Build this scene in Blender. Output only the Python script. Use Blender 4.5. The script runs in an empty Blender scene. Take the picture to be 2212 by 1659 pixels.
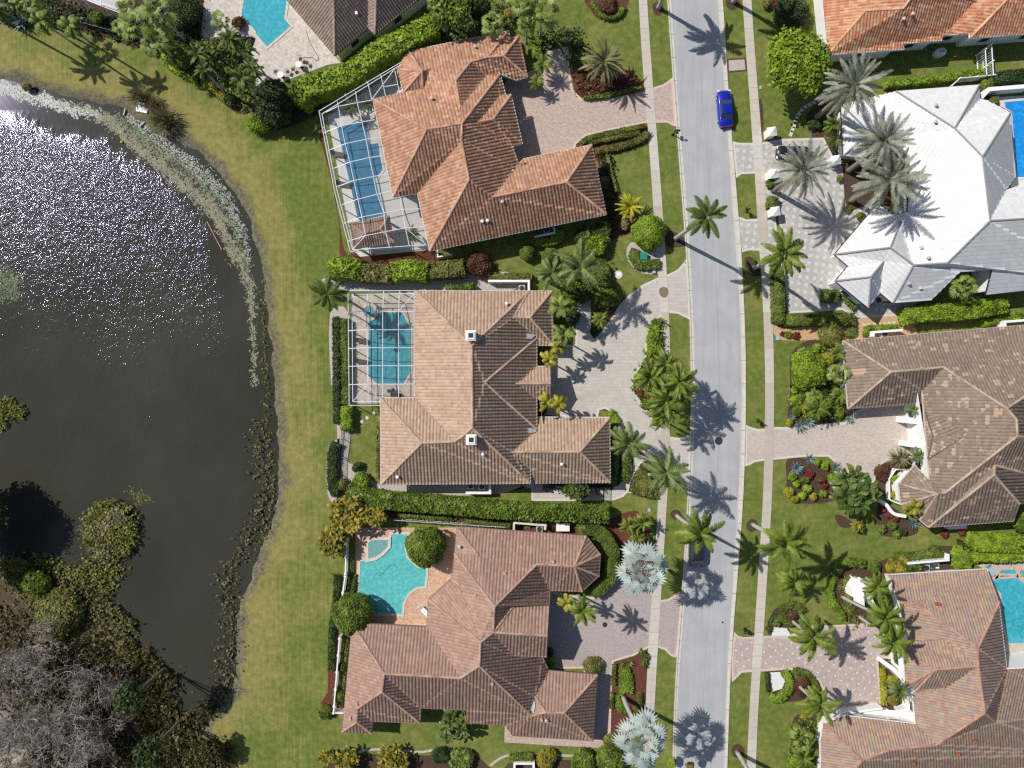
import bpy, bmesh, math, random
import numpy as np
from mathutils import Vector, Matrix
from mathutils.geometry import tessellate_polygon
R = math.radians
sc = bpy.context.scene
C = sc.collection
rnd = random.Random(7)
rng = np.random.default_rng(7)

# ------------------------------------------------------------------ camera
CAM_H = 90.0            # drone height in metres
PXM = 16.5              # photo units per metre on the ground
CX, CY = 1106.0, 829.5
cam = bpy.data.cameras.new('camera')
cam.sensor_width = 36.0
cam.lens = 18.0 * CAM_H / (CX / PXM)
cam.clip_start = 1.0
cam.clip_end = 3000.0
camo = bpy.data.objects.new('camera', cam)
camo.location = (0, 0, CAM_H)
C.objects.link(camo)
sc.camera = camo
# ------------------------------------------------------------------ light
SUN_EL = R(45.8)
SUN_DIR = Vector((-0.874 * math.cos(SUN_EL), 0.486 * math.cos(SUN_EL), math.sin(SUN_EL))).normalized()
sl = bpy.data.lights.new('sun', 'SUN')
sl.energy = 4.45
sl.angle = R(0.53)
sl.color = (1.0, 0.955, 0.89)
so = bpy.data.objects.new('sun', sl)
so.rotation_euler = SUN_DIR.to_track_quat('Z', 'Y').to_euler()
so.location = (-60, 40, 80)
C.objects.link(so)
w = bpy.data.worlds.new('World')
sc.world = w
w.use_nodes = True
nt = w.node_tree
sky = nt.nodes.new('ShaderNodeTexSky')
sky.sky_type = 'NISHITA'
sky.sun_disc = False
sky.sun_elevation = SUN_EL
sky.sun_rotation = math.atan2(SUN_DIR.x, SUN_DIR.y)
nt.links.new(sky.outputs[0], nt.nodes['Background'].inputs[0])
nt.nodes['Background'].inputs[1].default_value = 0.078
sc.view_settings.view_transform = 'Standard'
sc.view_settings.look = 'None'
sc.view_settings.exposure = 0.12
sc.view_settings.gamma = 1.0
sc.cycles.max_bounces = 6
sc.cycles.transparent_max_bounces = 12
sc.cycles.sample_clamp_indirect = 4.0
sc.cycles.filter_width = 1.35
sc.cycles.use_denoising = False

# ------------------------------------------------------------------ helpers
def P(p, z=0.0):
    k = (1 - z / CAM_H) / PXM
    return ((p[0] - CX) * k, (CY - p[1]) * k, z)

def q(s):
    """points read from sixteen enlarged views of the site plan -> plan units"""
    out, cur = [], None
    for tok in s.split():
        if ':' in tok:
            t, tok = tok.split(':')
            cur = t
        u, v = map(float, tok.split(','))
        if cur == 'V':
            out.append((u, v))
        else:
            out.append((553 * int(cur[0]) + u / 4, 414.75 * int(cur[1]) + v / 4))
    return out

def tag(o, label=None, cat=None, group=None, kind=None):
    if label: o['label'] = label
    if cat: o['category'] = cat
    if group: o['group'] = group
    if kind: o['kind'] = kind
    return o

def link(name, data, parent=None, loc=None, rz=0.0):
    o = bpy.data.objects.new(name, data)
    C.objects.link(o)
    if loc is not None: o.location = loc
    if rz: o.rotation_euler = (0, 0, rz)
    if parent is not None: o.parent = parent
    return o

def thing(name, label, cat, loc, rz=0.0, group=None):
    return tag(link(name, None, None, loc, rz), label, cat, group)

def mesh_np(name, V, F, mat=None, smooth=False, uv=None):
    """V (n,3); F list of (m,k) int arrays"""
    if not isinstance(F, list): F = [F]
    F = [np.asarray(f, dtype=np.int32) for f in F if len(f)]
    me = bpy.data.meshes.new(name)
    V = np.asarray(V, dtype=np.float32)
    me.vertices.add(len(V))
    me.vertices.foreach_set('co', V.ravel())
    loops = np.concatenate([f.ravel() for f in F])
    tot = np.concatenate([np.full(len(f), f.shape[1], dtype=np.int32) for f in F])
    st = np.concatenate([[0], np.cumsum(tot)[:-1]]).astype(np.int32)
    me.loops.add(len(loops))
    me.loops.foreach_set('vertex_index', loops.astype(np.int32))
    me.polygons.add(len(tot))
    me.polygons.foreach_set('loop_start', st)
    me.polygons.foreach_set('loop_total', tot)
    if smooth: me.polygons.foreach_set('use_smooth', np.ones(len(tot), dtype=bool))
    me.update(calc_edges=True)
    if uv is not None:
        l = me.uv_layers.new(name='UVMap')
        l.data.foreach_set('uv', np.asarray(uv, dtype=np.float32)[loops].ravel())
    if mat: me.materials.append(mat)
    return me

class MB:
    """collects boxes, tubes and polygons into one mesh"""
    def __init__(s): s.v = []; s.f = []
    def add(s, v, f):
        b = len(s.v); s.v += [tuple(x) for x in v]; s.f += [tuple(b + i for i in x) for x in f]
    def box(s, c, d, rz=0.0, taper=1.0):
        x, y, z = d[0] / 2, d[1] / 2, d[2] / 2
        cr, sr = math.cos(rz), math.sin(rz)
        vs = []
        for sz, t in ((-1, 1.0), (1, taper)):
            for sx, sy in ((-1, -1), (1, -1), (1, 1), (-1, 1)):
                a, b = sx * x * t, sy * y * t
                vs.append((c[0] + a * cr - b * sr, c[1] + a * sr + b * cr, c[2] + sz * z))
        s.add(vs, [(3, 2, 1, 0), (4, 5, 6, 7), (0, 1, 5, 4), (1, 2, 6, 5), (2, 3, 7, 6), (3, 0, 4, 7)])
        return s
    def bar(s, a, b, w=0.05, h=None):
        a, b = Vector(a), Vector(b); d = b - a
        if d.length < 1e-5: return s
        d.normalize()
        up = Vector((0, 0, 1)) if abs(d.z) < 0.95 else Vector((1, 0, 0))
        sx = d.cross(up).normalized() * (w / 2); u = sx.cross(d).normalized() * ((h or w) / 2)
        vs = [a - sx - u, a + sx - u, a + sx + u, a - sx + u, b - sx - u, b + sx - u, b + sx + u, b - sx + u]
        s.add(vs, [(3, 2, 1, 0), (4, 5, 6, 7), (0, 1, 5, 4), (1, 2, 6, 5), (2, 3, 7, 6), (3, 0, 4, 7)])
        return s
    def tube(s, pts, rad, n=8, cap=True):
        pts = [Vector(p) for p in pts]; m = len(pts)
        rad = rad if hasattr(rad, '__len__') else [rad] * m
        vs = []
        for i, p in enumerate(pts):
            d = (pts[min(i + 1, m - 1)] - pts[max(i - 1, 0)]).normalized()
            up = Vector((0, 0, 1)) if abs(d.z) < 0.9 else Vector((1, 0, 0))
            a = d.cross(up).normalized(); b = d.cross(a).normalized()
            for k in range(n):
                t = 2 * math.pi * k / n
                vs.append(p + a * math.cos(t) * rad[i] + b * math.sin(t) * rad[i])
        fs = [(i * n + k, i * n + (k + 1) % n, (i + 1) * n + (k + 1) % n, (i + 1) * n + k) for i in range(m - 1) for k in range(n)]
        if cap: fs += [tuple(range(n))[::-1], tuple((m - 1) * n + k for k in range(n))]
        s.add(vs, fs); return s
    def lathe(s, c, prof, n=16):
        vs = [(c[0] + r * math.cos(2 * math.pi * k / n), c[1] + r * math.sin(2 * math.pi * k / n), c[2] + z) for r, z in prof for k in range(n)]
        m = len(prof)
        fs = [(i * n + k, i * n + (k + 1) % n, (i + 1) * n + (k + 1) % n, (i + 1) * n + k) for i in range(m - 1) for k in range(n)]
        fs += [tuple(range(n))[::-1], tuple((m - 1) * n + k for k in range(n))]
        s.add(vs, fs); return s
    def prism(s, poly, z0, z1, top=True, bottom=False):
        """poly = world xy list"""
        poly = ccw(poly)
        n = len(poly)
        vs = [(x, y, z0) for x, y in poly] + [(x, y, z1) for x, y in poly]
        fs = [(i, (i + 1) % n, n + (i + 1) % n, n + i) for i in range(n)]
        tri = tessellate_polygon([[Vector((x, y, 0)) for x, y in poly]])
        for t in tri:
            a, b, c = [Vector(poly[i] + (0,)) if isinstance(poly[i], tuple) else Vector((*poly[i], 0)) for i in t]
            t = t if (b - a).cross(c - a).z > 0 else t[::-1]
            if top: fs.append(tuple(n + i for i in t))
            if bottom: fs.append(tuple(t[::-1]))
        s.add(vs, fs); return s
    def ring(s, poly, wd, z0, z1):
        """a band of width wd outside poly"""
        poly = ccw(poly); out = offset(poly, wd); n = len(poly)
        vs = [(x, y, z0) for x, y in poly] + [(x, y, z1) for x, y in poly] + [(x, y, z0) for x, y in out] + [(x, y, z1) for x, y in out]
        fs = []
        for i in range(n):
            j = (i + 1) % n
            fs += [(i, n + i, n + j, j), (n + i, 3 * n + i, 3 * n + j, n + j), (3 * n + i, 2 * n + i, 2 * n + j, 3 * n + j)]
        s.add(vs, fs); return s
    def build(s, name, mat, parent=None, loc=None, rz=0.0, smooth=False):
        used = sorted({i for f in s.f for i in f})
        if len(used) < len(s.v):
            mp = {o: n for n, o in enumerate(used)}
            s.v = [s.v[i] for i in used]; s.f = [tuple(mp[i] for i in f) for f in s.f]
        me = bpy.data.meshes.new(name)
        me.from_pydata(s.v, [], s.f); me.update()
        if smooth:
            me.polygons.foreach_set('use_smooth', [True] * len(me.polygons))
        me.materials.append(mat)
        return link(name, me, parent, loc, rz)

def area(poly):
    return 0.5 * sum(poly[i][0] * poly[(i + 1) % len(poly)][1] - poly[(i + 1) % len(poly)][0] * poly[i][1] for i in range(len(poly)))
def ccw(poly):
    poly = [tuple(p[:2]) for p in poly]
    return poly if area(poly) > 0 else poly[::-1]
def offset(poly, d):
    """offset a ccw polygon outwards by d"""
    out = []; n = len(poly)
    for i in range(n):
        p0, p1, p2 = Vector(poly[i - 1]), Vector(poly[i]), Vector(poly[(i + 1) % n])
        a = (p1 - p0); b = (p2 - p1)
        if a.length < 1e-6 or b.length < 1e-6: out.append(tuple(p1)); continue
        a.normalize(); b.normalize()
        na = Vector((a.y, -a.x)); nb = Vector((b.y, -b.x))
        m = na + nb
        if m.length < 0.2: m = na
        m.normalize()
        k = max(m.dot(na), 0.35)
        out.append(tuple(p1 + m * (d / k)))
    return out
def smooth_line(pts, n=4, closed=False):
    """Catmull-Rom through pts"""
    out = []; m = len(pts)
    rngi = range(m if closed else m - 1)
    for i in rngi:
        g = lambda k: pts[k % m] if closed else pts[min(max(k, 0), m - 1)]
        p0, p1, p2, p3 = g(i - 1), g(i), g(i + 1), g(i + 2)
        for j in range(n):
            t = j / n
            out.append(tuple(0.5 * ((2 * p1[c]) + (-p0[c] + p2[c]) * t + (2 * p0[c] - 5 * p1[c] + 4 * p2[c] - p3[c]) * t * t + (-p0[c] + 3 * p1[c] - 3 * p2[c] + p3[c]) * t ** 3) for c in range(len(p1))))
    if not closed: out.append(tuple(pts[-1]))
    return out
def xy(pts, z=0.0): return [P(p, z)[:2] for p in pts]
def inside(X, Y, poly):
    r = np.zeros(X.shape, bool); n = len(poly)
    for i in range(n):
        x0, y0 = poly[i][:2]; x1, y1 = poly[(i + 1) % n][:2]
        if y0 == y1: continue
        c = ((y0 > Y) != (y1 > Y)) & (X < (x1 - x0) * (Y - y0) / (y1 - y0) + x0)
        r ^= c
    return r
def dist_poly(X, Y, poly, closed=True):
    d = np.full(X.shape, 1e9); n = len(poly)
    for i in range(n if closed else n - 1):
        x0, y0 = poly[i][:2]; x1, y1 = poly[(i + 1) % n][:2]
        L = (x1 - x0) ** 2 + (y1 - y0) ** 2 + 1e-9
        t = np.clip(((X - x0) * (x1 - x0) + (Y - y0) * (y1 - y0)) / L, 0, 1)
        d = np.minimum(d, np.hypot(X - x0 - t * (x1 - x0), Y - y0 - t * (y1 - y0)))
    return d
def strip(pts, wd):
    """a band of width wd (plan units) along pts"""
    L, Rr = [], []
    for i, p in enumerate(pts):
        a, b = pts[max(i - 1, 0)], pts[min(i + 1, len(pts) - 1)]
        dx, dy = b[0] - a[0], b[1] - a[1]; l = math.hypot(dx, dy) or 1
        w_ = wd[i] if hasattr(wd, '__len__') else wd
        L.append((p[0] - dy / l * w_ / 2, p[1] + dx / l * w_ / 2)); Rr.append((p[0] + dy / l * w_ / 2, p[1] - dx / l * w_ / 2))
    return L + Rr[::-1]

# ------------------------------------------------------------------ materials
class N:
    """small node-tree writer"""
    def __init__(s, name, rough=0.8, spec=0.3):
        s.m = bpy.data.materials.new(name); s.m.use_nodes = True
        s.t = s.m.node_tree; s.b = s.t.nodes['Principled BSDF']
        s.b.inputs['Roughness'].default_value = rough
        s.b.inputs['Specular IOR Level'].default_value = spec
    def n(s, typ, **k):
        x = s.t.nodes.new(typ)
        for a, v in k.items(): setattr(x, a, v)
        return x
    def l(s, a, b): s.t.links.new(a, b)
    def pos(s):
        return s.n('ShaderNodeNewGeometry').outputs['Position']
    def obj(s): return s.n('ShaderNodeTexCoord').outputs['Object']
    def uv(s): return s.n('ShaderNodeTexCoord').outputs['UV']
    def noise(s, vec, scale, detail=3.0, rough=0.55, stretch=None):
        if stretch:
            mp = s.n('ShaderNodeMapping'); s.l(vec, mp.inputs[0]); mp.inputs['Scale'].default_value = stretch
            if len(stretch) > 3: pass
            vec = mp.outputs[0]
        x = s.n('ShaderNodeTexNoise'); x.inputs['Scale'].default_value = scale
        x.inputs['Detail'].default_value = detail; x.inputs['Roughness'].default_value = rough
        s.l(vec, x.inputs['Vector']); return x.outputs['Fac']
    def ramp(s, fac, stops, interp='LINEAR'):
        r = s.n('ShaderNodeValToRGB'); r.color_ramp.interpolation = interp
        els = r.color_ramp.elements
        while len(els) < len(stops): els.new(0.5)
        for e, (p_, c) in zip(els, stops):
            e.position = p_; e.color = (*c, 1) if len(c) == 3 else c
        s.l(fac, r.inputs[0]); return r.outputs[0]
    def mix(s, fac, a, b, mode='MIX'):
        x = s.n('ShaderNodeMix', data_type='RGBA', blend_type=mode)
        for i, v in ((0, fac), (6, a), (7, b)):
            if isinstance(v, (int, float)): x.inputs[i].default_value = v
            elif isinstance(v, tuple): x.inputs[i].default_value = (*v, 1)
            else: s.l(v, x.inputs[i])
        return x.outputs[2]
    def math(s, op, a, b=None, c=None):
        x = s.n('ShaderNodeMath', operation=op)
        for i, v in enumerate((a, b, c)):
            if v is None: continue
            if isinstance(v, (int, float)): x.inputs[i].default_value = v
            else: s.l(v, x.inputs[i])
        return x.outputs[0]
    def bump(s, h, strength=0.5, dist=0.05):
        x = s.n('ShaderNodeBump'); x.inputs['Strength'].default_value = strength; x.inputs['Distance'].default_value = dist
        s.l(h, x.inputs['Height']); s.l(x.outputs[0], s.b.inputs['Normal']); return x
    def col(s, c):
        if isinstance(c, tuple): s.b.inputs['Base Color'].default_value = (*c, 1)
        else: s.l(c, s.b.inputs['Base Color'])
        return s
    def rand(s): return s.n('ShaderNodeNewGeometry').outputs['Random Per Island']

def plain(name, c, rough=0.6, spec=0.4, var=0.12, scale=1.5, metal=0.0):
    m = N(name, rough, spec); p_ = m.pos()
    f = m.noise(p_, scale, 4)
    f2 = m.noise(p_, scale * 9, 3)
    f = m.math('ADD', m.math('MULTIPLY', f, 0.6), m.math('MULTIPLY', f2, 0.4))
    m.col(m.ramp(f, [(0.3, tuple(x * (1 - var) for x in c)), (0.7, tuple(min(1, x * (1 + var)) for x in c))]))
    m.b.inputs['Metallic'].default_value = metal
    return m.m

def leafmat(name, cols, trans=0.3, rough=0.5):
    """foliage: every leaf its own tone"""
    m = N(name, rough, 0.35)
    n_ = len(cols)
    c1 = m.ramp(m.rand(), [((i + 0.5) / n_, c) for i, c in enumerate(cols)])
    big = m.noise(m.pos(), 0.9, 3)
    c = m.mix(0.55, c1, m.ramp(big, [(0.36, tuple(x * 0.6 for x in cols[0])), (0.64, tuple(min(1, x * 1.35) for x in cols[-1]))]), 'MIX')
    m.col(c)
    tr = m.n('ShaderNodeBsdfTranslucent'); m.l(c, tr.inputs[0])
    mx = m.n('ShaderNodeMixShader'); mx.inputs[0].default_value = trans
    out = m.t.nodes['Material Output']
    m.l(m.b.outputs[0], mx.inputs[1]); m.l(tr.outputs[0], mx.inputs[2]); m.l(mx.outputs[0], out.inputs[0])
    return m.m

def rooftile(name, cols, dark, rows=0.42, period=0.42, patch=None, rough=0.75, gap=0.0):
    """per-tile tones read from the roof's own uv (metres along and up the slope)"""
    m = N(name, rough, 0.25)
    uv = m.uv()
    sep = m.n('ShaderNodeSeparateXYZ'); m.l(uv, sep.inputs[0])
    fx = m.math('FLOOR', m.math('DIVIDE', sep.outputs[0], period))
    fy = m.math('FLOOR', m.math('DIVIDE', sep.outputs[1], rows))
    cb = m.n('ShaderNodeCombineXYZ'); m.l(fx, cb.inputs[0]); m.l(fy, cb.inputs[1])
    wn = m.n('ShaderNodeTexWhiteNoise', noise_dimensions='3D'); m.l(cb.outputs[0], wn.inputs[0])
    n_ = len(cols)
    c = m.ramp(wn.outputs[0], [((i + 0.5) / n_, x) for i, x in enumerate(cols)])
    big = m.noise(m.pos(), 0.35, 5, 0.6)
    c = m.mix(m.ramp(big, [(0.4, (0, 0, 0)), (0.75, (0.55, 0.55, 0.55))]), c, dark)
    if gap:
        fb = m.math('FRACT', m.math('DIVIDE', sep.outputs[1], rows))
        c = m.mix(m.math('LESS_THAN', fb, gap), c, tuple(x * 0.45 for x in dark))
    fine = m.noise(m.pos(), 9, 3)
    c = m.mix(0.35, c, m.ramp(fine, [(0.3, (0.45, 0.45, 0.45)), (0.7, (1, 1, 1))]), 'MULTIPLY')
    if patch:
        # newer replacement tiles, in clusters
        cl = m.noise(m.pos(), 0.16, 2)
        cb2 = m.n('ShaderNodeCombineXYZ'); m.l(m.math('FLOOR', m.math('DIVIDE', sep.outputs[0], period * 2)), cb2.inputs[0]); m.l(fy, cb2.inputs[1])
        w2 = m.n('ShaderNodeTexWhiteNoise', noise_dimensions='3D'); m.l(cb2.outputs[0], w2.inputs[0])
        nn = m.noise(m.pos(), 0.7, 2)
        thr = m.math('ADD', m.math('MULTIPLY', nn, 1.0), m.math('MULTIPLY', w2.outputs[0], 0.75))
        c = m.mix(m.math('GREATER_THAN', thr, 1.20), c, patch)
    m.col(c)
    return m.m

M = {}
M['concrete'] = plain('concrete', (0.55, 0.505, 0.445), 0.85, 0.2, 0.1, 0.8)
M['white'] = plain('white_paint', (0.78, 0.78, 0.77), 0.5, 0.4, 0.05)
M['stucco'] = plain('cream_stucco', (0.62, 0.57, 0.48), 0.85, 0.2, 0.06)
M['whitestucco'] = plain('white_stucco', (0.78, 0.78, 0.76), 0.85, 0.2, 0.05)
M['frame'] = plain('screen_frame_white', (0.62, 0.62, 0.68), 0.4, 0.5, 0.04)
M['black'] = plain('black_metal', (0.012, 0.012, 0.014), 0.35, 0.5, 0.2)
M['dark'] = plain('dark_bronze', (0.035, 0.032, 0.03), 0.45, 0.5, 0.2)
M['metal'] = plain('galvanised_metal', (0.42, 0.44, 0.46), 0.4, 0.6, 0.12)
M['glass'] = plain('dark_window_glass', (0.03, 0.045, 0.055), 0.08, 0.8, 0.1)
M['bark'] = plain('palm_bark', (0.22, 0.18, 0.13), 0.9, 0.15, 0.35, 6)
M['greybark'] = plain('smooth_grey_palm_bark', (0.42, 0.40, 0.36), 0.8, 0.2, 0.22, 3)

M['stone'] = plain('pale_stone', (0.55, 0.50, 0.43), 0.85, 0.2, 0.2, 2)
M['rubber'] = plain('tyre_rubber', (0.02, 0.02, 0.02), 0.8, 0.2)
M['teal'] = plain('green_cabinet_paint', (0.01, 0.22, 0.17), 0.45, 0.5, 0.08)
M['bluegrey'] = plain('blue_grey_plastic', (0.32, 0.42, 0.46), 0.5, 0.4, 0.08)
M['terracotta_pot'] = plain('red_clay', (0.32, 0.09, 0.04), 0.8, 0.2, 0.2)
M['redfurn'] = plain('faded_terracotta_vent', (0.55, 0.30, 0.20), 0.7, 0.2, 0.15)
# ------------------------------------------------------------------ ground sheet
WATER_Z = -0.30
lake = [(-300, 150), (-80, 170), (0, 173), (50, 185), (125, 207), (200, 225), (262, 235), (288, 262), (337, 288), (375, 303), (425, 333),
        (462, 370), (500, 415), (524, 455), (540, 510), (556, 560), (564, 620), (570, 680), (578, 740), (585, 830), (590, 900),
        (594, 950), (594, 1050), (588, 1110), (570, 1150), (548, 1210), (530, 1260), (512, 1300), (503, 1350), (503, 1430),
        (497, 1490), (470, 1524), (445, 1545), (420, 1562), (370, 1560), (335, 1490), (300, 1440), (290, 1390), (262, 1345), (230, 1330),
        (180, 1335), (120, 1310), (70, 1270), (20, 1225), (-80, 1190), (-300, 1150)]
lakeW = xy(lake)
litter = xy([(-300, 1190), (0, 1225), (40, 1260), (90, 1320), (150, 1370), (250, 1380), (300, 1450), (345, 1520), (380, 1580), (450, 1600), (500, 1640), (490, 1760), (-300, 1900)])
gx = np.concatenate([[-900, -300, -150, -100], np.arange(-80, 80.01, 0.5), [100, 150, 300, 900]])
gy = np.concatenate([[-900, -300, -120, -80], np.arange(-62, 62.01, 0.5), [80, 120, 300, 900]])
GX, GY = np.meshgrid(gx, gy)
def wob(X, Y, s=1.0, seed=0):
    return (np.sin(X * 0.9 * s + 1.3 + seed) * np.cos(Y * 1.1 * s - seed) + 0.6 * np.sin(X * 2.3 * s + Y * 1.7 * s + seed) + 0.4 * np.sin(Y * 3.9 * s - X * 2.9 * s)) / 2
dl = dist_poly(GX, GY, lakeW)
inl = inside(GX, GY, lakeW)
sd = np.where(inl, -dl, dl) + 0.35 * wob(GX, GY, 1.2)
GZ = np.where(sd > 1.6, 0.0, np.where(sd < -2.5, -1.4, -1.4 + 1.4 * (1 - np.cos((sd + 2.5) / 4.1 * np.pi)) / 2))
Vx = GX * PXM + CX
def smst(a, b, x): t = np.clip((x - a) / (b - a), 0, 1); return t * t * (3 - 2 * t)
mud = (1 - smst(0.2, 3.0, sd + 0.5 * wob(GX, GY, 0.7, 3)))
near = 1 - smst(2.8, 8.5, sd + 1.2 * wob(GX, GY, 0.35, 1))
dry = np.clip(near * 0.68 + 0.27 + 0.25 * wob(GX, GY, 0.28, 5), 0, 1) * (GX < -20)
dry = np.maximum(dry, np.where(GX < -20, 0.28, 0.20) + 0.2 * wob(GX, GY, 0.22, 2))
# lusher strip behind the first screened pool
lush = np.exp(-(((GX + 26.5) / 3.0) ** 2 + ((GY - 27) / 13) ** 2))
dry = np.clip(dry - 0.75 * lush, 0, 1)
dli = dist_poly(GX, GY, litter); inli = inside(GX, GY, litter)
lit = smst(-1.2, 1.2, np.where(inli, dli, -dli) + 0.6 * wob(GX, GY, 0.8, 4))
sandy = smst(-1.0, 1.0, 4.5 - np.hypot(GX + 68, GY + 47) + wob(GX, GY, 0.9, 6))
n0, n1 = GX.shape
idx = np.arange(n0 * n1).reshape(n0, n1)
Fg = np.stack([idx[:-1, :-1], idx[:-1, 1:], idx[1:, 1:], idx[1:, :-1]], -1).reshape(-1, 4)
me = mesh_np('lawn_ground', np.stack([GX, GY, GZ], -1).reshape(-1, 3), Fg, smooth=True)
for nm, arr in (('dry', dry), ('mud', mud), ('litter', lit), ('sand', sandy), ('mow', 1.0 * (GX < -19) * (1 - smst(12, 18, sd)).clip(0.2, 1))):
    a = me.attributes.new(nm, 'FLOAT', 'POINT'); a.data.foreach_set('value', arr.astype(np.float32).ravel())
g = N('lawn_and_earth', 0.9, 0.15)
p_ = g.pos()
def attr(nm):
    x = g.n('ShaderNodeAttribute'); x.attribute_name = nm; return x.outputs['Fac']
n_big = g.noise(p_, 0.22, 4, 0.6)
n_mid = g.noise(p_, 1.3, 4, 0.6)
n_fine = g.noise(p_, 11, 4, 0.75)
green = g.ramp(n_mid, [(0.25, (0.086, 0.122, 0.024)), (0.5, (0.138, 0.176, 0.036)), (0.78, (0.215, 0.24, 0.065))])
straw = g.ramp(n_mid, [(0.25, (0.19, 0.18, 0.05)), (0.55, (0.28, 0.25, 0.085)), (0.8, (0.37, 0.32, 0.13))])
mowl = g.noise(p_, 2.2, 2, 0.5, stretch=(1.6, 0.06, 1))
dfac = g.math('ADD', attr('dry'), g.math('MULTIPLY', g.math('SUBTRACT', n_big, 0.5), 2.0))
dfac = g.math('ADD', dfac, g.math('MULTIPLY', g.math('MULTIPLY', g.math('SUBTRACT', mowl, 0.5), 1.5), attr('mow')))
dfac = g.math('ADD', dfac, g.math('MULTIPLY', g.math('SUBTRACT', n_fine, 0.5), 0.35))
cc = g.mix(g.ramp(dfac, [(0.12, (0, 0, 0)), (0.95, (1, 1, 1))]), green, straw)
mudc = g.ramp(g.noise(p_, 2.5, 5, 0.7), [(0.3, (0.07, 0.065, 0.038)), (0.5, (0.145, 0.132, 0.085)), (0.72, (0.25, 0.23, 0.165))])
mfac = g.math('ADD', attr('mud'), g.math('MULTIPLY', g.math('SUBTRACT', g.noise(p_, 1.6, 5, 0.7), 0.5), 1.3))
cc = g.mix(g.ramp(mfac, [(0.30, (0, 0, 0)), (0.80, (1, 1, 1))]), cc, mudc)
litc = g.ramp(g.noise(p_, 2.8, 7, 0.85), [(0.3, (0.03, 0.022, 0.014)), (0.5, (0.095, 0.068, 0.048)), (0.72, (0.20, 0.15, 0.115))])
cc = g.mix(attr('litter'), cc, litc)
cc = g.mix(attr('sand'), cc, g.ramp(g.noise(p_, 2.5, 5, 0.7), [(0.35, (0.30, 0.26, 0.20)), (0.65, (0.52, 0.47, 0.39))]))
cc = g.mix(0.6, cc, g.ramp(n_fine, [(0.3, (0.40, 0.40, 0.38)), (0.66, (1.15, 1.15, 1.1))]), 'MULTIPLY')
g.col(cc)
g.bump(n_fine, 0.7, 0.06)
me.materials.append(g.m)
tag(link('lawn_ground', me), kind='structure')

# ------------------------------------------------------------------ lake water
wx = np.arange(-190, -20, 1.0); wy = np.arange(-55, 52, 1.0)
WX, WY = np.meshgrid(wx, wy)
dlw = dist_poly(WX, WY, lakeW); inw = inside(WX, WY, lakeW)
near_top = smst(3.4, 6.5, dlw + 1.0 * wob(WX, WY, .5, 2))
right_calm = smst(1.0, 5.0, dlw + 0.8 * wob(WX, WY, .6, 5))
top_w = smst(2, 12, WY)
ruf = near_top * top_w + right_calm * (1 - top_w)
ruf *= 0.24 + 0.70 * smst(-20, 24, WY + 6 * wob(WX, WY, .16, 1) + 0.12 * (WX + 50))
strk = np.exp(-(((WX + 62 - 0.35 * (WY + 15)) / 2.2) ** 2)) + np.exp(-(((WX + 55 - 0.35 * (WY + 22)) / 2.6) ** 2))
ruf += 0.40 * strk * smst(-36, -26, WY) * (1 - smst(-8, 2, WY)) * inw
ruf = np.where(WX < -20, ruf, 0)
kq = np.arange(WX.size).reshape(WX.shape)
Fw = np.stack([kq[:-1, :-1], kq[:-1, 1:], kq[1:, 1:], kq[1:, :-1]], -1).reshape(-1, 4)
okv = (inw | (dlw < 2.2)).ravel()
Fw = Fw[okv[Fw].all(1)]
us, iv = np.unique(Fw, return_inverse=True)
wme = mesh_np('lake_water', np.stack([WX.ravel()[us], WY.ravel()[us], np.full(len(us), WATER_Z)], -1), iv.reshape(-1, 4))
at_ = wme.attributes.new('ruffle', 'FLOAT', 'POINT'); at_.data.foreach_set('value', ruf.ravel()[us].astype(np.float32))
wm = N('lake_water', 0.088, 0.4)
p_ = wm.pos()
wm.b.inputs['IOR'].default_value = 1.33
wm.b.inputs['Specular Tint'].default_value = (0.60, 0.57, 1.0, 1)  # violet of the blooming sun glints put into the reflection colour
deep = wm.noise(p_, 0.05, 4, 0.6)
wm.col(wm.ramp(deep, [(0.3, (0.032, 0.032, 0.022)), (0.7, (0.050, 0.051, 0.038))]))
ra = wm.n('ShaderNodeAttribute'); ra.attribute_name = 'ruffle'
h1 = wm.noise(p_, 0.9, 2, 0.5, stretch=(1.0, 0.7, 1))
h2 = wm.noise(p_, 3.1, 2, 0.6, stretch=(1.15, 0.62, 1))
h3 = wm.noise(p_, 6.5, 2, 0.6)
hh = wm.math('ADD', wm.math('MULTIPLY', h1, 0.085), wm.math('ADD', wm.math('MULTIPLY', h2, 0.062), wm.math('MULTIPLY', h3, 0.026)))
gust = wm.noise(p_, 0.12, 4, 0.6, stretch=(1, .5, 1))
hh = wm.math('MULTIPLY', hh, wm.math('MULTIPLY', ra.outputs['Fac'], wm.math('ADD', 0.72, wm.math('MULTIPLY', gust, 0.75))))
wv = wm.n('ShaderNodeTexWave'); wv.wave_type = 'RINGS'; wv.rings_direction = 'Z'
mp = wm.n('ShaderNodeMapping'); wm.l(p_, mp.inputs[0]); mp.inputs['Location'].default_value = (75, -30, 0)
wm.l(mp.outputs[0], wv.inputs[0]); wv.inputs['Scale'].default_value = 0.42; wv.inputs['Distortion'].default_value = 1.2; wv.inputs['Detail'].default_value = 1
hh = wm.math('ADD', hh, wm.math('MULTIPLY', wv.outputs['Fac'], 0.0006))
wm.bump(hh, 1.0, 1.0)
wme.materials.append(wm.m)
tag(link('lake_water', wme), kind='structure')

# ------------------------------------------------------------------ paved surfaces
def sheet(name, poly, z, mat, kind='structure', th=0.10, parent=None, label=None, cat=None):
    mb = MB(); mb.prism(xy(poly) if not isinstance(poly, np.ndarray) else poly, z - th, z)
    return tag(mb.build(name, mat, parent), label, cat, kind=kind)

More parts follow.
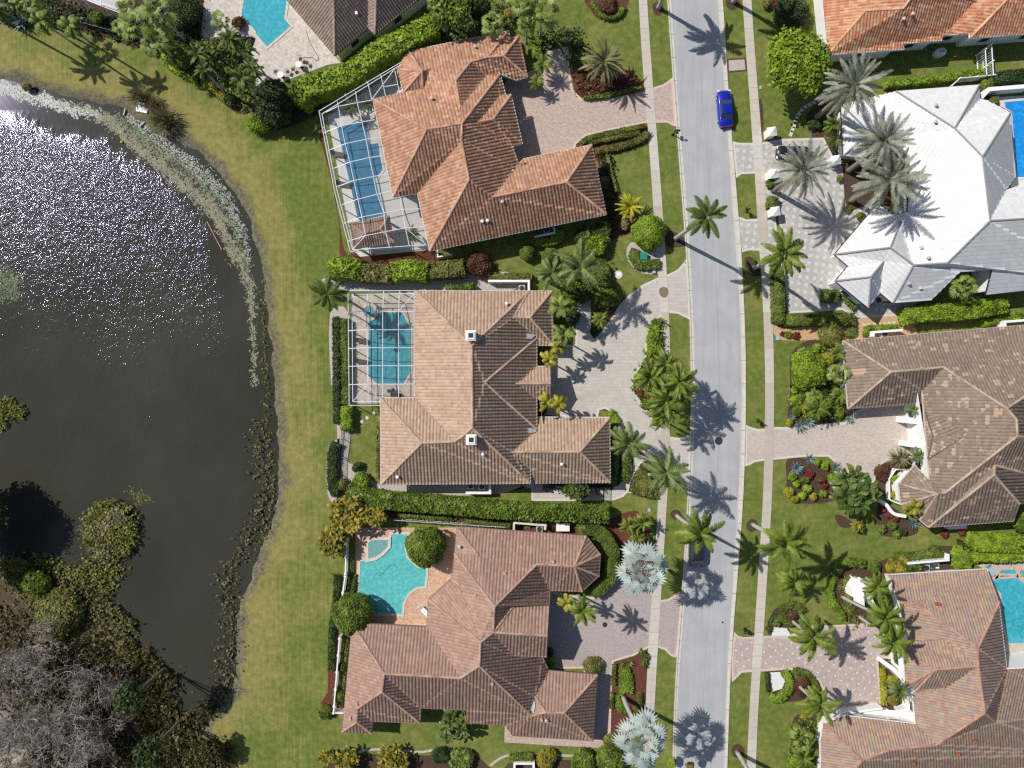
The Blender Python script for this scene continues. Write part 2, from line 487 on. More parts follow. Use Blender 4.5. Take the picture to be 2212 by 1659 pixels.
def interp_edge(rows, ys, col):
    return np.interp(ys, [r[0] for r in rows], [r[col] for r in rows])
def rowsq(s):
    """tile row: 'ij v a b c d'"""
    out = []
    for ln in s.strip().split('\n'):
        t = ln.split(); i, j = int(t[0][0]), int(t[0][1]); v = float(t[1])
        out.append([414.75 * j + v / 4] + [553 * i + float(x) / 4 for x in t[2:]])
    return out
street_rows = rowsq("""20 -1200 1250 1290 1690 1735
20 0 1340 1378 1775 1820
20 400 1368 1402 1806 1846
20 800 1398 1430 1838 1868
20 1200 1428 1464 1866 1900
20 1659 1462 1502 1896 1938
21 400 1494 1530 1928 1974
21 800 1520 1556 1958 1996
21 1200 1538 1574 1978 2014
21 1659 1546 1582 1988 2022
22 400 1542 1578 1982 2016
22 900 1522 1556 1962 2004
22 1400 1490 1520 1930 1968
22 1659 1478 1510 1912 1948
23 600 1430 1465 1872 1898
23 1000 1402 1432 1852 1880
23 1659 1384 1412 1832 1858
23 3000 1350 1375 1790 1820""")
ys = np.linspace(street_rows[0][0], street_rows[-1][0], 90)
E = [np.convolve(np.pad(interp_edge(street_rows, ys, k), 3, mode='reflect', reflect_type='odd'), np.ones(7) / 7, 'valid') for k in (1, 2, 3, 4)]
def band(i0, i1): return [(E[i0][k], ys[k]) for k in range(len(ys))] + [(E[i1][k], ys[k]) for k in range(len(ys))][::-1]
am = N('street_asphalt', 0.85, 0.25)
p_ = am.pos()
a1 = am.noise(p_, 0.35, 4, 0.6); a2 = am.noise(p_, 14, 3, 0.7)
c = am.ramp(a1, [(0.3, (0.365, 0.37, 0.375)), (0.7, (0.43, 0.435, 0.44))])
c = am.mix(0.30, c, am.ramp(a2, [(0.3, (0.6, 0.6, 0.6)), (0.7, (1, 1, 1))]), 'MULTIPLY')
a3 = am.noise(p_, 1.6, 2, 0.5, stretch=(1.0, 0.05, 1))
c = am.mix(am.ramp(a3, [(0.45, (0, 0, 0)), (0.75, (0.5, 0.5, 0.5))]), c, (0.29, 0.295, 0.30))
a5 = am.noise(p_, 0.9, 5, 0.75)
c = am.mix(am.ramp(a5, [(0.60, (0, 0, 0)), (0.72, (0.35, 0.35, 0.35))]), c, (0.25, 0.25, 0.25))
vor = am.n('ShaderNodeTexVoronoi', feature='DISTANCE_TO_EDGE'); am.l(p_, vor.inputs['Vector']); vor.inputs['Scale'].default_value = 0.16
wob_ = am.noise(p_, 2.0, 3)
crk = am.ramp(am.math('ADD', vor.outputs[0], am.math('MULTIPLY', wob_, 0.01)), [(0.007, (0.14, 0.14, 0.14)), (0.013, (0, 0, 0))])
c = am.mix(crk, c, (0.22, 0.22, 0.23))
am.col(c)
sheet('street_asphalt', band(1, 2), 0.020, am.m)
# centre seam of the asphalt and gutters
gm = N('gutter_concrete', 0.85, 0.2)
p_ = gm.pos()
sy = gm.n('ShaderNodeSeparateXYZ'); gm.l(p_, sy.inputs[0])
jt = gm.math('LESS_THAN', gm.math('FRACT', gm.math('DIVIDE', sy.outputs[1], 3.05)), 0.02)
c = gm.ramp(gm.noise(p_, 1.2, 4, 0.6), [(0.3, (0.50, 0.47, 0.42)), (0.7, (0.62, 0.58, 0.52))])
c = gm.mix(0.3, c, gm.ramp(gm.noise(p_, 8, 3, 0.6), [(0.3, (0.6, 0.6, 0.6)), (0.7, (1, 1, 1))]), 'MULTIPLY')
c = gm.mix(jt, c, (0.22, 0.20, 0.17))
gm.col(c)
for a, b, nm in ((0, 1, 'west'), (2, 3, 'east')):
    sheet('street_gutter', band(a, b), 0.045, gm.m)
# narrow raised kerb lip along each gutter
for a, sgn in ((0, 1), (3, -1)):
    poly = [(E[a][k], ys[k]) for k in range(len(ys))] + [(E[a][k] + sgn * 2.6, ys[k]) for k in range(len(ys))][::-1]
    sheet('kerb', poly, 0.13, gm.m)
mb = MB()
mid = [((E[1][k] + E[2][k]) / 2 + 2, ys[k]) for k in range(0, len(ys), 2)]
mb.prism(xy(strip(mid, 0.6)), 0.018, 0.0245)
tag(mb.build('asphalt_seam', plain('tar_seam', (0.27, 0.28, 0.30), 0.9, 0.1)), kind='structure')

walk_l = rowsq("""20 -800 1060 1130
20 0 1095 1166
20 400 1116 1193
20 800 1148 1222
20 1200 1180 1254
20 1659 1212 1290
21 400 1240 1318
21 800 1266 1344
21 1200 1298 1362
21 1500 1312 1368
22 100 1306 1368
22 350 1290 1366
22 700 1272 1358
22 1000 1263 1340
22 1400 1240 1314
22 1659 1226 1298
23 300 1198 1280
23 600 1178 1260
23 1000 1160 1238
23 1300 1145 1222
23 1659 1128 1204
23 2600 1100 1176""")
walk_r = rowsq("""20 -800 1960 2040
20 0 1990 2066
20 400 2018 2094
20 800 2050 2124
20 1200 2076 2158
20 1659 2108 2190
21 400 2128 2212
21 800 2160 2236
21 1200 2178 2256
21 1659 2190 2264
22 350 2184 2262
22 700 2178 2256
22 1000 2170 2244
22 1300 2150 2228
22 1659 2126 2204
23 500 2094 2172
23 1000 2060 2134
23 1400 2040 2114
23 1659 2028 2106
23 2600 2000 2078""")
wm2 = N('sidewalk_concrete', 0.85, 0.2)
p_ = wm2.pos()
sy = wm2.n('ShaderNodeSeparateXYZ'); wm2.l(p_, sy.inputs[0])
yy = wm2.math('DIVIDE', sy.outputs[1], 1.55)
jt = wm2.math('LESS_THAN', wm2.math('FRACT', yy), 0.045)
wn = wm2.n('ShaderNodeTexWhiteNoise', noise_dimensions='1D'); wm2.l(wm2.math('FLOOR', wm2.math('DIVIDE', yy, 3.0)), wn.inputs['W'])
c = wm2.ramp(wn.outputs[0], [(0.0, (0.45, 0.405, 0.35)), (0.5, (0.515, 0.47, 0.41)), (1.0, (0.55, 0.525, 0.475))])
c = wm2.mix(0.35, c, wm2.ramp(wm2.noise(p_, 1.5, 5, 0.65), [(0.3, (0.62, 0.6, 0.56)), (0.7, (1, 1, 1))]), 'MULTIPLY')
c = wm2.mix(jt, c, (0.38, 0.34, 0.28))
wm2.col(c)
for rows in (walk_l, walk_r):
    ysw = np.linspace(rows[0][0], rows[-1][0], 80)
    a = interp_edge(rows, ysw, 1); b = interp_edge(rows, ysw, 2)
    a = np.convolve(np.pad(a, 2, mode='reflect', reflect_type='odd'), np.ones(5) / 5, 'valid'); b = np.convolve(np.pad(b, 2, mode='reflect', reflect_type='odd'), np.ones(5) / 5, 'valid')
    sheet('sidewalk', [(a[k], ysw[k]) for k in range(80)] + [(b[k], ysw[k]) for k in range(80)][::-1], 0.060, wm2.m)

def paver(name, cols, bw=0.22, bh=0.11, rot=0.0, mortar=(0.25, 0.22, 0.19), stain=(0.3, 0.28, 0.26), dots=None, rough=0.85):
    m = N(name, rough, 0.2); p_ = m.pos()
    mp = m.n('ShaderNodeMapping'); m.l(p_, mp.inputs[0]); mp.inputs['Rotation'].default_value = (0, 0, R(rot))
    br = m.n('ShaderNodeTexBrick'); m.l(mp.outputs[0], br.inputs[0])
    br.inputs['Scale'].default_value = 1.0; br.inputs['Brick Width'].default_value = bw; br.inputs['Row Height'].default_value = bh
    br.inputs['Mortar Size'].default_value = 0.012; br.inputs['Color1'].default_value = (0, 0, 0, 1); br.inputs['Color2'].default_value = (1, 1, 1, 1)
    br.inputs['Mortar'].default_value = (0.5, 0.5, 0.5, 1)
    n_ = len(cols)
    blot = m.noise(p_, 3.2, 4, 0.75)
    f = m.math('ADD', m.math('MULTIPLY', br.outputs['Color'], 0.35), m.math('MULTIPLY', blot, 0.65))
    c = m.ramp(f, [(0.25 + 0.5 * i / max(1, n_ - 1), x) for i, x in enumerate(cols)])
    c = m.mix(m.math('MULTIPLY', br.outputs['Fac'], 0.5), c, mortar)
    c = m.mix(m.ramp(m.noise(p_, 0.3, 5, 0.65), [(0.5, (0, 0, 0)), (0.8, (0.55, 0.55, 0.55))]), c, stain)
    if dots:
        pitch, sz, rt, dc = dots
        mp2 = m.n('ShaderNodeMapping'); m.l(p_, mp2.inputs[0]); mp2.inputs['Rotation'].default_value = (0, 0, R(rt))
        sp = m.n('ShaderNodeSeparateXYZ'); m.l(mp2.outputs[0], sp.inputs[0])
        ax = m.math('LESS_THAN', m.math('FRACT', m.math('DIVIDE', sp.outputs[0], pitch)), sz)
        ay = m.math('LESS_THAN', m.math('FRACT', m.math('DIVIDE', sp.outputs[1], pitch)), sz)
        c = m.mix(m.math('MULTIPLY', ax, ay), c, dc)
    m.col(c); return m.m
M['pinkpaver'] = paver('pink_pavers', [(0.36, 0.26, 0.22), (0.47, 0.36, 0.31), (0.56, 0.44, 0.385)], 0.3, 0.15, 12)
M['greypaver'] = paver('grey_pavers', [(0.44, 0.405, 0.36), (0.475, 0.44, 0.395), (0.51, 0.475, 0.43)], 0.45, 0.45, 0, mortar=(0.20, 0.18, 0.16))
M['mauvepaver'] = paver('mauve_pavers', [(0.30, 0.25, 0.245), (0.38, 0.325, 0.31), (0.45, 0.385, 0.37)], 0.24, 0.12, 5)
M['diapaver'] = paver('diamond_pavers', [(0.36, 0.345, 0.33), (0.42, 0.405, 0.385), (0.47, 0.45, 0.43)], 0.4, 0.4, 45, dots=(0.95, 0.45, 8, (0.53, 0.51, 0.48)))
M['pinkbeige'] = paver('pink_beige_pavers', [(0.42, 0.345, 0.30), (0.50, 0.43, 0.38), (0.56, 0.49, 0.44)], 0.3, 0.15, 0, stain=(0.37, 0.36, 0.33))
M['dotpaver'] = paver('dotted_pavers', [(0.36, 0.28, 0.255), (0.43, 0.35, 0.32), (0.49, 0.405, 0.37)], 0.3, 0.3, 42, dots=(1.03, 0.2, 37, (0.62, 0.58, 0.53)))
M['redpaver'] = paver('coral_deck_pavers', [(0.42, 0.22, 0.14), (0.56, 0.34, 0.235), (0.66, 0.46, 0.33)], 0.28, 0.14, 20, stain=(0.6, 0.5, 0.4))
M['decktan'] = paver('tan_deck_pavers', [(0.40, 0.34, 0.28), (0.5, 0.44, 0.37), (0.56, 0.5, 0.43)], 0.4, 0.4, 0)
M['marble'] = paver('beige_stone_deck', [(0.42, 0.37, 0.32), (0.54, 0.49, 0.43), (0.62, 0.57, 0.51)], 0.4, 0.4, 30, stain=(0.5, 0.46, 0.4))
M['mulch'] = plain('dark_brown_mulch', (0.075, 0.048, 0.034), 0.95, 0.1, 0.45, 4)
M['redmulch'] = plain('red_mulch', (0.115, 0.045, 0.03), 0.95, 0.1, 0.45, 4)
M['tanmulch'] = plain('tan_wood_chips', (0.50, 0.32, 0.18), 0.95, 0.1, 0.3, 4)
M['gravel'] = plain('pale_gravel', (0.42, 0.38, 0.35), 0.95, 0.1, 0.35, 5)
M['whitegravel'] = plain('white_gravel', (0.62, 0.62, 0.62), 0.95, 0.1, 0.25, 6)
M['palelawn'] = g.m

LV = {'bed': 0.008, 'drive': 0.030, 'path': 0.024, 'deck': 0.036}
def drive(s, mat, name='driveway', z=None, sm=0, border=None):
    p = q(s)
    if sm: p = smooth_line(p, sm, True)
    o = sheet(name, p, z or LV['drive'], mat)
    if border:
        mb = MB(); pw = ccw(xy(p)); inn = offset(pw, -0.28)
        n = len(pw); zz = (z or LV['drive']) + 0.006
        mb.add([(x, y, zz) for x, y in pw] + [(x, y, zz) for x, y in inn], [(i, (i + 1) % n, n + (i + 1) % n, n + i) for i in range(n)])
        tag(mb.build(name + '_border', border), kind='structure')
    return o
borderpink = plain('pale_pink_border_brick', (0.56, 0.44, 0.38), 0.85, 0.2, 0.1, 3)
bordergrey = plain('pale_grey_border_brick', (0.56, 0.52, 0.48), 0.85, 0.2, 0.08, 3)
# first house: pink pavers
drive("20:290,445 485,405 500,600 528,780 600,850 760,866 950,830 1150,785 1217,757 1300,732 1350,700 1388,668 1402,800 1420,1095 1385,1085 1340,1060 1245,1062 1170,1062 900,1115 640,1175 555,1245 545,1290 400,1330 0,1400 -150,1000 -50,700 200,600", M['pinkpaver'], border=borderpink)
# second house: circular grey drive, two aprons
drive("21:560,925 685,930 680,1230 712,1272 780,1195 870,1075 935,965 1010,890 1130,800 1255,742 1345,712 1430,672 1490,600 1510,575 1540,860 1543,1108 1500,1085 1430,1052 1350,1045 1270,1090 1200,1190 1168,1300 1165,1420 1110,1510 1060,1600 22:1045,40 1090,120 1170,225 1290,385 1365,455 1450,466 1500,450 1540,430 1546,620 1530,1000 1490,900 1455,860 1380,760 1285,735 1230,690 1150,640 1060,620 960,500 900,300 860,240 800,215 755,225 740,300 560,300 200,250 100,0 21:330,1659 330,1320 545,1320", M['greypaver'], border=bordergrey)
drive("22:1290,700 1240,690 1190,668 1150,664 1110,690 1060,770 1020,860 1005,930 960,975 880,1005 500,1010 168,1010 165,740 330,880 800,900 920,880 970,800 1040,700 1060,635 1150,620 1290,640", M['greypaver'], 'garden_path', z=0.0265, border=bordergrey)
# third house: mauve pavers
drive("23:320,120 500,160 680,180 740,180 860,60 930,10 1210,140 1290,207 1340,200 1395,170 1450,130 1478,160 1440,600 1418,705 1370,690 1320,640 1262,618 1180,620 1050,690 960,715 878,742 865,860 850,1420 700,1425 600,1300 620,800 300,800 250,600", M['mauvepaver'], border=borderpink)
drive("23:-60,1380 200,1395 700,1425 860,1420 800,1445 745,1482 300,1460 -60,1435", M['pinkpaver'], 'garden_path', z=0.037)
drive("13:2150,1290 2212,1290 23:0,1380 0,1455 13:2212,1440 2145,1440", M['pinkpaver'], 'garden_path', z=0.034)
# white-roofed house: diamond pavers
drive("20:1905,1220 1960,1235 2080,1235 2165,1232 30:130,1200 480,1190 560,1350 700,1500 900,1600 1000,1700 31:1000,100 570,560 640,680 700,900 1000,960 1300,950 1130,1070 770,1090 640,1020 170,1050 140,700 90,200 30,100 -100,0 30:-60,1500 20:2100,1500 1980,1505 1938,1540 1920,1400", M['diapaver'], border=bordergrey)
drive("21:1945,210 1990,222 2020,238 2125,232 2212,250 31:60,200 120,640 -10,510 21:2050,505 1985,520 1975,540", M['diapaver'], z=0.034, border=bordergrey)
# mottled-roof house: pink beige drive
drive("22:2015,350 2060,372 2120,388 2190,388 32:50,372 180,372 420,350 660,330 740,240 900,180 1200,170 1370,260 1400,640 1220,640 1100,640 1000,680 940,740 925,830 900,870 800,860 640,800 600,740 570,670 520,628 300,630 45,655 22:2180,662 2100,675 2050,700 2010,712", M['pinkbeige'], border=bordergrey)
# bottom right: dotted drive
drive("23:1918,482 1960,520 2000,528 2100,524 33:0,516 160,520 380,430 560,425 840,408 950,460 1040,640 1160,740 1140,780 1040,715 950,720 985,1160 640,1190 560,1180 480,1000 430,900 360,860 300,815 120,812 0,820 23:2130,825 1985,835 1950,870 1900,918 1893,700", M['dotpaver'], border=borderpink)
drive("33:600,1190 1000,1130 1160,1150 1160,1050 1250,1000 1270,1250 640,1260 460,1300 440,1250", M['whitestucco'], 'entry_paving', z=0.036)
# small paved plots
drive("20:1856,508 2020,500 2030,614 1862,628", M['redmulch'], 'utility_pad', z=0.02)
drive("20:1872,522 2008,514 2016,602 1874,614", M['gravel'], 'utility_pad', z=0.03)
# garden beds: sheets of mulch
bedn = [0]
def bed(s, mat='mulch', name='mulch_bed', z=None, sm=3):
    p = smooth_line(q(s), sm, True) if sm else q(s)
    bedn[0] += 1
    return sheet(name, p, (z + bedn[0] * 1e-4) if z else 0.005 + bedn[0] * 0.0004, M[mat])
bed("20:520,590 590,560 700,600 1000,600 1100,690 1130,770 900,830 680,868 590,855 545,790", 'redmulch')
bed("20:590,1180 800,1100 1150,1070 1180,1120 1150,1230 1000,1310 860,1340 870,1500 925,1659 21:940,100 900,220 1050,230 1050,340 900,400 840,430 780,300 760,0 20:740,1400 560,1270", 'redmulch')
bed("20:640,-20 680,90 740,160 830,180 930,140 1000,40 980,-40", 'redmulch')
bed("20:1215,40 1250,15 1300,30 1310,90 1270,135 1225,110")
bed("20:1850,0 1900,-30 1960,0 1965,50 1910,90 1855,60")
bed("21:1330,340 1420,350 1490,400 1495,460 1400,480 1330,450")
bed("21:2010,580 2060,560 2160,640 2160,710 2090,730 2030,690")
bed("22:1370,1110 1410,1085 1450,1100 1470,1150 1410,1170 1375,1150")
bed("22:2030,1200 2070,1165 2115,1190 2120,1250 2070,1280 2030,1250")
bed("23:1900,1480 1950,1450 2005,1490 2000,1550 1930,1570 1900,1530")
bed("21:1000,470 1060,430 1270,470 1280,680 1200,710 1100,690 1020,620 990,540", 'gravel')
bed("21:1165,1300 1200,1190 1270,1095 1300,1130 1305,1300 1315,1659 22:1366,100 1366,300 1290,385 1170,225 1045,40 21:1050,1590 1110,1510", 'mulch')
bed("21:690,930 970,900 930,970 870,1080 720,1260 690,1230", 'mulch')
bed("22:1150,668 1210,700 1275,740 1262,900 1250,1000 1150,985 1010,935 1030,830 1080,720", 'mulch')
bed("22:740,225 800,215 900,260 960,450 1050,640 980,830 900,900 850,880 850,300", 'mulch')
bed("22:820,1210 950,1120 1100,1100 1200,1220 1170,1420 1240,1659 23:1200,180 1000,100 900,0 22:900,1400", 'redmulch')
bed("13:680,0 670,270 650,600 610,950 620,1060 560,1120 22:-2212,1200", 'redmulch') if False else None
bed("23:880,750 960,722 1050,690 1160,625 1165,900 1140,1180 1000,1460 860,1440 850,1100", 'redmulch')
bed("12:1100,1080 1700,1150 2212,1180 22:900,1200 850,1250 300,1330 0,1290 12:2150,1240 1200,1170", 'redmulch')
bed("22:30,1190 850,1210 900,1400 700,1330 500,1300 0,1260", 'redmulch')
bed("31:40,1130 170,1180 790,1090 1100,1060 1290,1200 1150,1290 650,1290 380,1280 130,1280 50,1220", 'tanmulch')
bed("31:350,1280 520,1290 700,1290 700,1659 32:720,230 600,320 430,350 200,340 170,260 190,100 190,0 31:190,1659 200,1400", 'mulch')
bed("32:165,650 300,640 520,700 640,850 560,1010 260,1030 170,960 160,800", 'mulch')
bed("32:925,800 950,720 1030,680 1380,640 1380,830 1250,700 1100,860 1050,900 1060,1010 980,960", 'mulch')
bed("32:960,1010 1200,1150 1300,1270 1200,1320 1050,1320 960,1280", 'mulch')
bed("32:580,1150 620,1130 740,1200 700,1240 620,1230", 'mulch')
bed("32:560,1600 640,1530 760,1510 880,1560 1040,1500 1150,1470 1330,1470 1420,1400 1690,1410 1690,1470 1540,1659 33:1000,20 760,20 700,100 660,240 600,230 500,150 500,20 32:540,1659", 'mulch', z=0.012)
bed("33:600,50 760,30 860,300 800,400 690,400 660,330 600,220 590,100", 'mulch', z=0.014)
bed("33:0,500 20,350 90,260 200,235 330,290 300,350 240,440 120,500", 'mulch')
bed("33:45,440 160,450 200,518 30,516", 'whitegravel', sm=0, z=0.018)
bed("33:10,828 190,822 230,900 380,900 370,1010 300,1070 200,1085 100,1090 20,1060", 'mulch')
bed("33:15,832 120,828 150,900 120,975 30,1000", 'whitegravel', sm=0, z=0.018)
bed("33:200,1300 250,1200 350,1190 440,1240 440,1659 200,1659 195,1450", 'mulch')
bed("33:962,730 1060,720 1150,780 1190,960 1150,1140 1000,1130 980,900", 'mulch', z=0.041)
bed("33:968,735 1070,725 1148,775 1150,810 980,795", 'palelawn', z=0.047, sm=0)
bed("30:330,1010 420,900 500,850 560,850 480,1190 380,1190", 'mulch')
bed("30:480,880 640,880 650,1400 560,1400 500,1200", 'mulch')
bed("30:640,1400 850,1390 1210,1400 1215,1520 31:1200,180 900,90 690,180 660,40", 'mulch', sm=0, z=0.034)
bed("20:2135,870 2165,900 2170,1100 2150,1210 2140,1150", 'mulch')
bed("02:1800,0 1900,0 2000,0", 'mulch') if False else None
bed("00:1350,0 1780,0 1730,350 2000,300 2212,360 2212,900 2100,980 2000,950 1750,750 1450,560 1400,400", 'mulch')
bed("00:-100,-60 1300,-60 1240,400 1000,350 650,260 300,180 -100,60", 'mulch')
bed("10:-60,700 300,850 700,600 1300,300 1600,150 1750,250 1300,430 1000,700 550,930 520,1000 200,1120 0,1050", 'mulch')
bed("10:550,960 600,1300 680,1659 11:760,500 840,560 730,570 720,300 670,0 10:610,1400 560,1200", 'redmulch')
bed("11:640,720 1850,700 2212,700 2212,850 800,850 700,850", 'gravel')
bed("11:640,1050 810,1060 810,1659 12:800,400 720,470 620,560 620,950 700,980 700,400 670,0 11:650,1659", 'gravel')
bed("12:740,400 820,430 800,680 930,690 960,800 1100,880 1350,950 780,930 720,700", 'gravel')
bed("12:1080,870 1800,870 2212,870 22:160,900 160,860 12:2000,960 1100,940", 'gravel', z=0.0095)
bed("11:850,520 1500,490 1560,620 900,610", 'redmulch', z=0.0095)
bed("13:580,1660 720,1570 900,1540 1500,1550 1850,1540 2000,1640 2100,1800 560,1800")
for s_ in ("13:880,1520 1000,1500 1200,1495 1400,1520 1560,1500 1700,1500 1860,1520", "13:2020,1640 2120,1570 2212,1540 23:100,1530 220,1540 450,1550 700,1565 830,1600"):
    sheet('garden_edging', strip(smooth_line(q(s_), 4), 5), 0.03, M['gravel'])
bed("23:-20,1600 200,1580 480,1590 700,1600 850,1620 800,1800 -20,1800")
bed("13:640,-20 680,0 660,300 620,700 620,1000 560,1100 600,1180 700,1230 720,1180 690,900 720,400 750,-20", 'redmulch', sm=0)
# ------------------------------------------------------------------ roofs
EAVE = 3.2
PITCH = 0.42
PX = [0, .16, .34, .5, .66, .84, 1.0]; PZ = [0, 0.03, 0.09, 0.11, 0.09, 0.03, 0]
def tile_height(a, b, prof, period, rows):
    z = 0.0
    if prof == 'barrel':
        z = np.interp(np.mod(a / period, 1), PX, PZ)
    fr = np.mod(b / rows, 1)
    return z + np.interp(fr, [0, .08, 1], [0, 0.07, 0]) if prof == 'barrel' else z + np.interp(fr, [0, .08, 1], [0, 0.065, 0])

def solve_roof(pts, faces, anchors, pitch):
    names = list(pts); ix = {n: i for i, n in enumerate(names)}
    z = np.full(len(names), EAVE + 0.6)
    edges = {}
    for f in faces:
        ks = f['v']
        for i in range(len(ks)):
            e = frozenset((ks[i], ks[(i + 1) % len(ks)])); edges[e] = edges.get(e, 0) + 1
    bnd = set()
    for e, c in edges.items():
        if c == 1: bnd |= set(e)
    for it in range(3):
        X = {n: np.array(P(pts[n], z[ix[n]])[:2]) for n in names}
        A, B = [], []
        for f in faces:
            ks = f['v']; xs = np.array([X[k] for k in ks]); cen = xs.mean(0)
            if 'up' in f:
                n = np.array([f['up'][0], -f['up'][1]]); n = n / np.linalg.norm(n)
            else:
                d = X[ks[1]] - X[ks[0]]; d /= np.linalg.norm(d); n = np.array([-d[1], d[0]])
                if n @ (cen - X[ks[0]]) < 0: n = -n
                if f.get('neg'): n = -n
            f['n'] = n
            m = len(ks)
            for i, k in enumerate(ks):
                row = np.zeros(len(names)); row[ix[k]] += 1
                for kk in ks: row[ix[kk]] -= 1 / m
                A.append(row); B.append(pitch * (n @ (xs[i] - cen)))
        for k in names:
            row = np.zeros(len(names))
            wgt = 0.16 if k in bnd else 0.02
            tgt = EAVE if k in bnd else EAVE + 1.5
            if k in anchors: wgt = 3.0; tgt = anchors[k]
            row[ix[k]] = wgt; A.append(row); B.append(wgt * tgt)
        z = np.linalg.lstsq(np.array(A), np.array(B), rcond=None)[0]
        z = np.clip(z, 2.4, 8.5)
    return {n: Vector(P(pts[n], z[ix[n]])) for n in names}, edges, bnd

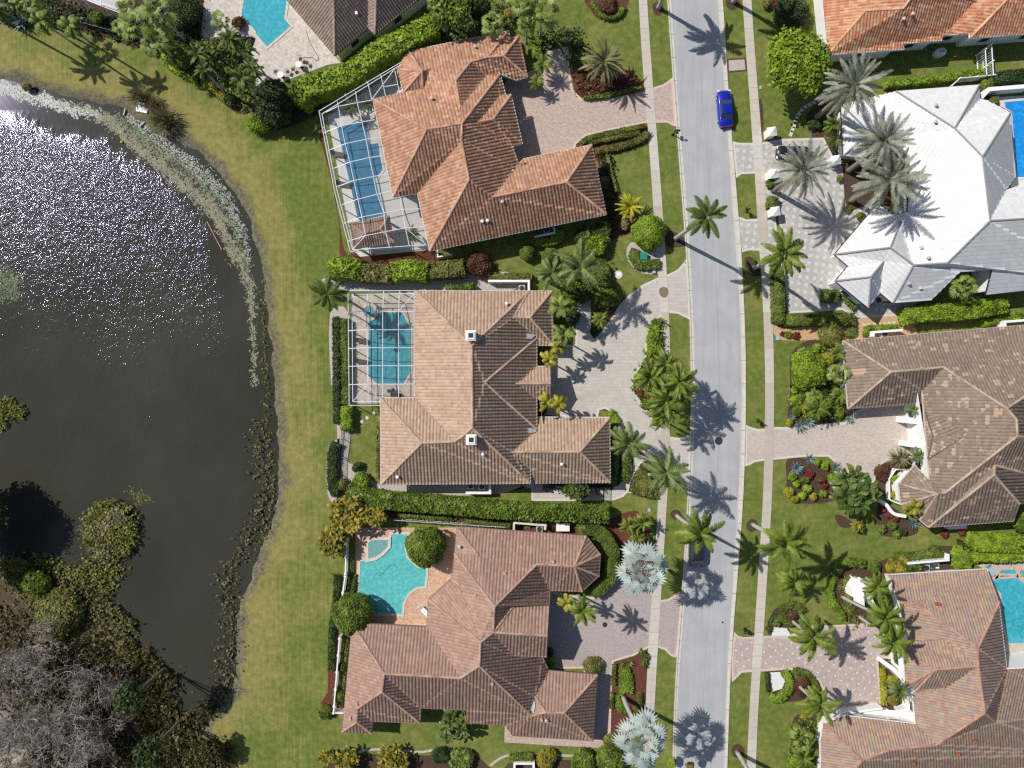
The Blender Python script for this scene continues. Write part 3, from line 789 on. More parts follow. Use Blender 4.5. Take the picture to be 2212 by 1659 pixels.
def build_roof(ptext, ftext, mat, parent, anchors={}, prof='barrel', period=0.42, rows=0.42, pitch=PITCH, capmat=None, fmat=None, wallmat=None,
               caps=True, wall_inset=0.55, windows=0, skip_wall=False, name='roof'):
    pts = {}
    for tok in ptext.split():
        k, s = tok.split('='); pts[k] = q(s)[0]
    faces = []
    for ft in ftext.strip().split('|'):
        f = {}
        ft = ft.strip()
        if '@' in ft:
            ft, up = ft.split('@'); f['up'] = tuple(map(float, up.split(',')))
        if ft.startswith('-'): f['neg'] = 1; ft = ft[1:]
        f['v'] = ft.split(); faces.append(f)
    W, edges, bnd = solve_roof(pts, faces, anchors, pitch)
    AV, AF3, AUV = [], [], []
    off = 0
    cols = np.array([0, .16, .34, .5, .66, .84]) if prof == 'barrel' else np.array([0, .5])
    polysV, polysF, polysUV = [], [], []
    allV, allUV, loopsL, totL = [], [], [], []
    for fi, f in enumerate(faces):
        vs = [W[k] for k in f['v']]
        n = f['n']; s = np.array([n[1], -n[0]])
        for t in tessellate_polygon([[Vector((v.x, v.y, 0)) for v in vs]]):
            a3 = np.array([vs[i] for i in t])
            ab = np.stack([a3[:, :2] @ s, a3[:, :2] @ n], -1)
            ar = (ab[1, 0] - ab[0, 0]) * (ab[2, 1] - ab[0, 1]) - (ab[2, 0] - ab[0, 0]) * (ab[1, 1] - ab[0, 1])
            if abs(ar) < 1e-3: continue
            if ar < 0: a3 = a3[::-1]; ab = ab[::-1]
            # plane z = c0 + c1*a + c2*b
            coef = np.linalg.solve(np.column_stack([np.ones(3), ab]), a3[:, 2])
            lo = ab.min(0); hi = ab.max(0)
            ca = (np.arange(math.floor(lo[0] / period), math.ceil(hi[0] / period) + 1)[:, None] + cols[None]).ravel() * period
            rb = (np.arange(math.floor(lo[1] / rows), math.ceil(hi[1] / rows) + 1)[:, None] + np.array([0, .08])[None]).ravel() * rows
            ca = ca[(ca >= lo[0] - period) & (ca <= hi[0] + period)]; rb = rb[(rb >= lo[1] - rows) & (rb <= hi[1] + rows)]
            CA, RB = np.meshgrid(ca, rb)
            ii = np.arange(CA.size).reshape(CA.shape)
            q4 = np.stack([ii[:-1, :-1], ii[:-1, 1:], ii[1:, 1:], ii[1:, :-1]], -1).reshape(-1, 4)
            fa, fb = CA.ravel(), RB.ravel()
            # throw away cells wholly outside one edge
            keep = np.ones(len(q4), bool)
            for e in range(3):
                p0, p1 = ab[e], ab[(e + 1) % 3]
                sd_ = (p1[0] - p0[0]) * (fb - p0[1]) - (p1[1] - p0[1]) * (fa - p0[0])
                keep &= (sd_[q4] > 0).any(1)
            q4 = q4[keep]
            if not len(q4): continue
            used, inv = np.unique(q4, return_inverse=True)
            tm = mesh_np('tmp', np.stack([fa[used], fb[used], 0 * fa[used]], -1), inv.reshape(-1, 4))
            bm = bmesh.new(); bm.from_mesh(tm); bpy.data.meshes.remove(tm)
            for e in range(3):
                p0, p1 = ab[e], ab[(e + 1) % 3]
                nrm = Vector((p1[1] - p0[1], -(p1[0] - p0[0]), 0)).normalized()
                bmesh.ops.bisect_plane(bm, geom=bm.verts[:] + bm.edges[:] + bm.faces[:], dist=1e-5, plane_co=Vector((*p0, 0)), plane_no=nrm, clear_outer=True)
            bm.verts.index_update()
            co = np.array([v.co[:2] for v in bm.verts])
            if len(co):
                zz = coef[0] + co @ coef[1:] + tile_height(co[:, 0], co[:, 1], prof, period, rows)
                XY = co[:, :1] * s[None] + co[:, 1:] * n[None]
                allV.append(np.column_stack([XY, zz])); allUV.append(co + fi * 37.0 * np.array([period, rows]))
                for fc in bm.faces:
                    loopsL.append([off + v.index for v in fc.verts])
                off += len(co)
            bm.free()
    V = np.concatenate(allV); UV = np.concatenate(allUV)
    by = {}
    for l in loopsL: by.setdefault(len(l), []).append(l)
    me = mesh_np(name, V, [np.array(v) for v in by.values()], mat, uv=UV)
    roof = link(name, me, parent)
    # ridge and hip caps
    if caps:
        shared = {}
        for f in faces:
            ks = f['v']
            for i in range(len(ks)): shared.setdefault(frozenset((ks[i], ks[(i + 1) % len(ks)])), []).append(f)
        rad = 0.17 if prof == 'barrel' else 0.13
        for e, fs in shared.items():
            if len(fs) != 2 or len(e) < 2: continue
            a, b = [W[k] for k in e]
            c1 = sum((W[k] for k in fs[0]['v']), Vector()) / len(fs[0]['v']); c2 = sum((W[k] for k in fs[1]['v']), Vector()) / len(fs[1]['v'])
            d = (b - a)
            perp = Vector((-d.y, d.x, 0)).normalized(); mid = (a + b) / 2
            # convex when both upslopes point towards the edge
            g1 = Vector((*fs[0]['n'], 0)).dot(perp) * (1 if (c1 - mid).dot(perp) < 0 else -1)
            g2 = Vector((*fs[1]['n'], 0)).dot(perp) * (1 if (c2 - mid).dot(perp) < 0 else -1)
            if g1 + g2 < 0.15: continue
            mb = MB(); L = d.length; nseg = max(1, int(L / 0.42)); u = d / L
            for k in range(nseg):
                p0 = a + u * (L * k / nseg); p1 = a + u * (L * (k + 1) / nseg + 0.03)
                vs = []
                for p, r_, dz in ((p0, rad, 0.05), (p1, rad * 0.82, 0.075)):
                    for ang in (0, 45, 90, 135, 180):
                        vs.append(p + perp * (r_ * math.cos(R(ang))) + Vector((0, 0, 0.03 + dz + r_ * 0.75 * math.sin(R(ang)))))
                mb.add(vs, [(j, j + 1, j + 6, j + 5) for j in range(4)] + [(0, 1, 2, 3, 4)[::-1], (5, 6, 7, 8, 9)])
            mb.build('ridge_cap', capmat or mat, roof)

    # boundary loop -> fascia, walls
    nxt = {}
    for f in faces:
        ks = f['v']
        pl = [(pts[k][0], -pts[k][1]) for k in ks]
        if area(pl) < 0: ks = ks[::-1]
        for i in range(len(ks)):
            a, b = ks[i], ks[(i + 1) % len(ks)]
            if edges[frozenset((a, b))] == 1: nxt.setdefault(a, []).append(b)
    mbf = MB(); loops = []
    while nxt:
        st = next(iter(nxt)); cur = st; lp = []
        while cur in nxt:
            lp.append(cur); b = nxt[cur].pop()
            if not nxt[cur]: del nxt[cur]
            cur = b
            if cur == st: break
        if len(lp) > 2: loops.append(lp)
    wallobj = None
    for lp in loops:
        ring = [W[k] for k in lp]
        for i in range(len(ring)):
            a, b = ring[i], ring[(i + 1) % len(ring)]
            if abs(a.z - b.z) < 2.2: mbf.bar(a + Vector((0, 0, -0.06)), b + Vector((0, 0, -0.06)), 0.09, 0.2)
        if skip_wall or len(ring) < 3: continue
        r2 = [tuple(v.xy) for v in ring]
        if area(r2) < 4: continue
        inn = offset(r2, -wall_inset)
        mbw = MB(); n_ = len(inn)
        zt = [min(v.z, EAVE + 0.9) - 0.02 for v in ring]
        vs = [(x, y, -0.05) for x, y in inn] + [(x, y, zt[i]) for i, (x, y) in enumerate(inn)]
        mbw.add(vs, [(i, (i + 1) % n_, n_ + (i + 1) % n_, n_ + i) for i in range(n_)])
        wall = mbw.build('wall', wallmat or M['stucco'], parent)
        cnt = 0
        for i in range(n_):
            a, b = Vector((*inn[i], 0)), Vector((*inn[(i + 1) % n_], 0))
            L = (b - a).length
            if L < 2.6 or cnt >= windows: continue
            if abs(a.x) > 68 or abs(a.y) > 52: continue
            nw = max(1, int(L // 4.5)); u = (b - a) / L; o_ = Vector((u.y, -u.x, 0)); rz = math.atan2(u.y, u.x)
            for k in range(nw):
                c_ = a + u * (L * (k + 0.5) / nw)
                fr = MB()
                wd, hh = 1.3, 1.2
                for (dx, dz, sx, sz) in ((-wd / 2, 0, .09, hh), (wd / 2, 0, .09, hh), (0, hh / 2, wd + .09, .09), (0, -hh / 2, wd + .2, .1)):
                    fr.box(tuple(c_ + u * dx + o_ * 0.05 + Vector((0, 0, 1.5 + dz))), (sx, 0.1, sz), rz)
                wo = fr.build('window', M['white'], parent)
                pn = MB(); pn.box(tuple(c_ + o_ * 0.025 + Vector((0, 0, 1.5))), (wd - .1, 0.04, hh - .08), rz); pn.build('pane', M['glass'], wo)
                cnt += 1
    mbf.build('fascia', fmat or M['white'], parent)
    return W, roof

def on_roof(W, x, y):
    """height of the highest roof corner near is not needed: plane by inverse distance"""
    best = 0; sw = 0
    for v in W.values():
        d = 1 / (0.3 + (v.x - x) ** 2 + (v.y - y) ** 2); best += v.z * d; sw += d
    return best / sw
def roof_hit(obj, pxy, zg=4.5):
    x, y, _ = P(pxy, zg)
    for _i in range(3):
        ok, loc, nr, fi = obj.ray_cast(Vector((x, y, 40)), Vector((0, 0, -1)))
        if not ok: return Vector((x, y, zg)), Vector((0, 0, 1))
        x, y, _ = P(pxy, loc.z)
    return loc, nr
def vents(roof, parent, s, mat, kind='pipe'):
    for p in q(s):
        loc, _ = roof_hit(roof, p)
        mb = MB()
        if kind == 'pipe': mb.lathe((loc.x, loc.y, loc.z - 0.1), [(0.14, 0), (0.14, 0.42), (0.20, 0.42), (0.20, 0.52), (0.06, 0.58)], 12)
        elif kind == 'hood':
            mb.box((loc.x, loc.y, loc.z + 0.1), (0.38, 0.42, 0.34), 0.2, 0.8)
        mb.build('roof_vent', mat, parent)

M['terra'] = rooftile('terracotta_barrel_tiles', [(0.363, 0.188, 0.117), (0.433, 0.243, 0.156), (0.502, 0.291, 0.191), (0.398, 0.197, 0.130), (0.536, 0.342, 0.225)], (0.286, 0.145, 0.095))
M['terracap'] = leafmat('terracotta_ridge_caps', [(0.374, 0.203, 0.137), (0.446, 0.256, 0.173), (0.491, 0.291, 0.201)], 0.0, 0.8)
M['tan'] = rooftile('tan_tiles', [(0.372, 0.258, 0.191), (0.437, 0.311, 0.225), (0.493, 0.365, 0.268), (0.409, 0.267, 0.204), (0.465, 0.320, 0.217)], (0.316, 0.223, 0.170))
M['tancap'] = leafmat('tan_ridge_caps', [(0.372, 0.264, 0.191), (0.428, 0.308, 0.224)], 0.0, 0.8)
M['rose'] = rooftile('rose_brown_tiles', [(0.311, 0.192, 0.149), (0.360, 0.233, 0.176), (0.401, 0.270, 0.203), (0.327, 0.196, 0.156)], (0.270, 0.172, 0.140))
M['rosecap'] = leafmat('rose_ridge_caps', [(0.344, 0.220, 0.168), (0.385, 0.254, 0.195)], 0.0, 0.8)
M['mott'] = rooftile('weathered_brown_tiles', [(0.214, 0.160, 0.123), (0.253, 0.192, 0.149), (0.285, 0.219, 0.167), (0.229, 0.172, 0.134)], (0.166, 0.125, 0.100), patch=(0.371, 0.266, 0.193), rows=0.38)
M['mottcap'] = leafmat('weathered_ridge_caps', [(0.360, 0.268, 0.202), (0.414, 0.308, 0.235)], 0.0, 0.8)
M['multi'] = rooftile('blended_clay_tiles', [(0.330, 0.208, 0.157), (0.375, 0.272, 0.179), (0.255, 0.238, 0.220), (0.353, 0.229, 0.179), (0.398, 0.297, 0.195), (0.301, 0.187, 0.153)], (0.285, 0.203, 0.169))
M['multicap'] = leafmat('clay_ridge_caps', [(0.356, 0.192, 0.149), (0.387, 0.216, 0.164)], 0.0, 0.8)
M['brown'] = rooftile('brown_grey_tiles', [(0.25, 0.185, 0.15), (0.31, 0.235, 0.19), (0.36, 0.27, 0.215), (0.28, 0.20, 0.17)], (0.22, 0.165, 0.14), period=0.36, rows=0.38)
M['browncap'] = leafmat('brown_ridge_caps', [(0.30, 0.21, 0.17), (0.35, 0.25, 0.20)], 0.0, 0.8)
M['orange'] = rooftile('orange_clay_tiles', [(0.485, 0.198, 0.108), (0.552, 0.297, 0.173), (0.586, 0.376, 0.238), (0.435, 0.168, 0.097)], (0.419, 0.218, 0.140), period=0.36, rows=0.46)
M['orangecap'] = leafmat('orange_ridge_caps', [(0.570, 0.292, 0.165), (0.627, 0.346, 0.198)], 0.0, 0.8)
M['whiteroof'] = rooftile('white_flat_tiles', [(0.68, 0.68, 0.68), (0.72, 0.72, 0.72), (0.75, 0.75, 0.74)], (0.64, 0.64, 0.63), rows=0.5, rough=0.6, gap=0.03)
M['gutterbrown'] = plain('brown_gutter', (0.16, 0.11, 0.09), 0.5, 0.4, 0.1)

def house(name, label, cx, cy):
    return tag(link(name, None), label, 'house')
def reroot(root, pxy):
    """put the house's empty at its base centre without moving the parts"""
    x, y, _ = P(pxy, 0)
    root.location = (x, y, 0)
    for ch in root.children:
        ch.location = (-x, -y, 0)

# ---- terracotta house with the long screened pool
hA = house('house', 'terracotta barrel-tiled house beside the long slanted screened pool', 0, 0)
WA, rA = build_roof(
 "a=10:1320,440 b=10:2180,268 b2=20:-15,328 c=20:60,310 d=20:135,665 e=20:35,692 h=10:2000,497 i=10:2140,485 j=10:1855,535 k=10:1725,700 l=10:1505,603 m=10:1435,615 n=10:1215,600 o=10:1275,800 Q=10:1440,765 r=10:1010,857 s=10:1475,1120 t=10:1780,1068 u=10:1765,930 v=11:1185,45 w=11:1395,12 x=10:1775,1215 y=10:1840,1555 z=11:1500,510 A=21:815,195 B=20:470,1575 C=11:2045,45 D=20:690,1250 E=20:100,1372 F=10:2110,640 G=10:2155,810 H=10:2205,818 I=20:90,1242 J=20:5,1265 K=20:80,1480 L=20:-30,1505 M=10:2050,1030 N=10:1918,1057 O=10:1990,655 U=10:2100,830",
 "a b h j k l m | b b2 h | b2 c i h | c d i | -k u O j | d e F O j h i | a n m | n o m | o Q m | Q l m | r o Q l k u t s | v r s | w v s t x | z w x y | A z y C B | D A B | E D B C | F G U N t | U H M N | O F t u | H I J M | J K L E C y x t N M",
 M['terra'], hA, capmat=M['terracap'], fmat=M['white'], windows=10, wall_inset=.95)
vents(rA, hA, "10:1895,410 10:1522,857 11:2130,90", M['metal'])
vents(rA, hA, "11:1955,258 11:2000,252", M['white'])
# ---- tan house with two chimneys
hB = house('house', 'tan tiled house with two white chimneys and a circular grey drive', 0, 0)
WB, rB = build_roof(
 "a=11:1375,852 b=21:145,855 c=11:1865,1330 d=12:1870,380 e=12:1370,117 f=12:1720,498 g=12:1075,120 h=12:1432,510 i=12:1078,868 j=22:160,860 k=21:345,855 l=21:155,1085 m=21:15,1085 n=21:360,1325 o=21:220,1325 p=21:215,1262 qq=11:1975,1645 r=22:215,392 s=22:0,588 t=22:585,585 u=22:845,288 v=22:850,852 w=22:205,856 x=22:228,285 y=22:160,738",
 "a b c | e a c d f | g e f h | i g h | j i h f d | -c d j y s r qq p m b | p r qq | b k l m | k n l | n o p m l | x u t s r | u v t | v w y s t",
 M['tan'], hB, capmat=M['tancap'], fmat=M['white'], windows=10, wall_inset=.95)
W2, rB2 = build_roof("A=21:115,1508 B=21:330,1505 C=22:328,130 D=22:125,132 E=21:-10,1655 F=21:332,1655", "A B F E | C D E F", M['tan'], hB,
                     capmat=M['tancap'], anchors={'A': 3.3, 'B': 3.3, 'C': 3.3, 'D': 3.3, 'E': 4.3, 'F': 4.3}, skip_wall=True, name='porch_roof')
vents(rB, hB, "12:1225,800 12:1960,605 11:2165,965 22:428,690", M['white'])
# ---- rose house
hC = house('house', 'rose-brown tiled house with an octagonal end and a coral pool terrace', 0, 0)
WC, rC = build_roof(
 "a=12:1735,1230 b=22:640,1310 c=22:765,1470 d=23:752,0 e=23:605,135 f=23:330,125 g=22:540,1575 h=22:215,1555 i=13:2060,265 j=12:1920,1480 k=12:1715,1462 l=13:1692,20 m=13:1490,200 n=13:1475,437 o=13:830,405 p=13:745,1345 qq=13:1000,1360 r=13:1010,1255 s=13:1420,1270 t=13:1425,1140 u=13:1818,1158 v=13:1818,1270 w=13:2150,1288 x=13:2050,485 y=13:1940,570 z=13:1930,775 A=13:1768,880 B=13:1108,842 C=13:1088,1000 D=13:878,1142 E=13:872,1262 F=13:1755,75 G=23:300,700 H=23:322,255 I=23:305,515 J=23:20,250 K=23:290,1175 L=23:450,1180 M=23:740,850 N=23:700,1425 O=23:320,815 P=23:0,1372 QQ=23:170,1205 R=23:270,702 S=23:200,1040 T=23:20,690",
 "a b g h i k j | k a j | l k i x y F | m l F y | n m y z A | o n A B | p o B C D E | qq p E | r qq E D | s r D C | t s C B | u t B A z QQ P w v | -y z QQ S O R T x | f H J x i h | e f h g | J H I x | G T x I | b c g | c d g | d e g | O M L K S | M N L | N P QQ K L | QQ S K",
 M['rose'], hC, capmat=M['rosecap'], fmat=M['gutterbrown'], windows=10, wall_inset=1.0)
vents(rC, hC, "13:870,1100 13:815,1228 13:1895,160 13:2040,930 12:2150,1635 22:355,1535 23:255,1240", M['redfurn'], 'hood')
vents(rC, hC, "23:295,1240 12:1760,1400", M['metal'])
# ---- brown roof at the top
hD = house('house', 'brown-grey tiled house cut by the top edge, above the pool with the dining chairs', 0, 0)
WD, rD = build_roof("a=10:-60,-380 b=10:680,482 c=10:672,-100 d=10:640,-700 e=10:970,245 f=10:1028,300 g=10:1800,-330 h=10:1038,-40 i=10:970,-40 j=10:1040,-700",
 "b a d c | e b c i | c d j h i @-.6,-.8 | i e f h @1,0 | f g j h", M['brown'], hD, capmat=M['browncap'], wallmat=M['whitestucco'], windows=8, period=0.36, rows=0.38, fmat=M['gutterbrown'],
 anchors={'b': 3.2, 'a': 3.2, 'e': 3.2, 'f': 3.2, 'g': 3.2, 'c': 5.4, 'd': 5.4, 'h': 4.9, 'j': 4.9})
vents(rD, hD, "10:870,118", M['white'], 'hood')
# ---- orange roof top right
hE = house('house', 'white-walled house under a bright orange clay roof in the top right corner', 0, 0)
WE, rE = build_roof("a=30:415,-500 c=30:515,475 c0=30:440,100 c1=30:425,-100 k=30:840,95 l=30:1165,75 M=30:1330,-150 M2=30:1400,-500 d=30:1175,425 e=30:1160,375 f=30:1500,350 g=30:1510,305 h=30:1740,290 i=30:1745,330 n=30:1790,10 N=30:2060,0 N2=30:2400,-380 j=30:2900,240 j2=30:2900,-380 n2=30:2000,-260",
 "c a M2 M l k @1,.05 | d c k l M n g f e @0.05,-1 | -M M2 n2 n @-1,0 | g n N i h @1,0.1 | n n2 N2 N @1,0.1 | i N N2 j2 j @0.05,-1",
 M['orange'], hE, capmat=M['orangecap'], wallmat=M['whitestucco'], windows=10, period=0.36, rows=0.46,
 anchors={'c': 3.4, 'd': 3.4, 'e': 3.4, 'f': 3.4, 'g': 3.4, 'h': 3.4, 'i': 3.4, 'j': 3.4, 'a': 3.4})
vents(rE, hE, "30:1158,175 30:1232,135", M['stone'])
# ---- white roof
hF = house('house', 'large angular house with a bright white flat-tiled roof behind grey date palms', 0, 0)
WF, rF = build_roof("a=30:1100,788 b=30:1825,732 c=30:1835,855 e=30:1885,862 f=30:2095,970 g=30:1850,1355 h=30:2140,1530 i=30:628,900 j=30:650,1350 K=30:1215,1400 J=31:1205,170 J2=31:1085,195 m=31:950,95 n=31:570,540 o=31:690,640 p=31:580,770 qq=31:865,1000 r=31:968,870 s=31:1075,960 t=31:1410,935 u=31:1660,692 v=31:1935,675 w=31:1880,890 x=31:2900,780 A=31:1140,255 B=31:1055,480 C=31:1255,632 D=31:1545,615 E=31:1915,250 F2=31:2900,190 G=31:885,735 H=31:998,600 d=30:1610,1110 PP=31:2060,-20 QQ=31:2900,-300 k=30:870,1140 k2=30:1100,1180",
 "a b d | b c d | -d c e f g @0,1 | i a d g E D C A J2 J K k2 @1,0.45 | -k2 k i @0,1 | i j k | j K k2 k @0,-1 | f h PP E g @-1,0 | PP QQ F2 E @-.1,1 | t s C D E F2 x w v u | n m J2 A B @.7,.6 | A C B @-.8,.4 | o n B C s r H @.7,-.7 | o p G H @.1,1 | qq p G | r qq G H @-.9,-.3",
 M['whiteroof'], hF, capmat=M['whiteroof'], wallmat=M['whitestucco'], prof='flat', rows=0.5, windows=12, fmat=M['dark'])
vents(rF, hF, "30:1442,915 30:1435,1060 31:1208,795 31:1375,572", M['metal'])
vents(rF, hF, "31:1315,830 31:1320,480", M['stone'], 'hood')
# ---- weathered roof
hG = house('house', 'white-walled house with a weathered brown roof speckled with pale replacement tiles', 0, 0)
WG, rG = build_roof("a=31:645,1285 b=31:2900,1090 A=31:2900,1320 Z=32:2700,900 Z3=32:2700,500 Z2=32:2700,1040 c=31:1060,1555 d=31:1512,1515 e=32:690,215 f=32:1325,172 g=32:1330,55 h=32:2060,210 i=32:2145,310 j=32:2150,450 k=32:1520,945 l=32:1460,950 m=32:1395,830 u=32:1310,1175 v=32:1385,1237 w=32:2118,1185 x=32:2170,1035 y=32:1950,785 Y=32:1955,700 r=32:1265,700 s=32:1130,862 t=32:1145,1042",
 "a b A h d c | e a c | f e c d g | m g d h i j k l @1,0 | h A Z3 j i @-1,0 | j Z3 Z Y v u l k @0.07,-1 | v Y y @1,.3 | v w x y | x Z2 Z Y y @-1,0 | s r m l @.5,.86 | t s l | u t l",
 M['mott'], hG, capmat=M['mottcap'], wallmat=M['whitestucco'], windows=12, rows=0.38, fmat=M['stone'])
W3, rG2 = build_roof("p=32:1430,457 qq=32:1735,425 n=32:1385,645 o=32:1362,240", "p o qq @.9,-.45 | n p qq @.95,.3", M['mott'], hG, rows=0.38, capmat=M['mottcap'], skip_wall=True, fmat=M['gutterbrown'],
  anchors={'p': 4.6, 'o': 4.0, 'n': 4.0, 'qq': 5.9}, name='porch_roof')
# ---- blended clay roof
hH = house('house', 'house with a blended pink and grey clay roof behind the dotted paver drive, bottom right', 0, 0)
WH, rH = build_roof("a=33:1040,-12 b=32:1890,1597 c=33:1912,0 d=33:1995,225 e=33:2062,800 f=33:1195,243 g=33:1290,237 h=33:1810,620 i=33:1870,1182 j=33:1450,1457 k=33:1045,1498 l=33:1960,1258 m=33:2900,1190 n=33:2900,760 p=33:1150,300 qq=33:1205,560 r=33:1510,545 s=33:1170,650 t=33:1180,945 u=33:1270,995 v=33:1440,808 w=33:1812,775 X=33:1520,970 x=33:1245,1000 y=33:1272,1275 z=33:665,1205 A=33:475,1275 B=33:450,1420 C=33:460,2000 D=33:815,1590 G=33:2900,1530",
 "a b c d h g f | d e l i w h | p a f | qq p f g h w r @1,.1 | qq r w v s @.1,1 | s t v | t u v | u X w v @.1,-1 | y x X w i j @1,.08 | z y j k @.1,1 | A z k D @.1,1 | B A D @1,0 | C B D @1,0 | G C D k j i l m | l e n m @.1,-1",
 M['multi'], hH, capmat=M['multicap'], wallmat=M['whitestucco'], windows=12, period=0.36)
vents(rH, hH, "33:1437,232 33:1465,232 33:1780,1420 33:1635,1528 33:1250,1608", M['terracotta_pot'])
# ---- chimneys of the tan house
def chimney(px, py, parent, roof):
    s_ = q(f"V:{px},{py}")[0]
    loc, _ = roof_hit(roof, s_, 6.5)
    x, y, z = loc.x, loc.y, loc.z
    mb = MB(); mb.box((x, y, z + 0.35), (0.95, 0.95, 1.5)); mb.box((x, y, z + 1.14), (1.25, 1.25, 0.12)); mb.box((x, y, z + 1.27), (0.95, 0.95, 0.14))
    ch = mb.build('chimney', M['white'], parent)
    mb = MB(); mb.box((x, y, z + 1.36), (0.55, 0.55, 0.1)); mb.build('flue_cap', M['dark'], ch)
chimney(1018, 726, hB, rB); chimney(1019, 948, hB, rB)
# valley flashings
for hs, rf, s in ((hB, rB, "21:128,1220 21:200,1238 21:170,1270 21:128,1270"), (hB, rB, "22:142,378 22:212,392 22:205,415 22:145,425"), (hC, rC, "23:190,1065 23:200,1110 23:185,1190 23:165,1150")):
    pp = q(s); mb = MB()
    vs = []
    for p in pp:
        loc, _ = roof_hit(rf, p, 3.8); vs.append(tuple(loc + Vector((0, 0, 0.16))))
    mb.add(vs + [(x, y, z - 0.2) for x, y, z in vs], [(0, 1, 2, 3), (4, 5, 1, 0), (5, 6, 2, 1), (6, 7, 3, 2), (7, 4, 0, 3)])
    mb.build('valley_flashing', M['metal'], hs)
for h_, pxy in ((hA, (1060, 300)), (hB, (1040, 850)), (hC, (1040, 1380)), (hD, (830, -60)), (hE, (2000, 20)), (hF, (2000, 450)), (hG, (2050, 930)), (hH, (2050, 1450))):
    reroot(h_, pxy)
# ------------------------------------------------------------------ plants
L_ = {}
L_['hedge'] = leafmat('hedge_leaves', [(0.059, 0.112, 0.013), (0.099, 0.165, 0.018), (0.145, 0.218, 0.024), (0.198, 0.264, 0.033)])
L_['bright'] = leafmat('bright_leaves', [(0.092, 0.172, 0.013), (0.158, 0.264, 0.018), (0.238, 0.356, 0.022), (0.304, 0.409, 0.033)])
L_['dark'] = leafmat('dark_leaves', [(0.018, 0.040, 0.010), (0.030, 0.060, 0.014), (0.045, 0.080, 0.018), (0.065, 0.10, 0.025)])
L_['olive'] = leafmat('olive_leaves', [(0.10, 0.115, 0.02), (0.092, 0.099, 0.024), (0.145, 0.158, 0.033), (0.198, 0.205, 0.044), (0.251, 0.238, 0.066)])
L_['trim'] = leafmat('clipped_leaves', [(0.073, 0.112, 0.018), (0.106, 0.152, 0.022), (0.139, 0.191, 0.029), (0.178, 0.218, 0.039)])
L_['grassy'] = leafmat('young_clipped_leaves', [(0.112, 0.185, 0.015), (0.145, 0.238, 0.020), (0.185, 0.277, 0.026), (0.224, 0.310, 0.033)])
L_['yellow'] = leafmat('yellow_leaves', [(0.22, 0.22, 0.02), (0.38, 0.34, 0.03), (0.50, 0.42, 0.05), (0.30, 0.30, 0.03)])
L_['maroon'] = leafmat('maroon_leaves', [(0.09, 0.03, 0.02), (0.15, 0.055, 0.03), (0.20, 0.09, 0.04), (0.12, 0.07, 0.03)])
L_['red'] = leafmat('red_leaves', [(0.30, 0.02, 0.04), (0.42, 0.04, 0.07), (0.22, 0.03, 0.04), (0.10, 0.07, 0.02)])
L_['croton'] = leafmat('croton_leaves', [(0.06, 0.085, 0.014), (0.10, 0.14, 0.016), (0.17, 0.20, 0.02), (0.30, 0.25, 0.02), (0.12, 0.15, 0.02), (0.36, 0.19, 0.02), (0.20, 0.21, 0.02), (0.42, 0.33, 0.04)])
L_['palm'] = leafmat('palm_leaflets', [(0.051, 0.087, 0.014), (0.080, 0.128, 0.020), (0.114, 0.169, 0.030), (0.148, 0.198, 0.040)])
L_['palmbright'] = leafmat('bright_palm_leaflets', [(0.077, 0.131, 0.014), (0.125, 0.192, 0.023), (0.182, 0.252, 0.036), (0.240, 0.292, 0.045)])
L_['palmyellow'] = leafmat('yellow_palm_leaflets', [(0.156, 0.204, 0.020), (0.264, 0.288, 0.030), (0.408, 0.396, 0.050), (0.528, 0.432, 0.050)])
L_['palmgold'] = leafmat('gold_cycad_leaflets', [(0.504, 0.432, 0.020), (0.624, 0.528, 0.030), (0.720, 0.600, 0.050), (0.384, 0.396, 0.030)])
L_['coco'] = leafmat('soft_palm_leaflets', [(0.090, 0.144, 0.035), (0.132, 0.198, 0.050), (0.180, 0.240, 0.065), (0.240, 0.288, 0.090)])
L_['date'] = leafmat('grey_date_leaflets', [(0.15, 0.17, 0.12), (0.22, 0.24, 0.175), (0.30, 0.32, 0.24), (0.40, 0.41, 0.32)])
L_['datewarm'] = leafmat('olive_date_leaflets', [(0.11, 0.14, 0.06), (0.17, 0.19, 0.085), (0.24, 0.25, 0.12), (0.33, 0.29, 0.14)])
L_['fan'] = leafmat('fan_palm_leaflets', [(0.07, 0.13, 0.02), (0.13, 0.21, 0.035), (0.21, 0.30, 0.055), (0.32, 0.37, 0.09)])
L_['bismarck'] = leafmat('silver_fan_leaflets', [(0.36, 0.42, 0.40), (0.46, 0.52, 0.51), (0.56, 0.61, 0.61), (0.28, 0.35, 0.31)], 0.15)
L_['agave'] = leafmat('blue_agave_leaves', [(0.13, 0.21, 0.21), (0.20, 0.29, 0.30), (0.28, 0.37, 0.38)])
L_['paddle'] = leafmat('paddle_leaves', [(0.035, 0.075, 0.014), (0.06, 0.11, 0.02), (0.10, 0.16, 0.035), (0.17, 0.22, 0.06)], 0.3, 0.35)
L_['shade'] = leafmat('shadow_dark_leaves', [(0.020, 0.018, 0.008), (0.040, 0.034, 0.012), (0.075, 0.065, 0.018), (0.13, 0.11, 0.025)])  # brown leaves darkened in colour to carry the shadow over the shore
L_['reed'] = leafmat('reed_blades', [(0.17, 0.15, 0.07), (0.24, 0.20, 0.10), (0.11, 0.13, 0.045), (0.32, 0.27, 0.15)])
L_['marsh'] = leafmat('marsh_leaves', [(0.09, 0.11, 0.014), (0.19, 0.23, 0.02), (0.32, 0.36, 0.03), (0.20, 0.18, 0.05)])
L_['marshdry'] = leafmat('dry_marsh_leaves', [(0.13, 0.095, 0.055), (0.19, 0.145, 0.085), (0.26, 0.205, 0.125), (0.14, 0.13, 0.05)])
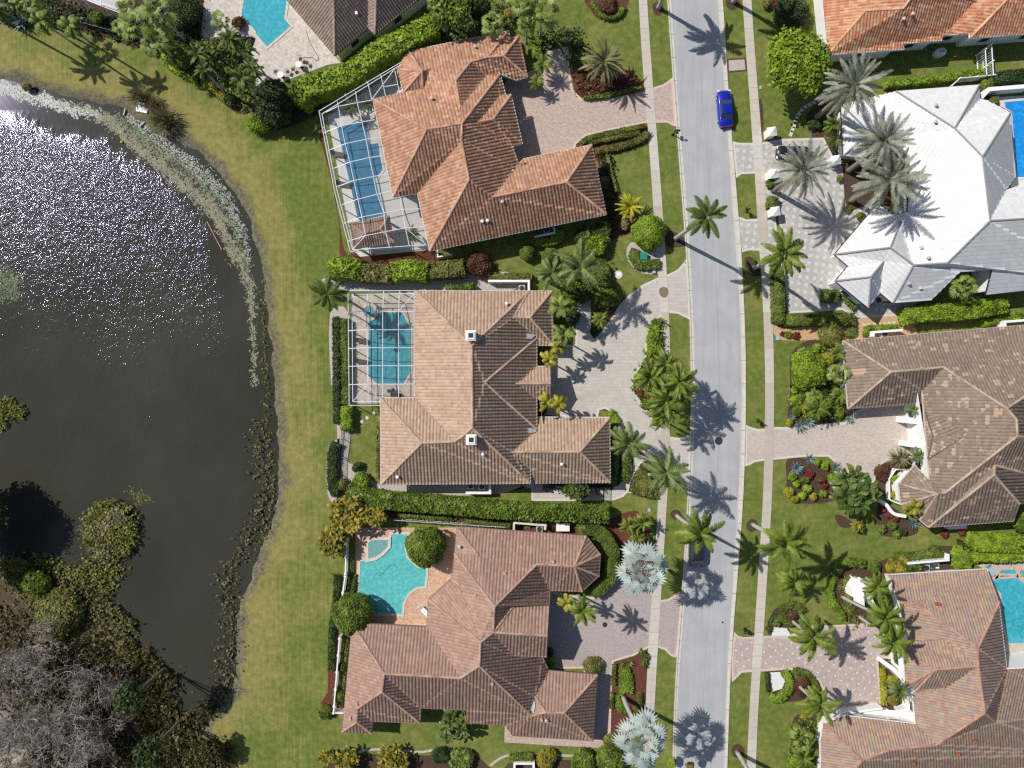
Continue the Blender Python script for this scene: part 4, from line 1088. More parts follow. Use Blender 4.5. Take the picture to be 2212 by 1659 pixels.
L_['twig'] = leafmat('bare_bark', [(0.06, 0.043, 0.034), (0.10, 0.075, 0.06), (0.16, 0.125, 0.105), (0.08, 0.058, 0.045), (0.36, 0.32, 0.29)], 0.0, 0.9)
M['twig'] = L_['twig']
L_['algae'] = leafmat('floating_algae', [(0.24, 0.22, 0.155), (0.33, 0.30, 0.22), (0.42, 0.385, 0.29), (0.18, 0.17, 0.10)], 0.0, 0.7)
L_['algaewhite'] = leafmat('glare_pale_algae', [(0.34, 0.36, 0.34), (0.48, 0.50, 0.49), (0.60, 0.62, 0.63), (0.12, 0.14, 0.09)], 0.0, 0.45)  # sun glare on the mat put into this whitened colour
L_['algaegreen'] = leafmat('green_floating_algae', [(0.08, 0.11, 0.04), (0.12, 0.15, 0.07), (0.20, 0.22, 0.14)], 0.0, 0.7)

def leaves(Pn, Nn, size, jitter=0.8, aspect=1.7, r=rng):
    """one quad per point, turned roughly across the normal"""
    n = len(Pn)
    Nn = Nn + r.normal(0, jitter, (n, 3)); Nn[:, 2] = np.abs(Nn[:, 2]) * 0.9 + 0.15
    Nn /= np.linalg.norm(Nn, axis=1)[:, None]
    t = r.normal(0, 1, (n, 3)); t -= (t * Nn).sum(1)[:, None] * Nn; t /= np.linalg.norm(t, axis=1)[:, None] + 1e-9
    b = np.cross(Nn, t)
    s = (size * r.uniform(0.6, 1.35, n))[:, None]
    a = t * s * aspect / 2; b = b * s / 2
    V = np.stack([Pn - a, Pn + b * 0.9, Pn + a, Pn - b * 0.9], 1).reshape(-1, 3)
    return V, np.arange(4 * n).reshape(-1, 4)
def cat(parts):
    V = []; F = {}; o = 0
    for v, f in parts:
        if not isinstance(f, list): f = [f]
        for ff in f:
            if len(ff): F.setdefault(ff.shape[1], []).append(ff + o)
        V.append(v); o += len(v)
    return np.concatenate(V), [np.concatenate(x) for x in F.values()]

def hedge(name, label, pts, width, h, mat='hedge', leaf=0.16, dens=70, lump=0.10, group=None, cat_='hedge', poly=None, z0=0.0, smooth=4):
    """a hedge body with a coat of leaves; pts = centre line on its top in plan units"""
    if poly is None:
        line = smooth_line(pts, smooth) if len(pts) > 2 and smooth else pts
        if len(pts) == 2: line = [tuple(np.array(pts[0]) + (np.array(pts[1]) - np.array(pts[0])) * t) for t in np.linspace(0, 1, 6)]
        poly = strip(line, width)
    W = ccw(xy(poly, h))
    c = offset(W, -0.10)
    mb = MB(); mb.prism(c, z0, h - 0.10)
    # break the body's top a little
    x0, y0 = np.min(W, 0); x1, y1 = np.max(W, 0)
    nt_ = int((x1 - x0) * (y1 - y0) * dens)
    X = rng.uniform(x0, x1, nt_); Y = rng.uniform(y0, y1, nt_)
    k = inside(X, Y, W); X, Y = X[k], Y[k]
    Z = h + lump * wob(X, Y, 2.6) + rng.normal(0, lump * 0.6, len(X)) - 0.03
    de = dist_poly(X, Y, W); Z -= 0.10 * np.exp(-de / 0.12)
    top = leaves(np.stack([X, Y, Z], -1), np.tile([0, 0, 1.0], (len(X), 1)), leaf, 0.55)
    # sides
    sp, sn = [], []
    n = len(W)
    for i in range(n):
        a, b = np.array(W[i]), np.array(W[(i + 1) % n]); L = np.linalg.norm(b - a)
        m = rng.poisson(L * (h - z0) * dens * 0.55)
        t = rng.uniform(0, 1, m)[:, None]
        nn = np.array([(b - a)[1], -(b - a)[0]]) / (L + 1e-9)
        pq = a + (b - a) * t + nn * rng.normal(-0.02, 0.06, m)[:, None]
        sp.append(np.column_stack([pq, rng.uniform(z0 + 0.05, h, m)])); sn.append(np.tile([nn[0], nn[1], 0.25], (m, 1)))
    side = leaves(np.concatenate(sp), np.concatenate(sn), leaf, 0.45)
    body = (np.array(mb.v), [np.array([f for f in mb.f if len(f) == kk]) for kk in (3, 4) if any(len(f) == kk for f in mb.f)])
    V, F = cat([body, top, side])
    cx, cy = (x0 + x1) / 2, (y0 + y1) / 2
    V = V - np.array([cx, cy, 0])
    o = link(name, mesh_np(name, V, F, L_[mat]), None, (cx, cy, 0))
    return tag(o, label, cat_, group)

ico = bmesh.new(); bmesh.ops.create_icosphere(ico, subdivisions=2, radius=1.0)
ICO_V = np.array([v.co[:] for v in ico.verts]); ICO_F = np.array([[v.index for v in f.verts] for f in ico.faces]); ico.free()
def blob_mesh(name, lobes, mat, leaf=0.2, dens=45, jitter=0.7, core=0.82, noise_=0.10):
    """lobes: (x,y,z,rx,ry,rz); leaves lie through the outer shell of each lobe"""
    parts = []
    for (x, y, z, rx, ry, rz) in lobes:
        cv = ICO_V * np.array([rx, ry, rz]) * core
        cv = cv * (1 + 0.08 * np.sin(ICO_V[:, :1] * 9 + ICO_V[:, 1:2] * 7)) + np.array([x, y, z])
        parts.append((cv, ICO_F))
        A = 4 * math.pi * ((rx * ry) ** 1.6 / 3 + (rx * rz) ** 1.6 / 3 + (ry * rz) ** 1.6 / 3) ** (1 / 1.6)
        n = int(A * dens)
        d = rng.normal(0, 1, (n, 3)); d /= np.linalg.norm(d, axis=1)[:, None]
        d[:, 2] = np.where(d[:, 2] < -0.35, -d[:, 2], d[:, 2])
        r_ = 1 + rng.normal(0, noise_, n)[:, None] * 0.8 + 0.06 * np.sin(d[:, :1] * 7 + d[:, 1:2] * 5)
        Pn = d * r_ * np.array([rx, ry, rz]) + np.array([x, y, z])
        parts.append(leaves(Pn, d / np.array([rx, ry, rz]) * max(rx, ry), leaf, jitter))
    V, F = cat(parts)
    return mesh_np(name, V, F, L_[mat])
def rand_lobes(r, h, n, flat=0.7, lobe=0.5, base=0.25):
    out = []
    for i in range(n):
        a = i * 2.399 + rnd.uniform(-.3, .3); d = r * (1 - lobe) * math.sqrt((i + 0.3) / n) * 1.05
        s = r * lobe * rnd.uniform(0.62, 1.32)
        out.append((d * math.cos(a), d * math.sin(a), h - s * flat * rnd.uniform(1.0, 1.35), s, s, s * flat))
    return out

def shrub(label, p, r, h, mat='hedge', leaf=0.15, dens=60, lobes=5, cat_='shrub', group=None, name='shrub', round_=False, jitter=0.7, sq=None):
    """p plan position of the crown centre at height ~h*.7, r in plan units"""
    z = h * 0.6; x, y, _ = P(p, z); rm = r / PXM * (1 - z / CAM_H)
    if round_:
        lb = [(0, 0, max(h - rm * 1.0, rm * 0.55), rm, rm, min(rm, h * 0.55))]
        me = blob_mesh(name, lb, mat, leaf, dens, 0.5, 0.93, 0.03)
    else:
        lb = rand_lobes(rm, h, lobes, 0.75, 0.55)
        lb = [(a, b, max(c, d * 0.5), d, e, min(f, h * 0.5)) for a, b, c, d, e, f in lb]
        me = blob_mesh(name, lb, mat, leaf, dens, jitter)
    return tag(link(name, me, None, (x, y, 0)), label, cat_, group)

def tree(label, p, r, h, mat='bright', leaf=0.28, dens=30, lobes=14, name='broadleaf_tree', cat_='tree', group=None, trunk=0.16, round_=False):
    z = h * 0.75; x, y, _ = P(p, z); rm = r / PXM * (1 - z / CAM_H)
    root = thing(name, label, cat_, (x, y, 0), 0, group)
    mb = MB(); mb.tube([(0, 0, -0.1), (0.05, 0.03, h * 0.3), (0, 0, h * 0.6)], [trunk * 1.3, trunk, trunk * 0.7])
    lb = [(0, 0, h - rm * .95, rm, rm, rm * 0.95)] if round_ else rand_lobes(rm, h, lobes, 0.75, 0.34)
    for i in range(0 if round_ else min(6, len(lb))):
        l = lb[i]; mb.tube([(0, 0, h * 0.3), (l[0] * 0.5, l[1] * 0.5, h * 0.45), (l[0], l[1], l[2])], [trunk * 0.6, trunk * 0.45, trunk * 0.2], 6)
    mb.build('trunk', M['bark'], root)
    link('crown', blob_mesh('crown', lb, mat, leaf, dens, 0.5 if round_ else 0.8, 0.9 if round_ else 0.6, 0.03 if round_ else 0.24), root)
    return root

# ---- fronds
def frond(L, elev, droop, width, nl, lw, fold=0.5, r=rng, base=0.12, curl=0.0):
    s = np.linspace(base, 1, nl); s_ = np.linspace(0, 1, 9)
    ang = lambda t: elev - droop * t ** 1.3
    tt = np.linspace(0, 1, 60); dx = np.cos(ang(tt)); dz = np.sin(ang(tt))
    cx_ = np.concatenate([[0], np.cumsum((dx[1:] + dx[:-1]) / 2)]) / 59 * L; cz_ = np.concatenate([[0], np.cumsum((dz[1:] + dz[:-1]) / 2)]) / 59 * L
    X = np.interp(s, tt, cx_); Z = np.interp(s, tt, cz_); Y = curl * s ** 2 * L
    wd = width * np.clip(np.sin(np.pi * (0.12 + 0.86 * s)) ** 0.6, 0.1, 1)
    parts = []
    for sg in (-1, 1):
        jit = r.uniform(0.85, 1.12, nl); fwd = 0.55 + 0.5 * s + r.normal(0, 0.08, nl)
        dirx = np.cos(ang(s)) * fwd; dirz = np.sin(ang(s)) * fwd - fold * r.uniform(0.5, 1.4, nl)
        dv = np.stack([dirx, sg * np.ones(nl), dirz], -1); dv /= np.linalg.norm(dv, axis=1)[:, None]
        tip = np.stack([X, Y, Z], -1) + dv * (wd * jit)[:, None]
        b0 = np.stack([X - lw * np.cos(ang(s)), Y, Z - lw * np.sin(ang(s))], -1); b1 = np.stack([X + lw * np.cos(ang(s)), Y, Z + lw * np.sin(ang(s))], -1)
        midp = (b0 + b1) / 2 * 0.35 + tip * 0.65 + np.array([0, 0, 0.04])
        off_ = np.stack([np.cos(ang(s)), 0 * s, np.sin(ang(s))], -1) * lw * 0.8
        V = np.stack([b0, b1, midp + off_, tip, midp - off_], 1).reshape(-1, 3)
        parts.append((V, np.arange(5 * nl).reshape(-1, 5)))
    # midrib
    Xs = np.interp(s_, tt, cx_); Zs = np.interp(s_, tt, cz_); Ys = curl * s_ ** 2 * L
    w_ = 0.035 * (1.2 - s_)
    V = np.concatenate([np.stack([Xs, Ys - w_, Zs + 0.015], -1), np.stack([Xs, Ys + w_, Zs + 0.015], -1)])
    parts.append((V, np.array([(i, i + 1, 10 + i, 9 + i) for i in range(8)])))
    return cat(parts)
def fanleaf(L, elev, droop, rad, nseg, r=rng):
    """petiole and a fan of pleated fingers"""
    Lp = L - rad * 0.55
    px, pz = Lp * math.cos(elev), Lp * math.sin(elev)
    parts = [(np.array([[0, -.03, 0], [0, .03, 0], [px, .025, pz], [px, -.025, pz]]), np.array([[0, 1, 2, 3]]))]
    e2 = elev - droop
    ax = np.array([math.cos(e2), 0, math.sin(e2)]); ay = np.array([0, 1.0, 0]); az = np.cross(ax, ay)
    a = np.linspace(-1.95, 1.95, nseg)
    V = []
    for i, t in enumerate(a):
        rr = rad * r.uniform(0.85, 1.08) * (1 - 0.12 * abs(t))
        d = ax * math.cos(t) + ay * math.sin(t); sd = -ax * math.sin(t) + ay * math.cos(t)
        w_ = rad * 1.9 / nseg * 0.58
        c0 = np.array([px, 0, pz]); fz = az * (0.05 * (-1) ** i) - np.array([0, 0, 0.12 * rr])
        m_ = c0 + d * rr * 0.62
        V += [c0, m_ + sd * w_, c0 + d * rr + fz - np.array([0, 0, 0.10 * rr]), m_ - sd * w_]
    parts.append((np.array(V), np.arange(4 * nseg).reshape(-1, 4)))
    return cat(parts)
def paddle(L, elev, droop, width, r=rng):
    n = 7; t = np.linspace(0, 1, n)
    ang = elev - droop * t ** 1.5
    X = np.concatenate([[0], np.cumsum(np.cos(ang[1:]))]) / (n - 1) * L; Z = np.concatenate([[0], np.cumsum(np.sin(ang[1:]))]) / (n - 1) * L
    w_ = width / 2 * np.array([0.08, 0.10, 0.5, 0.95, 1.0, 0.75, 0.05])
    up = 0.25 * w_
    V = np.concatenate([np.stack([X, -w_, Z + up], -1), np.stack([X, 0 * X, Z], -1), np.stack([X, w_, Z + up], -1)])
    F = [(i, i + 1, n + i + 1, n + i) for i in range(n - 1)] + [(n + i, n + i + 1, 2 * n + i + 1, 2 * n + i) for i in range(n - 1)]
    return V, np.array(F)
def spike(L, elev, width):
    dx, dz = math.cos(elev), math.sin(elev)
    V = np.array([[0, -width / 3, 0], [0, width / 3, 0], [dx * L * .45, width / 2, dz * L * .45 + .02], [dx * L, 0, dz * L], [dx * L * .45, -width / 2, dz * L * .45 + .02]])
    return V, np.array([[0, 1, 2, 3, 4]])
def rot(V, az, tilt=0.0):
    c, s = math.cos(az), math.sin(az)
    if tilt:
        ct, st = math.cos(tilt), math.sin(tilt); V = np.stack([V[:, 0], V[:, 1] * ct - V[:, 2] * st, V[:, 1] * st + V[:, 2] * ct], -1)
    return np.stack([V[:, 0] * c - V[:, 1] * s, V[:, 0] * s + V[:, 1] * c, V[:, 2]], -1)
KINDS = {
 'royal':  dict(n=20, e=(R(70), R(-25)), L=1.05, f=lambda L, e: frond(L, e, 1.0, L * .20, 46, .022 * L / 3 + .02, 0.35, curl=rnd.uniform(-.1, .1)), mat='palm'),
 'royalb': dict(n=19, e=(R(70), R(-10)), L=1.05, f=lambda L, e: frond(L, e, 1.0, L * .21, 46, .045, 0.35, curl=rnd.uniform(-.1, .1)), mat='palmbright'),
 'date':   dict(n=44, e=(R(76), R(-35)), L=1.0, f=lambda L, e: frond(L, e, .65, L * .125, 36, .042, 0.12, curl=rnd.uniform(-.06, .06)), mat='date'),
 'datew':  dict(n=46, e=(R(75), R(-20)), L=1.0, f=lambda L, e: frond(L, e, .8, L * .11, 36, .04, 0.1, curl=rnd.uniform(-.06, .06)), mat='datewarm'),
 'coco':   dict(n=20, e=(R(65), R(-35)), L=1.1, f=lambda L, e: frond(L, e, 1.2, L * .24, 44, .04, 0.7, curl=rnd.uniform(-.25, .25)), mat='coco'),
 'pygmy':  dict(n=30, e=(R(65), R(-25)), L=1.1, f=lambda L, e: frond(L, e, 1.3, L * .20, 30, .022, 0.25, curl=rnd.uniform(-.1, .1)), mat='palmbright'),
 'adon':   dict(n=13, e=(R(65), R(-5)), L=1.1, f=lambda L, e: frond(L, e, 1.7, L * .28, 24, .05, 0.3, curl=rnd.uniform(-.1, .1)), mat='palmyellow'),
 'gold':   dict(n=34, e=(R(60), R(5)), L=1.05, f=lambda L, e: frond(L, e, .7, L * .11, 34, .035, 0.05), mat='palmgold'),
 'cycad':  dict(n=40, e=(R(60), R(0)), L=1.05, f=lambda L, e: frond(L, e, .8, L * .12, 30, .025, 0.05), mat='datewarm'),
 'fan':    dict(n=17, e=(R(72), R(-15)), L=1.0, f=lambda L, e: fanleaf(L, e, .5, L * .50, 12), mat='fan'),
 'bis':    dict(n=27, e=(R(84), R(-20)), L=1.0, f=lambda L, e: fanleaf(L, e, .35, L * .50, 13), mat='bismarck'),
 'agave':  dict(n=34, e=(R(75), R(5)), L=1.05, f=lambda L, e: spike(L, e, L * .13), mat='agave'),
 'rosette': dict(n=30, e=(R(75), R(10)), L=1.1, f=lambda L, e: paddle(L, e, .9, L * .3), mat='hedge'),
 'paddle': dict(n=13, e=(R(85), R(20)), L=1.15, f=lambda L, e: paddle(L, e, 1.2, L * .34), mat='paddle'),
}
PROTO = {}
def crown_proto(kind, var, mat=None):
    key = (kind, var, mat)
    if key in PROTO: return PROTO[key]
    K = KINDS[kind]; parts = []
    LL = {'royal': 3.2, 'royalb': 3.2, 'date': 4.2, 'datew': 3.6, 'coco': 3.2, 'pygmy': 1.6, 'adon': 1.7, 'gold': 2.2, 'cycad': 1.6, 'fan': 2.2, 'bis': 3.0, 'agave': 1.0, 'rosette': .8, 'paddle': 2.2}[kind]
    n = K['n']
    for i in range(n):
        t = i / (n - 1)
        e = K['e'][0] + (K['e'][1] - K['e'][0]) * t ** 0.75 + rnd.uniform(-.12, .12)
        L = LL * K['L'] * rnd.uniform(.78, 1.1) * (0.8 if t < 0.12 and kind not in ('agave',) else 1)
        V, F = K['f'](L, e)
        V = rot(V, i * 2.399963 + rnd.uniform(-.22, .22), rnd.uniform(-.2, .2))
        V = V + np.array([0, 0, 0.25 * (1 - t)])
        parts.append((V, F))
    V, F = cat(parts)
    V = V / LL      # crown radius about one
    me = mesh_np('crown', V, F, L_[mat or K['mat']])
    PROTO[key] = me
    return me
pcount = [0]
def palm(kind, label, base, crown, r, h, name='palm', cat_='palm tree', group=None, trunk=(0.2, 0.14), shaft=None, mat=None, bark='greybark', var=None):
    """base: plan point of the foot, crown: plan point of the crown centre seen at height h, r: plan radius"""
    pcount[0] += 1
    X1, Y1, _ = P(crown, h); X0, Y0, _ = P(base, 0) if base else (X1 - X1 * .01, Y1, 0)
    root = thing(name, label, cat_, (X0, Y0, 0), 0, group)
    dx, dy = X1 - X0, Y1 - Y0
    if h > 0.5:
        pts = [(dx * (t ** 1.3), dy * (t ** 1.3), h * t - (0.1 if t == 0 else 0)) for t in (0, .15, .35, .6, .8, 1.0)]
        sh = 0.82 if shaft else 1.0
        pts2 = [(dx * ((t * sh) ** 1.3), dy * ((t * sh) ** 1.3), h * t * sh - (0.1 if t == 0 else 0)) for t in (0, .08, .3, .6, .8, 1.0)]
        a, b = trunk
        MB().tube(pts2, [a * 1.35, a * 1.05, a * 1.0, a * .95, (a + b) / 2, b], 10).build('trunk', M[bark], root, smooth=True)
        if shaft:
            p3 = [(dx * (t ** 1.3), dy * (t ** 1.3), h * t) for t in (.815, .86, .93, 1.0)]
            MB().tube(p3, [b * 1.05, b * 1.25, b * 1.0, b * .5], 10).build('crownshaft', shaft, root, smooth=True)
    me = crown_proto(kind, pcount[0] % 5 if var is None else var, mat)
    c = link('crown', me, root, (dx, dy, h), rnd.uniform(0, 6.28))
    if h > 3: c.rotation_euler = (rnd.uniform(-.16, .16), rnd.uniform(-.16, .16), c.rotation_euler[2])
    s = r / PXM * (1 - h / CAM_H) * rnd.uniform(.95, 1.05)
    c.scale = (s, s, s * rnd.uniform(.9, 1.1))
    return root
M['shaft'] = plain('green_crownshaft', (0.17, 0.26, 0.08), 0.4, 0.4, 0.15, 3)
# ------------------------------------------------------------------ tall palms
q1 = lambda s: q(s)[0]
def royal(label, b, c, r=52, h=13, kind='royal', gr='royal palms lining the street'):
    return palm(kind, label, q1(b), q1(c), r, h, 'royal_palm', 'palm tree', gr, (0.26, 0.15), M['shaft'])
royal('tall royal palm leaning over the asphalt just below the blue car', '21:1410,405', '21:1680,215', 53, 11.6)
royal('tall royal palm in the east verge in front of the grey diamond-paved forecourt', '21:2095,655', '31:130,540', 60, 11.8, kind='royalb')
royal('royal palm hanging over the roof of the dark parked car', '22:1425,1140', '22:1620,1290', 56, 11.5, kind='royalb')
royal('broad royal palm on the lawn side of the east sidewalk below the pale pink drive', '22:2080,1215', '32:150,1370', 62, 12, kind='royalb')
royal('royal palm with its foot in the mulch ring topmost in the west verge', '20:1265,70', 'V:1456,-69', 60, 8.9)
royal('royal palm with its foot in the mulch ring topmost in the east verge', '20:1910,20', 'V:1635,-83', 60, 8.9)
royal('royal palm whose pale trunk leaves the bottom edge of the east verge', '23:1945,1520', 'V:1666,1744', 56)
palm('coco', 'feathery palm rooted beside the sidewalk below the round drive, shading the second apron', q1('22:1175,780'), q1('22:1330,770'), 56, 9.2, 'coconut_palm', group='soft feathery palms', trunk=(.2, .13))
palm('coco', 'feathery palm at the right end of the tan garage roof', q1('22:905,500'), q1('22:1010,515'), 48, 7.5, 'coconut_palm', group='soft feathery palms', trunk=(.2, .13))
for lb, c, r, h in (('largest soft feathery palm above the tan house entrance', '21:590,650', 60, 8.5), ('smaller soft feathery palm left of the largest one, over the corner of the tan roof', '21:345,700', 42, 7)):
    pc = q1(c); k = 1 - h / CAM_H
    palm('coco', lb, (CX + (pc[0] - CX) * k + 2, CY + (pc[1] - CY) * k + 2), pc, r, h, 'coconut_palm', group='soft feathery palms', trunk=(.2, .13))
# silver fan palms
pc = q1('22:1130,1600')
palm('bis', 'silver fan palm at the top of the mauve drive', (1354.6, 1181.5), pc, 56, 10.5, 'silver_fan_palm', group='silver-blue fan palms', trunk=(.28, .22))
palm('bis', 'silver fan palm with its grey trunk in the clipped bright green bed', q1('23:960,1045'), q1('23:1130,1420'), 57, 11.3, 'silver_fan_palm', group='silver-blue fan palms', trunk=(.28, .22))
# grey date palms
for lb, b, c, r, h in (('grey date palm beside the stepping-stone path, nearest the orange roof', '30:400,1030', '30:735,740', 77, 9.6),
                       ('grey date palm leaning over the left part of the white roof', '30:690,1480', '30:1000,1225', 74, 9.6),
                       ('grey date palm covering the small dark car on the diamond pavers', '30:50,1650', '30:305,1480', 74, 9.0),
                       ('grey date palm in the bed at the inner corner of the white roof', '31:710,80', '30:1055,1550', 82, 9.0)):
    palm('date', lb, q1(b), q1(c), r, h, 'date_palm', group='grey date palms around the white roof', trunk=(.33, .28), bark='bark')
palm('datew', 'wide olive-gold date palm in the red-mulched bed above the first pink drive', q1('20:765,610'), q1('20:790,545'), 60, 3.6, 'date_palm', trunk=(.45, .42), bark='bark')
palm('gold', 'golden yellow cycad glowing in red mulch beside the sidewalk', q1('21:1010,160'), q1('21:1020,130'), 30, 1.6, 'golden_cycad', 'cycad', trunk=(.2, .2), bark='bark')
# entrance cluster of the tan house
for lb, c, r, h, kd in (('green fan-leaved palm topmost of the column over the tan house east eave', '21:410,985', 33, 6, 'adonf'),
                        ('green fan-leaved palm below the topmost one on the tan house east eave', '21:445,1235', 33, 6, 'adonf'),
                        ('small yellowish palm upper of the pair in the recess by the tan porch', '21:400,1345', 20, 4.5, 'adon'),
                        ('small yellowish palm lower of the pair in the recess by the tan porch', '21:320,1445', 23, 4.5, 'adon'),
                        ('low green palm in the bed at the inside curve of the round drive', '21:760,1100', 22, 2.2, 'pygmy'),
                        ('yellow-green palm left of the pair between the tan porch and garage', '22:295,155', 24, 5, 'adon'),
                        ('yellow-green palm right of the pair between the tan porch and garage', '22:410,168', 22, 5, 'adon')):
    pc = q1(c); k = 1 - h / CAM_H
    palm(kd.replace('adonf', 'adon'), lb, (CX + (pc[0] - CX) * k, CY + (pc[1] - CY) * k), pc, r, h, 'small_palm', group='small palms by the tan house entrance', trunk=(.11, .08), mat='fan' if kd == 'adonf' else None)
# island palms
for lb, c, r, h in (('slender palm at the upper left of the almond-shaped island bed', '21:1190,1600', 40, 7.8), ('slender palm at the centre top of the almond-shaped island bed', '21:1330,1480', 36, 8.0),
                    ('slender palm reaching over the kerb from the almond-shaped island bed', '21:1440,1640', 46, 8.6), ('slender palm in the lower middle of the almond-shaped island bed', '22:1330,140', 47, 8.4),
                    ('slender palm near the pointed lower end of the almond-shaped island bed', '22:1290,270', 34, 7.5), ('slender palm overlapping the verge beside the almond-shaped island bed', '22:1450,30', 42, 8.4)):
    pc = q1(c); k = 1 - h / CAM_H
    palm('coco', lb, (CX + (pc[0] - CX) * k, CY + (pc[1] - CY) * k), pc, r, h, 'slender_palm', group='palms of the island bed', mat='palmbright', trunk=(.1, .08))
# rose house
palm('royalb', 'palm of five broad fronds over the mauve drive', q1('23:570,155'), q1('23:605,300'), 36, 8.5, 'young_royal_palm', trunk=(.14, .1), shaft=M['shaft'], var=1)
palm('adon', 'yellow-green palm between the rose roof and the five-frond palm', q1('23:500,180'), q1('23:475,235'), 22, 6.5, 'small_palm', trunk=(.1, .08))
for lb, c, r in (('fan palm left of the trio in red mulch above the silver fan palm', '22:1005,1225', 22), ('fan palm right of the trio in red mulch above the silver fan palm', '22:1135,1195', 25), ('fan palm lowest of the trio in red mulch above the silver fan palm', '22:1090,1335', 21)):
    palm('pygmy', lb, q1(c), q1(c), r, 2.4, 'low_palm', group='low palms in red mulch', trunk=(.12, .1))
# bottom right front garden
for lb, b, c, r, h in (('palm with thick plume fronds over the dotted pavers, white trunk in the ring hedge', '33:205,385', '33:385,525', 54, 9),
                       ('plume palm rooted in red groundcover left of the dotted court', '33:262,945', '33:440,1105', 46, 8),
                       ('plume palm topmost of the row along the blended clay roof', '33:745,10', '33:935,95', 34, 8),
                       ('plume palm second of the row along the blended clay roof, longest white trunk', '33:640,180', '33:1010,360', 44, 9.5),
                       ('plume palm third of the row along the blended clay roof, with one yellow frond', '33:785,350', '33:1080,565', 45, 8.5)):
    palm('royalb', lb, q1(b), q1(c), r, h, 'plume_palm', group='plume palms of the dotted drive garden', trunk=(.2, .13), shaft=M['shaft'], mat='palmbright')
palm('datew', 'soft yellow-green palm beside the white portico wall of the dotted court', q1('33:1080,930'), q1('33:1130,985'), 28, 4.5, 'small_palm', trunk=(.12, .1), mat='coco')
palm('fan', 'dark fan palm in the border at the lower left of the clay-roofed house', q1('33:290,1390'), q1('33:290,1400'), 26, 2.5, 'low_palm', trunk=(.12, .1), group='low palms left of the clay roof')
palm('pygmy', 'bright low palm at the foot of the border left of the clay-roofed house', q1('33:290,1560'), q1('33:300,1565'), 26, 2.2, 'low_palm', trunk=(.12, .1), group='low palms left of the clay roof')
palm('pygmy', 'green clump palm on the lawn under the broad royal palm', q1('33:200,60'), q1('33:215,50'), 40, 4, 'low_palm', trunk=(.14, .1), mat='palmbright')
# weathered-roof garden
for lb, c, r, h, kd in (('cycad with pale arching leaves beside the white portico of the weathered-roof house', '32:1130,640', 25, 1.8, 'cycad'), ('green palm filling the corner above the white portico wings', '32:1255,220', 18, 3, 'coco'),
                        ('green palm right of the pale cycad against the weathered roof', '32:1290,620', 21, 3, 'coco'), ('yellow-green palm at the turret of the weathered roof', '32:1255,1065', 22, 3.8, 'adon'),
                        ('round cycad touching the left eave of the weathered roof', '32:620,95', 22, 1.8, 'pygmy'), ('clump palm in the mulch bed left of the weathered roof', '32:425,205', 30, 2.4, 'pygmy'),
                        ('clump palm above the larger one in the same mulch bed', '32:400,105', 18, 2.0, 'fan'), ('palm with yellow tips beside the yellow shrub at the upper left of the weathered roof', '31:600,1390', 21, 3.0, 'pygmy'),
                        ('green palm below the yellow shrub at the left eave of the weathered roof', '31:610,1570', 24, 2.5, 'fan')):
    palm(kd, lb, q1(c), q1(c), r, h, 'garden_palm', group='low palms around the weathered roof', trunk=(.1, .08))
palm('fan', 'fan palm in the dark notch of the white roof', q1('31:1690,790'), q1('31:1690,820'), 30, 4, 'fan_palm', trunk=(.12, .1))
palm('pygmy', 'small palm tight against the left wall of the white-roofed house', q1('30:555,1080'), q1('30:560,1080'), 24, 3, 'small_palm', trunk=(.1, .08))
palm('pygmy', 'dark small palm just below another by the left wall of the white-roofed house', q1('30:570,1220'), q1('30:575,1220'), 20, 2.6, 'small_palm', trunk=(.1, .08), mat='palm')
# top of the picture
for lb, c, r, h, kd in (('large yellow-green fan palm highest in the top left palm clump', '00:1370,110', 40, 7, 'fan'), ('fan palm left of the largest in the top left clump', '00:1170,230', 32, 6, 'fan'), ('fan palm lowest of the top left clump, over the lawn edge', '00:1350,350', 36, 5.5, 'fan'),
                        ('fan palm at the white cage corner in the top left clump', '00:1110,80', 26, 5, 'fan'), ('small fan palm at the lower left of the top left clump', '00:1050,230', 20, 3, 'fan'),
                        ('fan palm crowning the top edge beside the terracotta roof', '20:80,30', 34, 7, 'fan'), ('fan palm right of the one at the top edge beside the terracotta roof', '20:260,110', 38, 6, 'fan'), ('fan palm below the two at the top edge beside the terracotta roof', '20:130,200', 26, 5, 'fan'),
                        ('bluish fan palm between the brown roof and the terracotta roof', '10:2050,210', 26, 4, 'fan'), ('pale fan palm at the top edge above the long hedge', '10:1560,40', 22, 5, 'fan'),
                        ('small fan palm at the pointed corner of the top pool', '00:1900,180', 20, 2.5, 'fan')):
    pc = q1(c); k = 1 - h / CAM_H
    palm(kd, lb, (CX + (pc[0] - CX) * k, CY + (pc[1] - CY) * k), pc, r, h, 'fan_palm', group='green fan palms along the top', trunk=(.14, .11))
for lb, c, r, h in (('plume palm leftmost beside the top pool terrace', '00:1710,470', 27, 7), ('plume palm highest beside the top pool terrace', '00:1990,340', 34, 8), ('plume palm overlapping the top pool terrace edge', '10:-90,430', 24, 7.5),
                    ('plume palm below the leftmost one beside the top pool terrace', '00:1760,610', 26, 6.5), ('plume palm lowest on the top pool terrace', '00:2090,680', 34, 7.5), ('plume palm with its crown over the terrace paving', '10:-30,600', 26, 7)):
    pc = q1(c); k = 1 - h / CAM_H
    palm('royal', lb, (CX + (pc[0] - CX) * k, CY + (pc[1] - CY) * k), pc, r, h, 'plume_palm', group='plume palms by the top pool terrace', trunk=(.12, .09), shaft=M['shaft'])
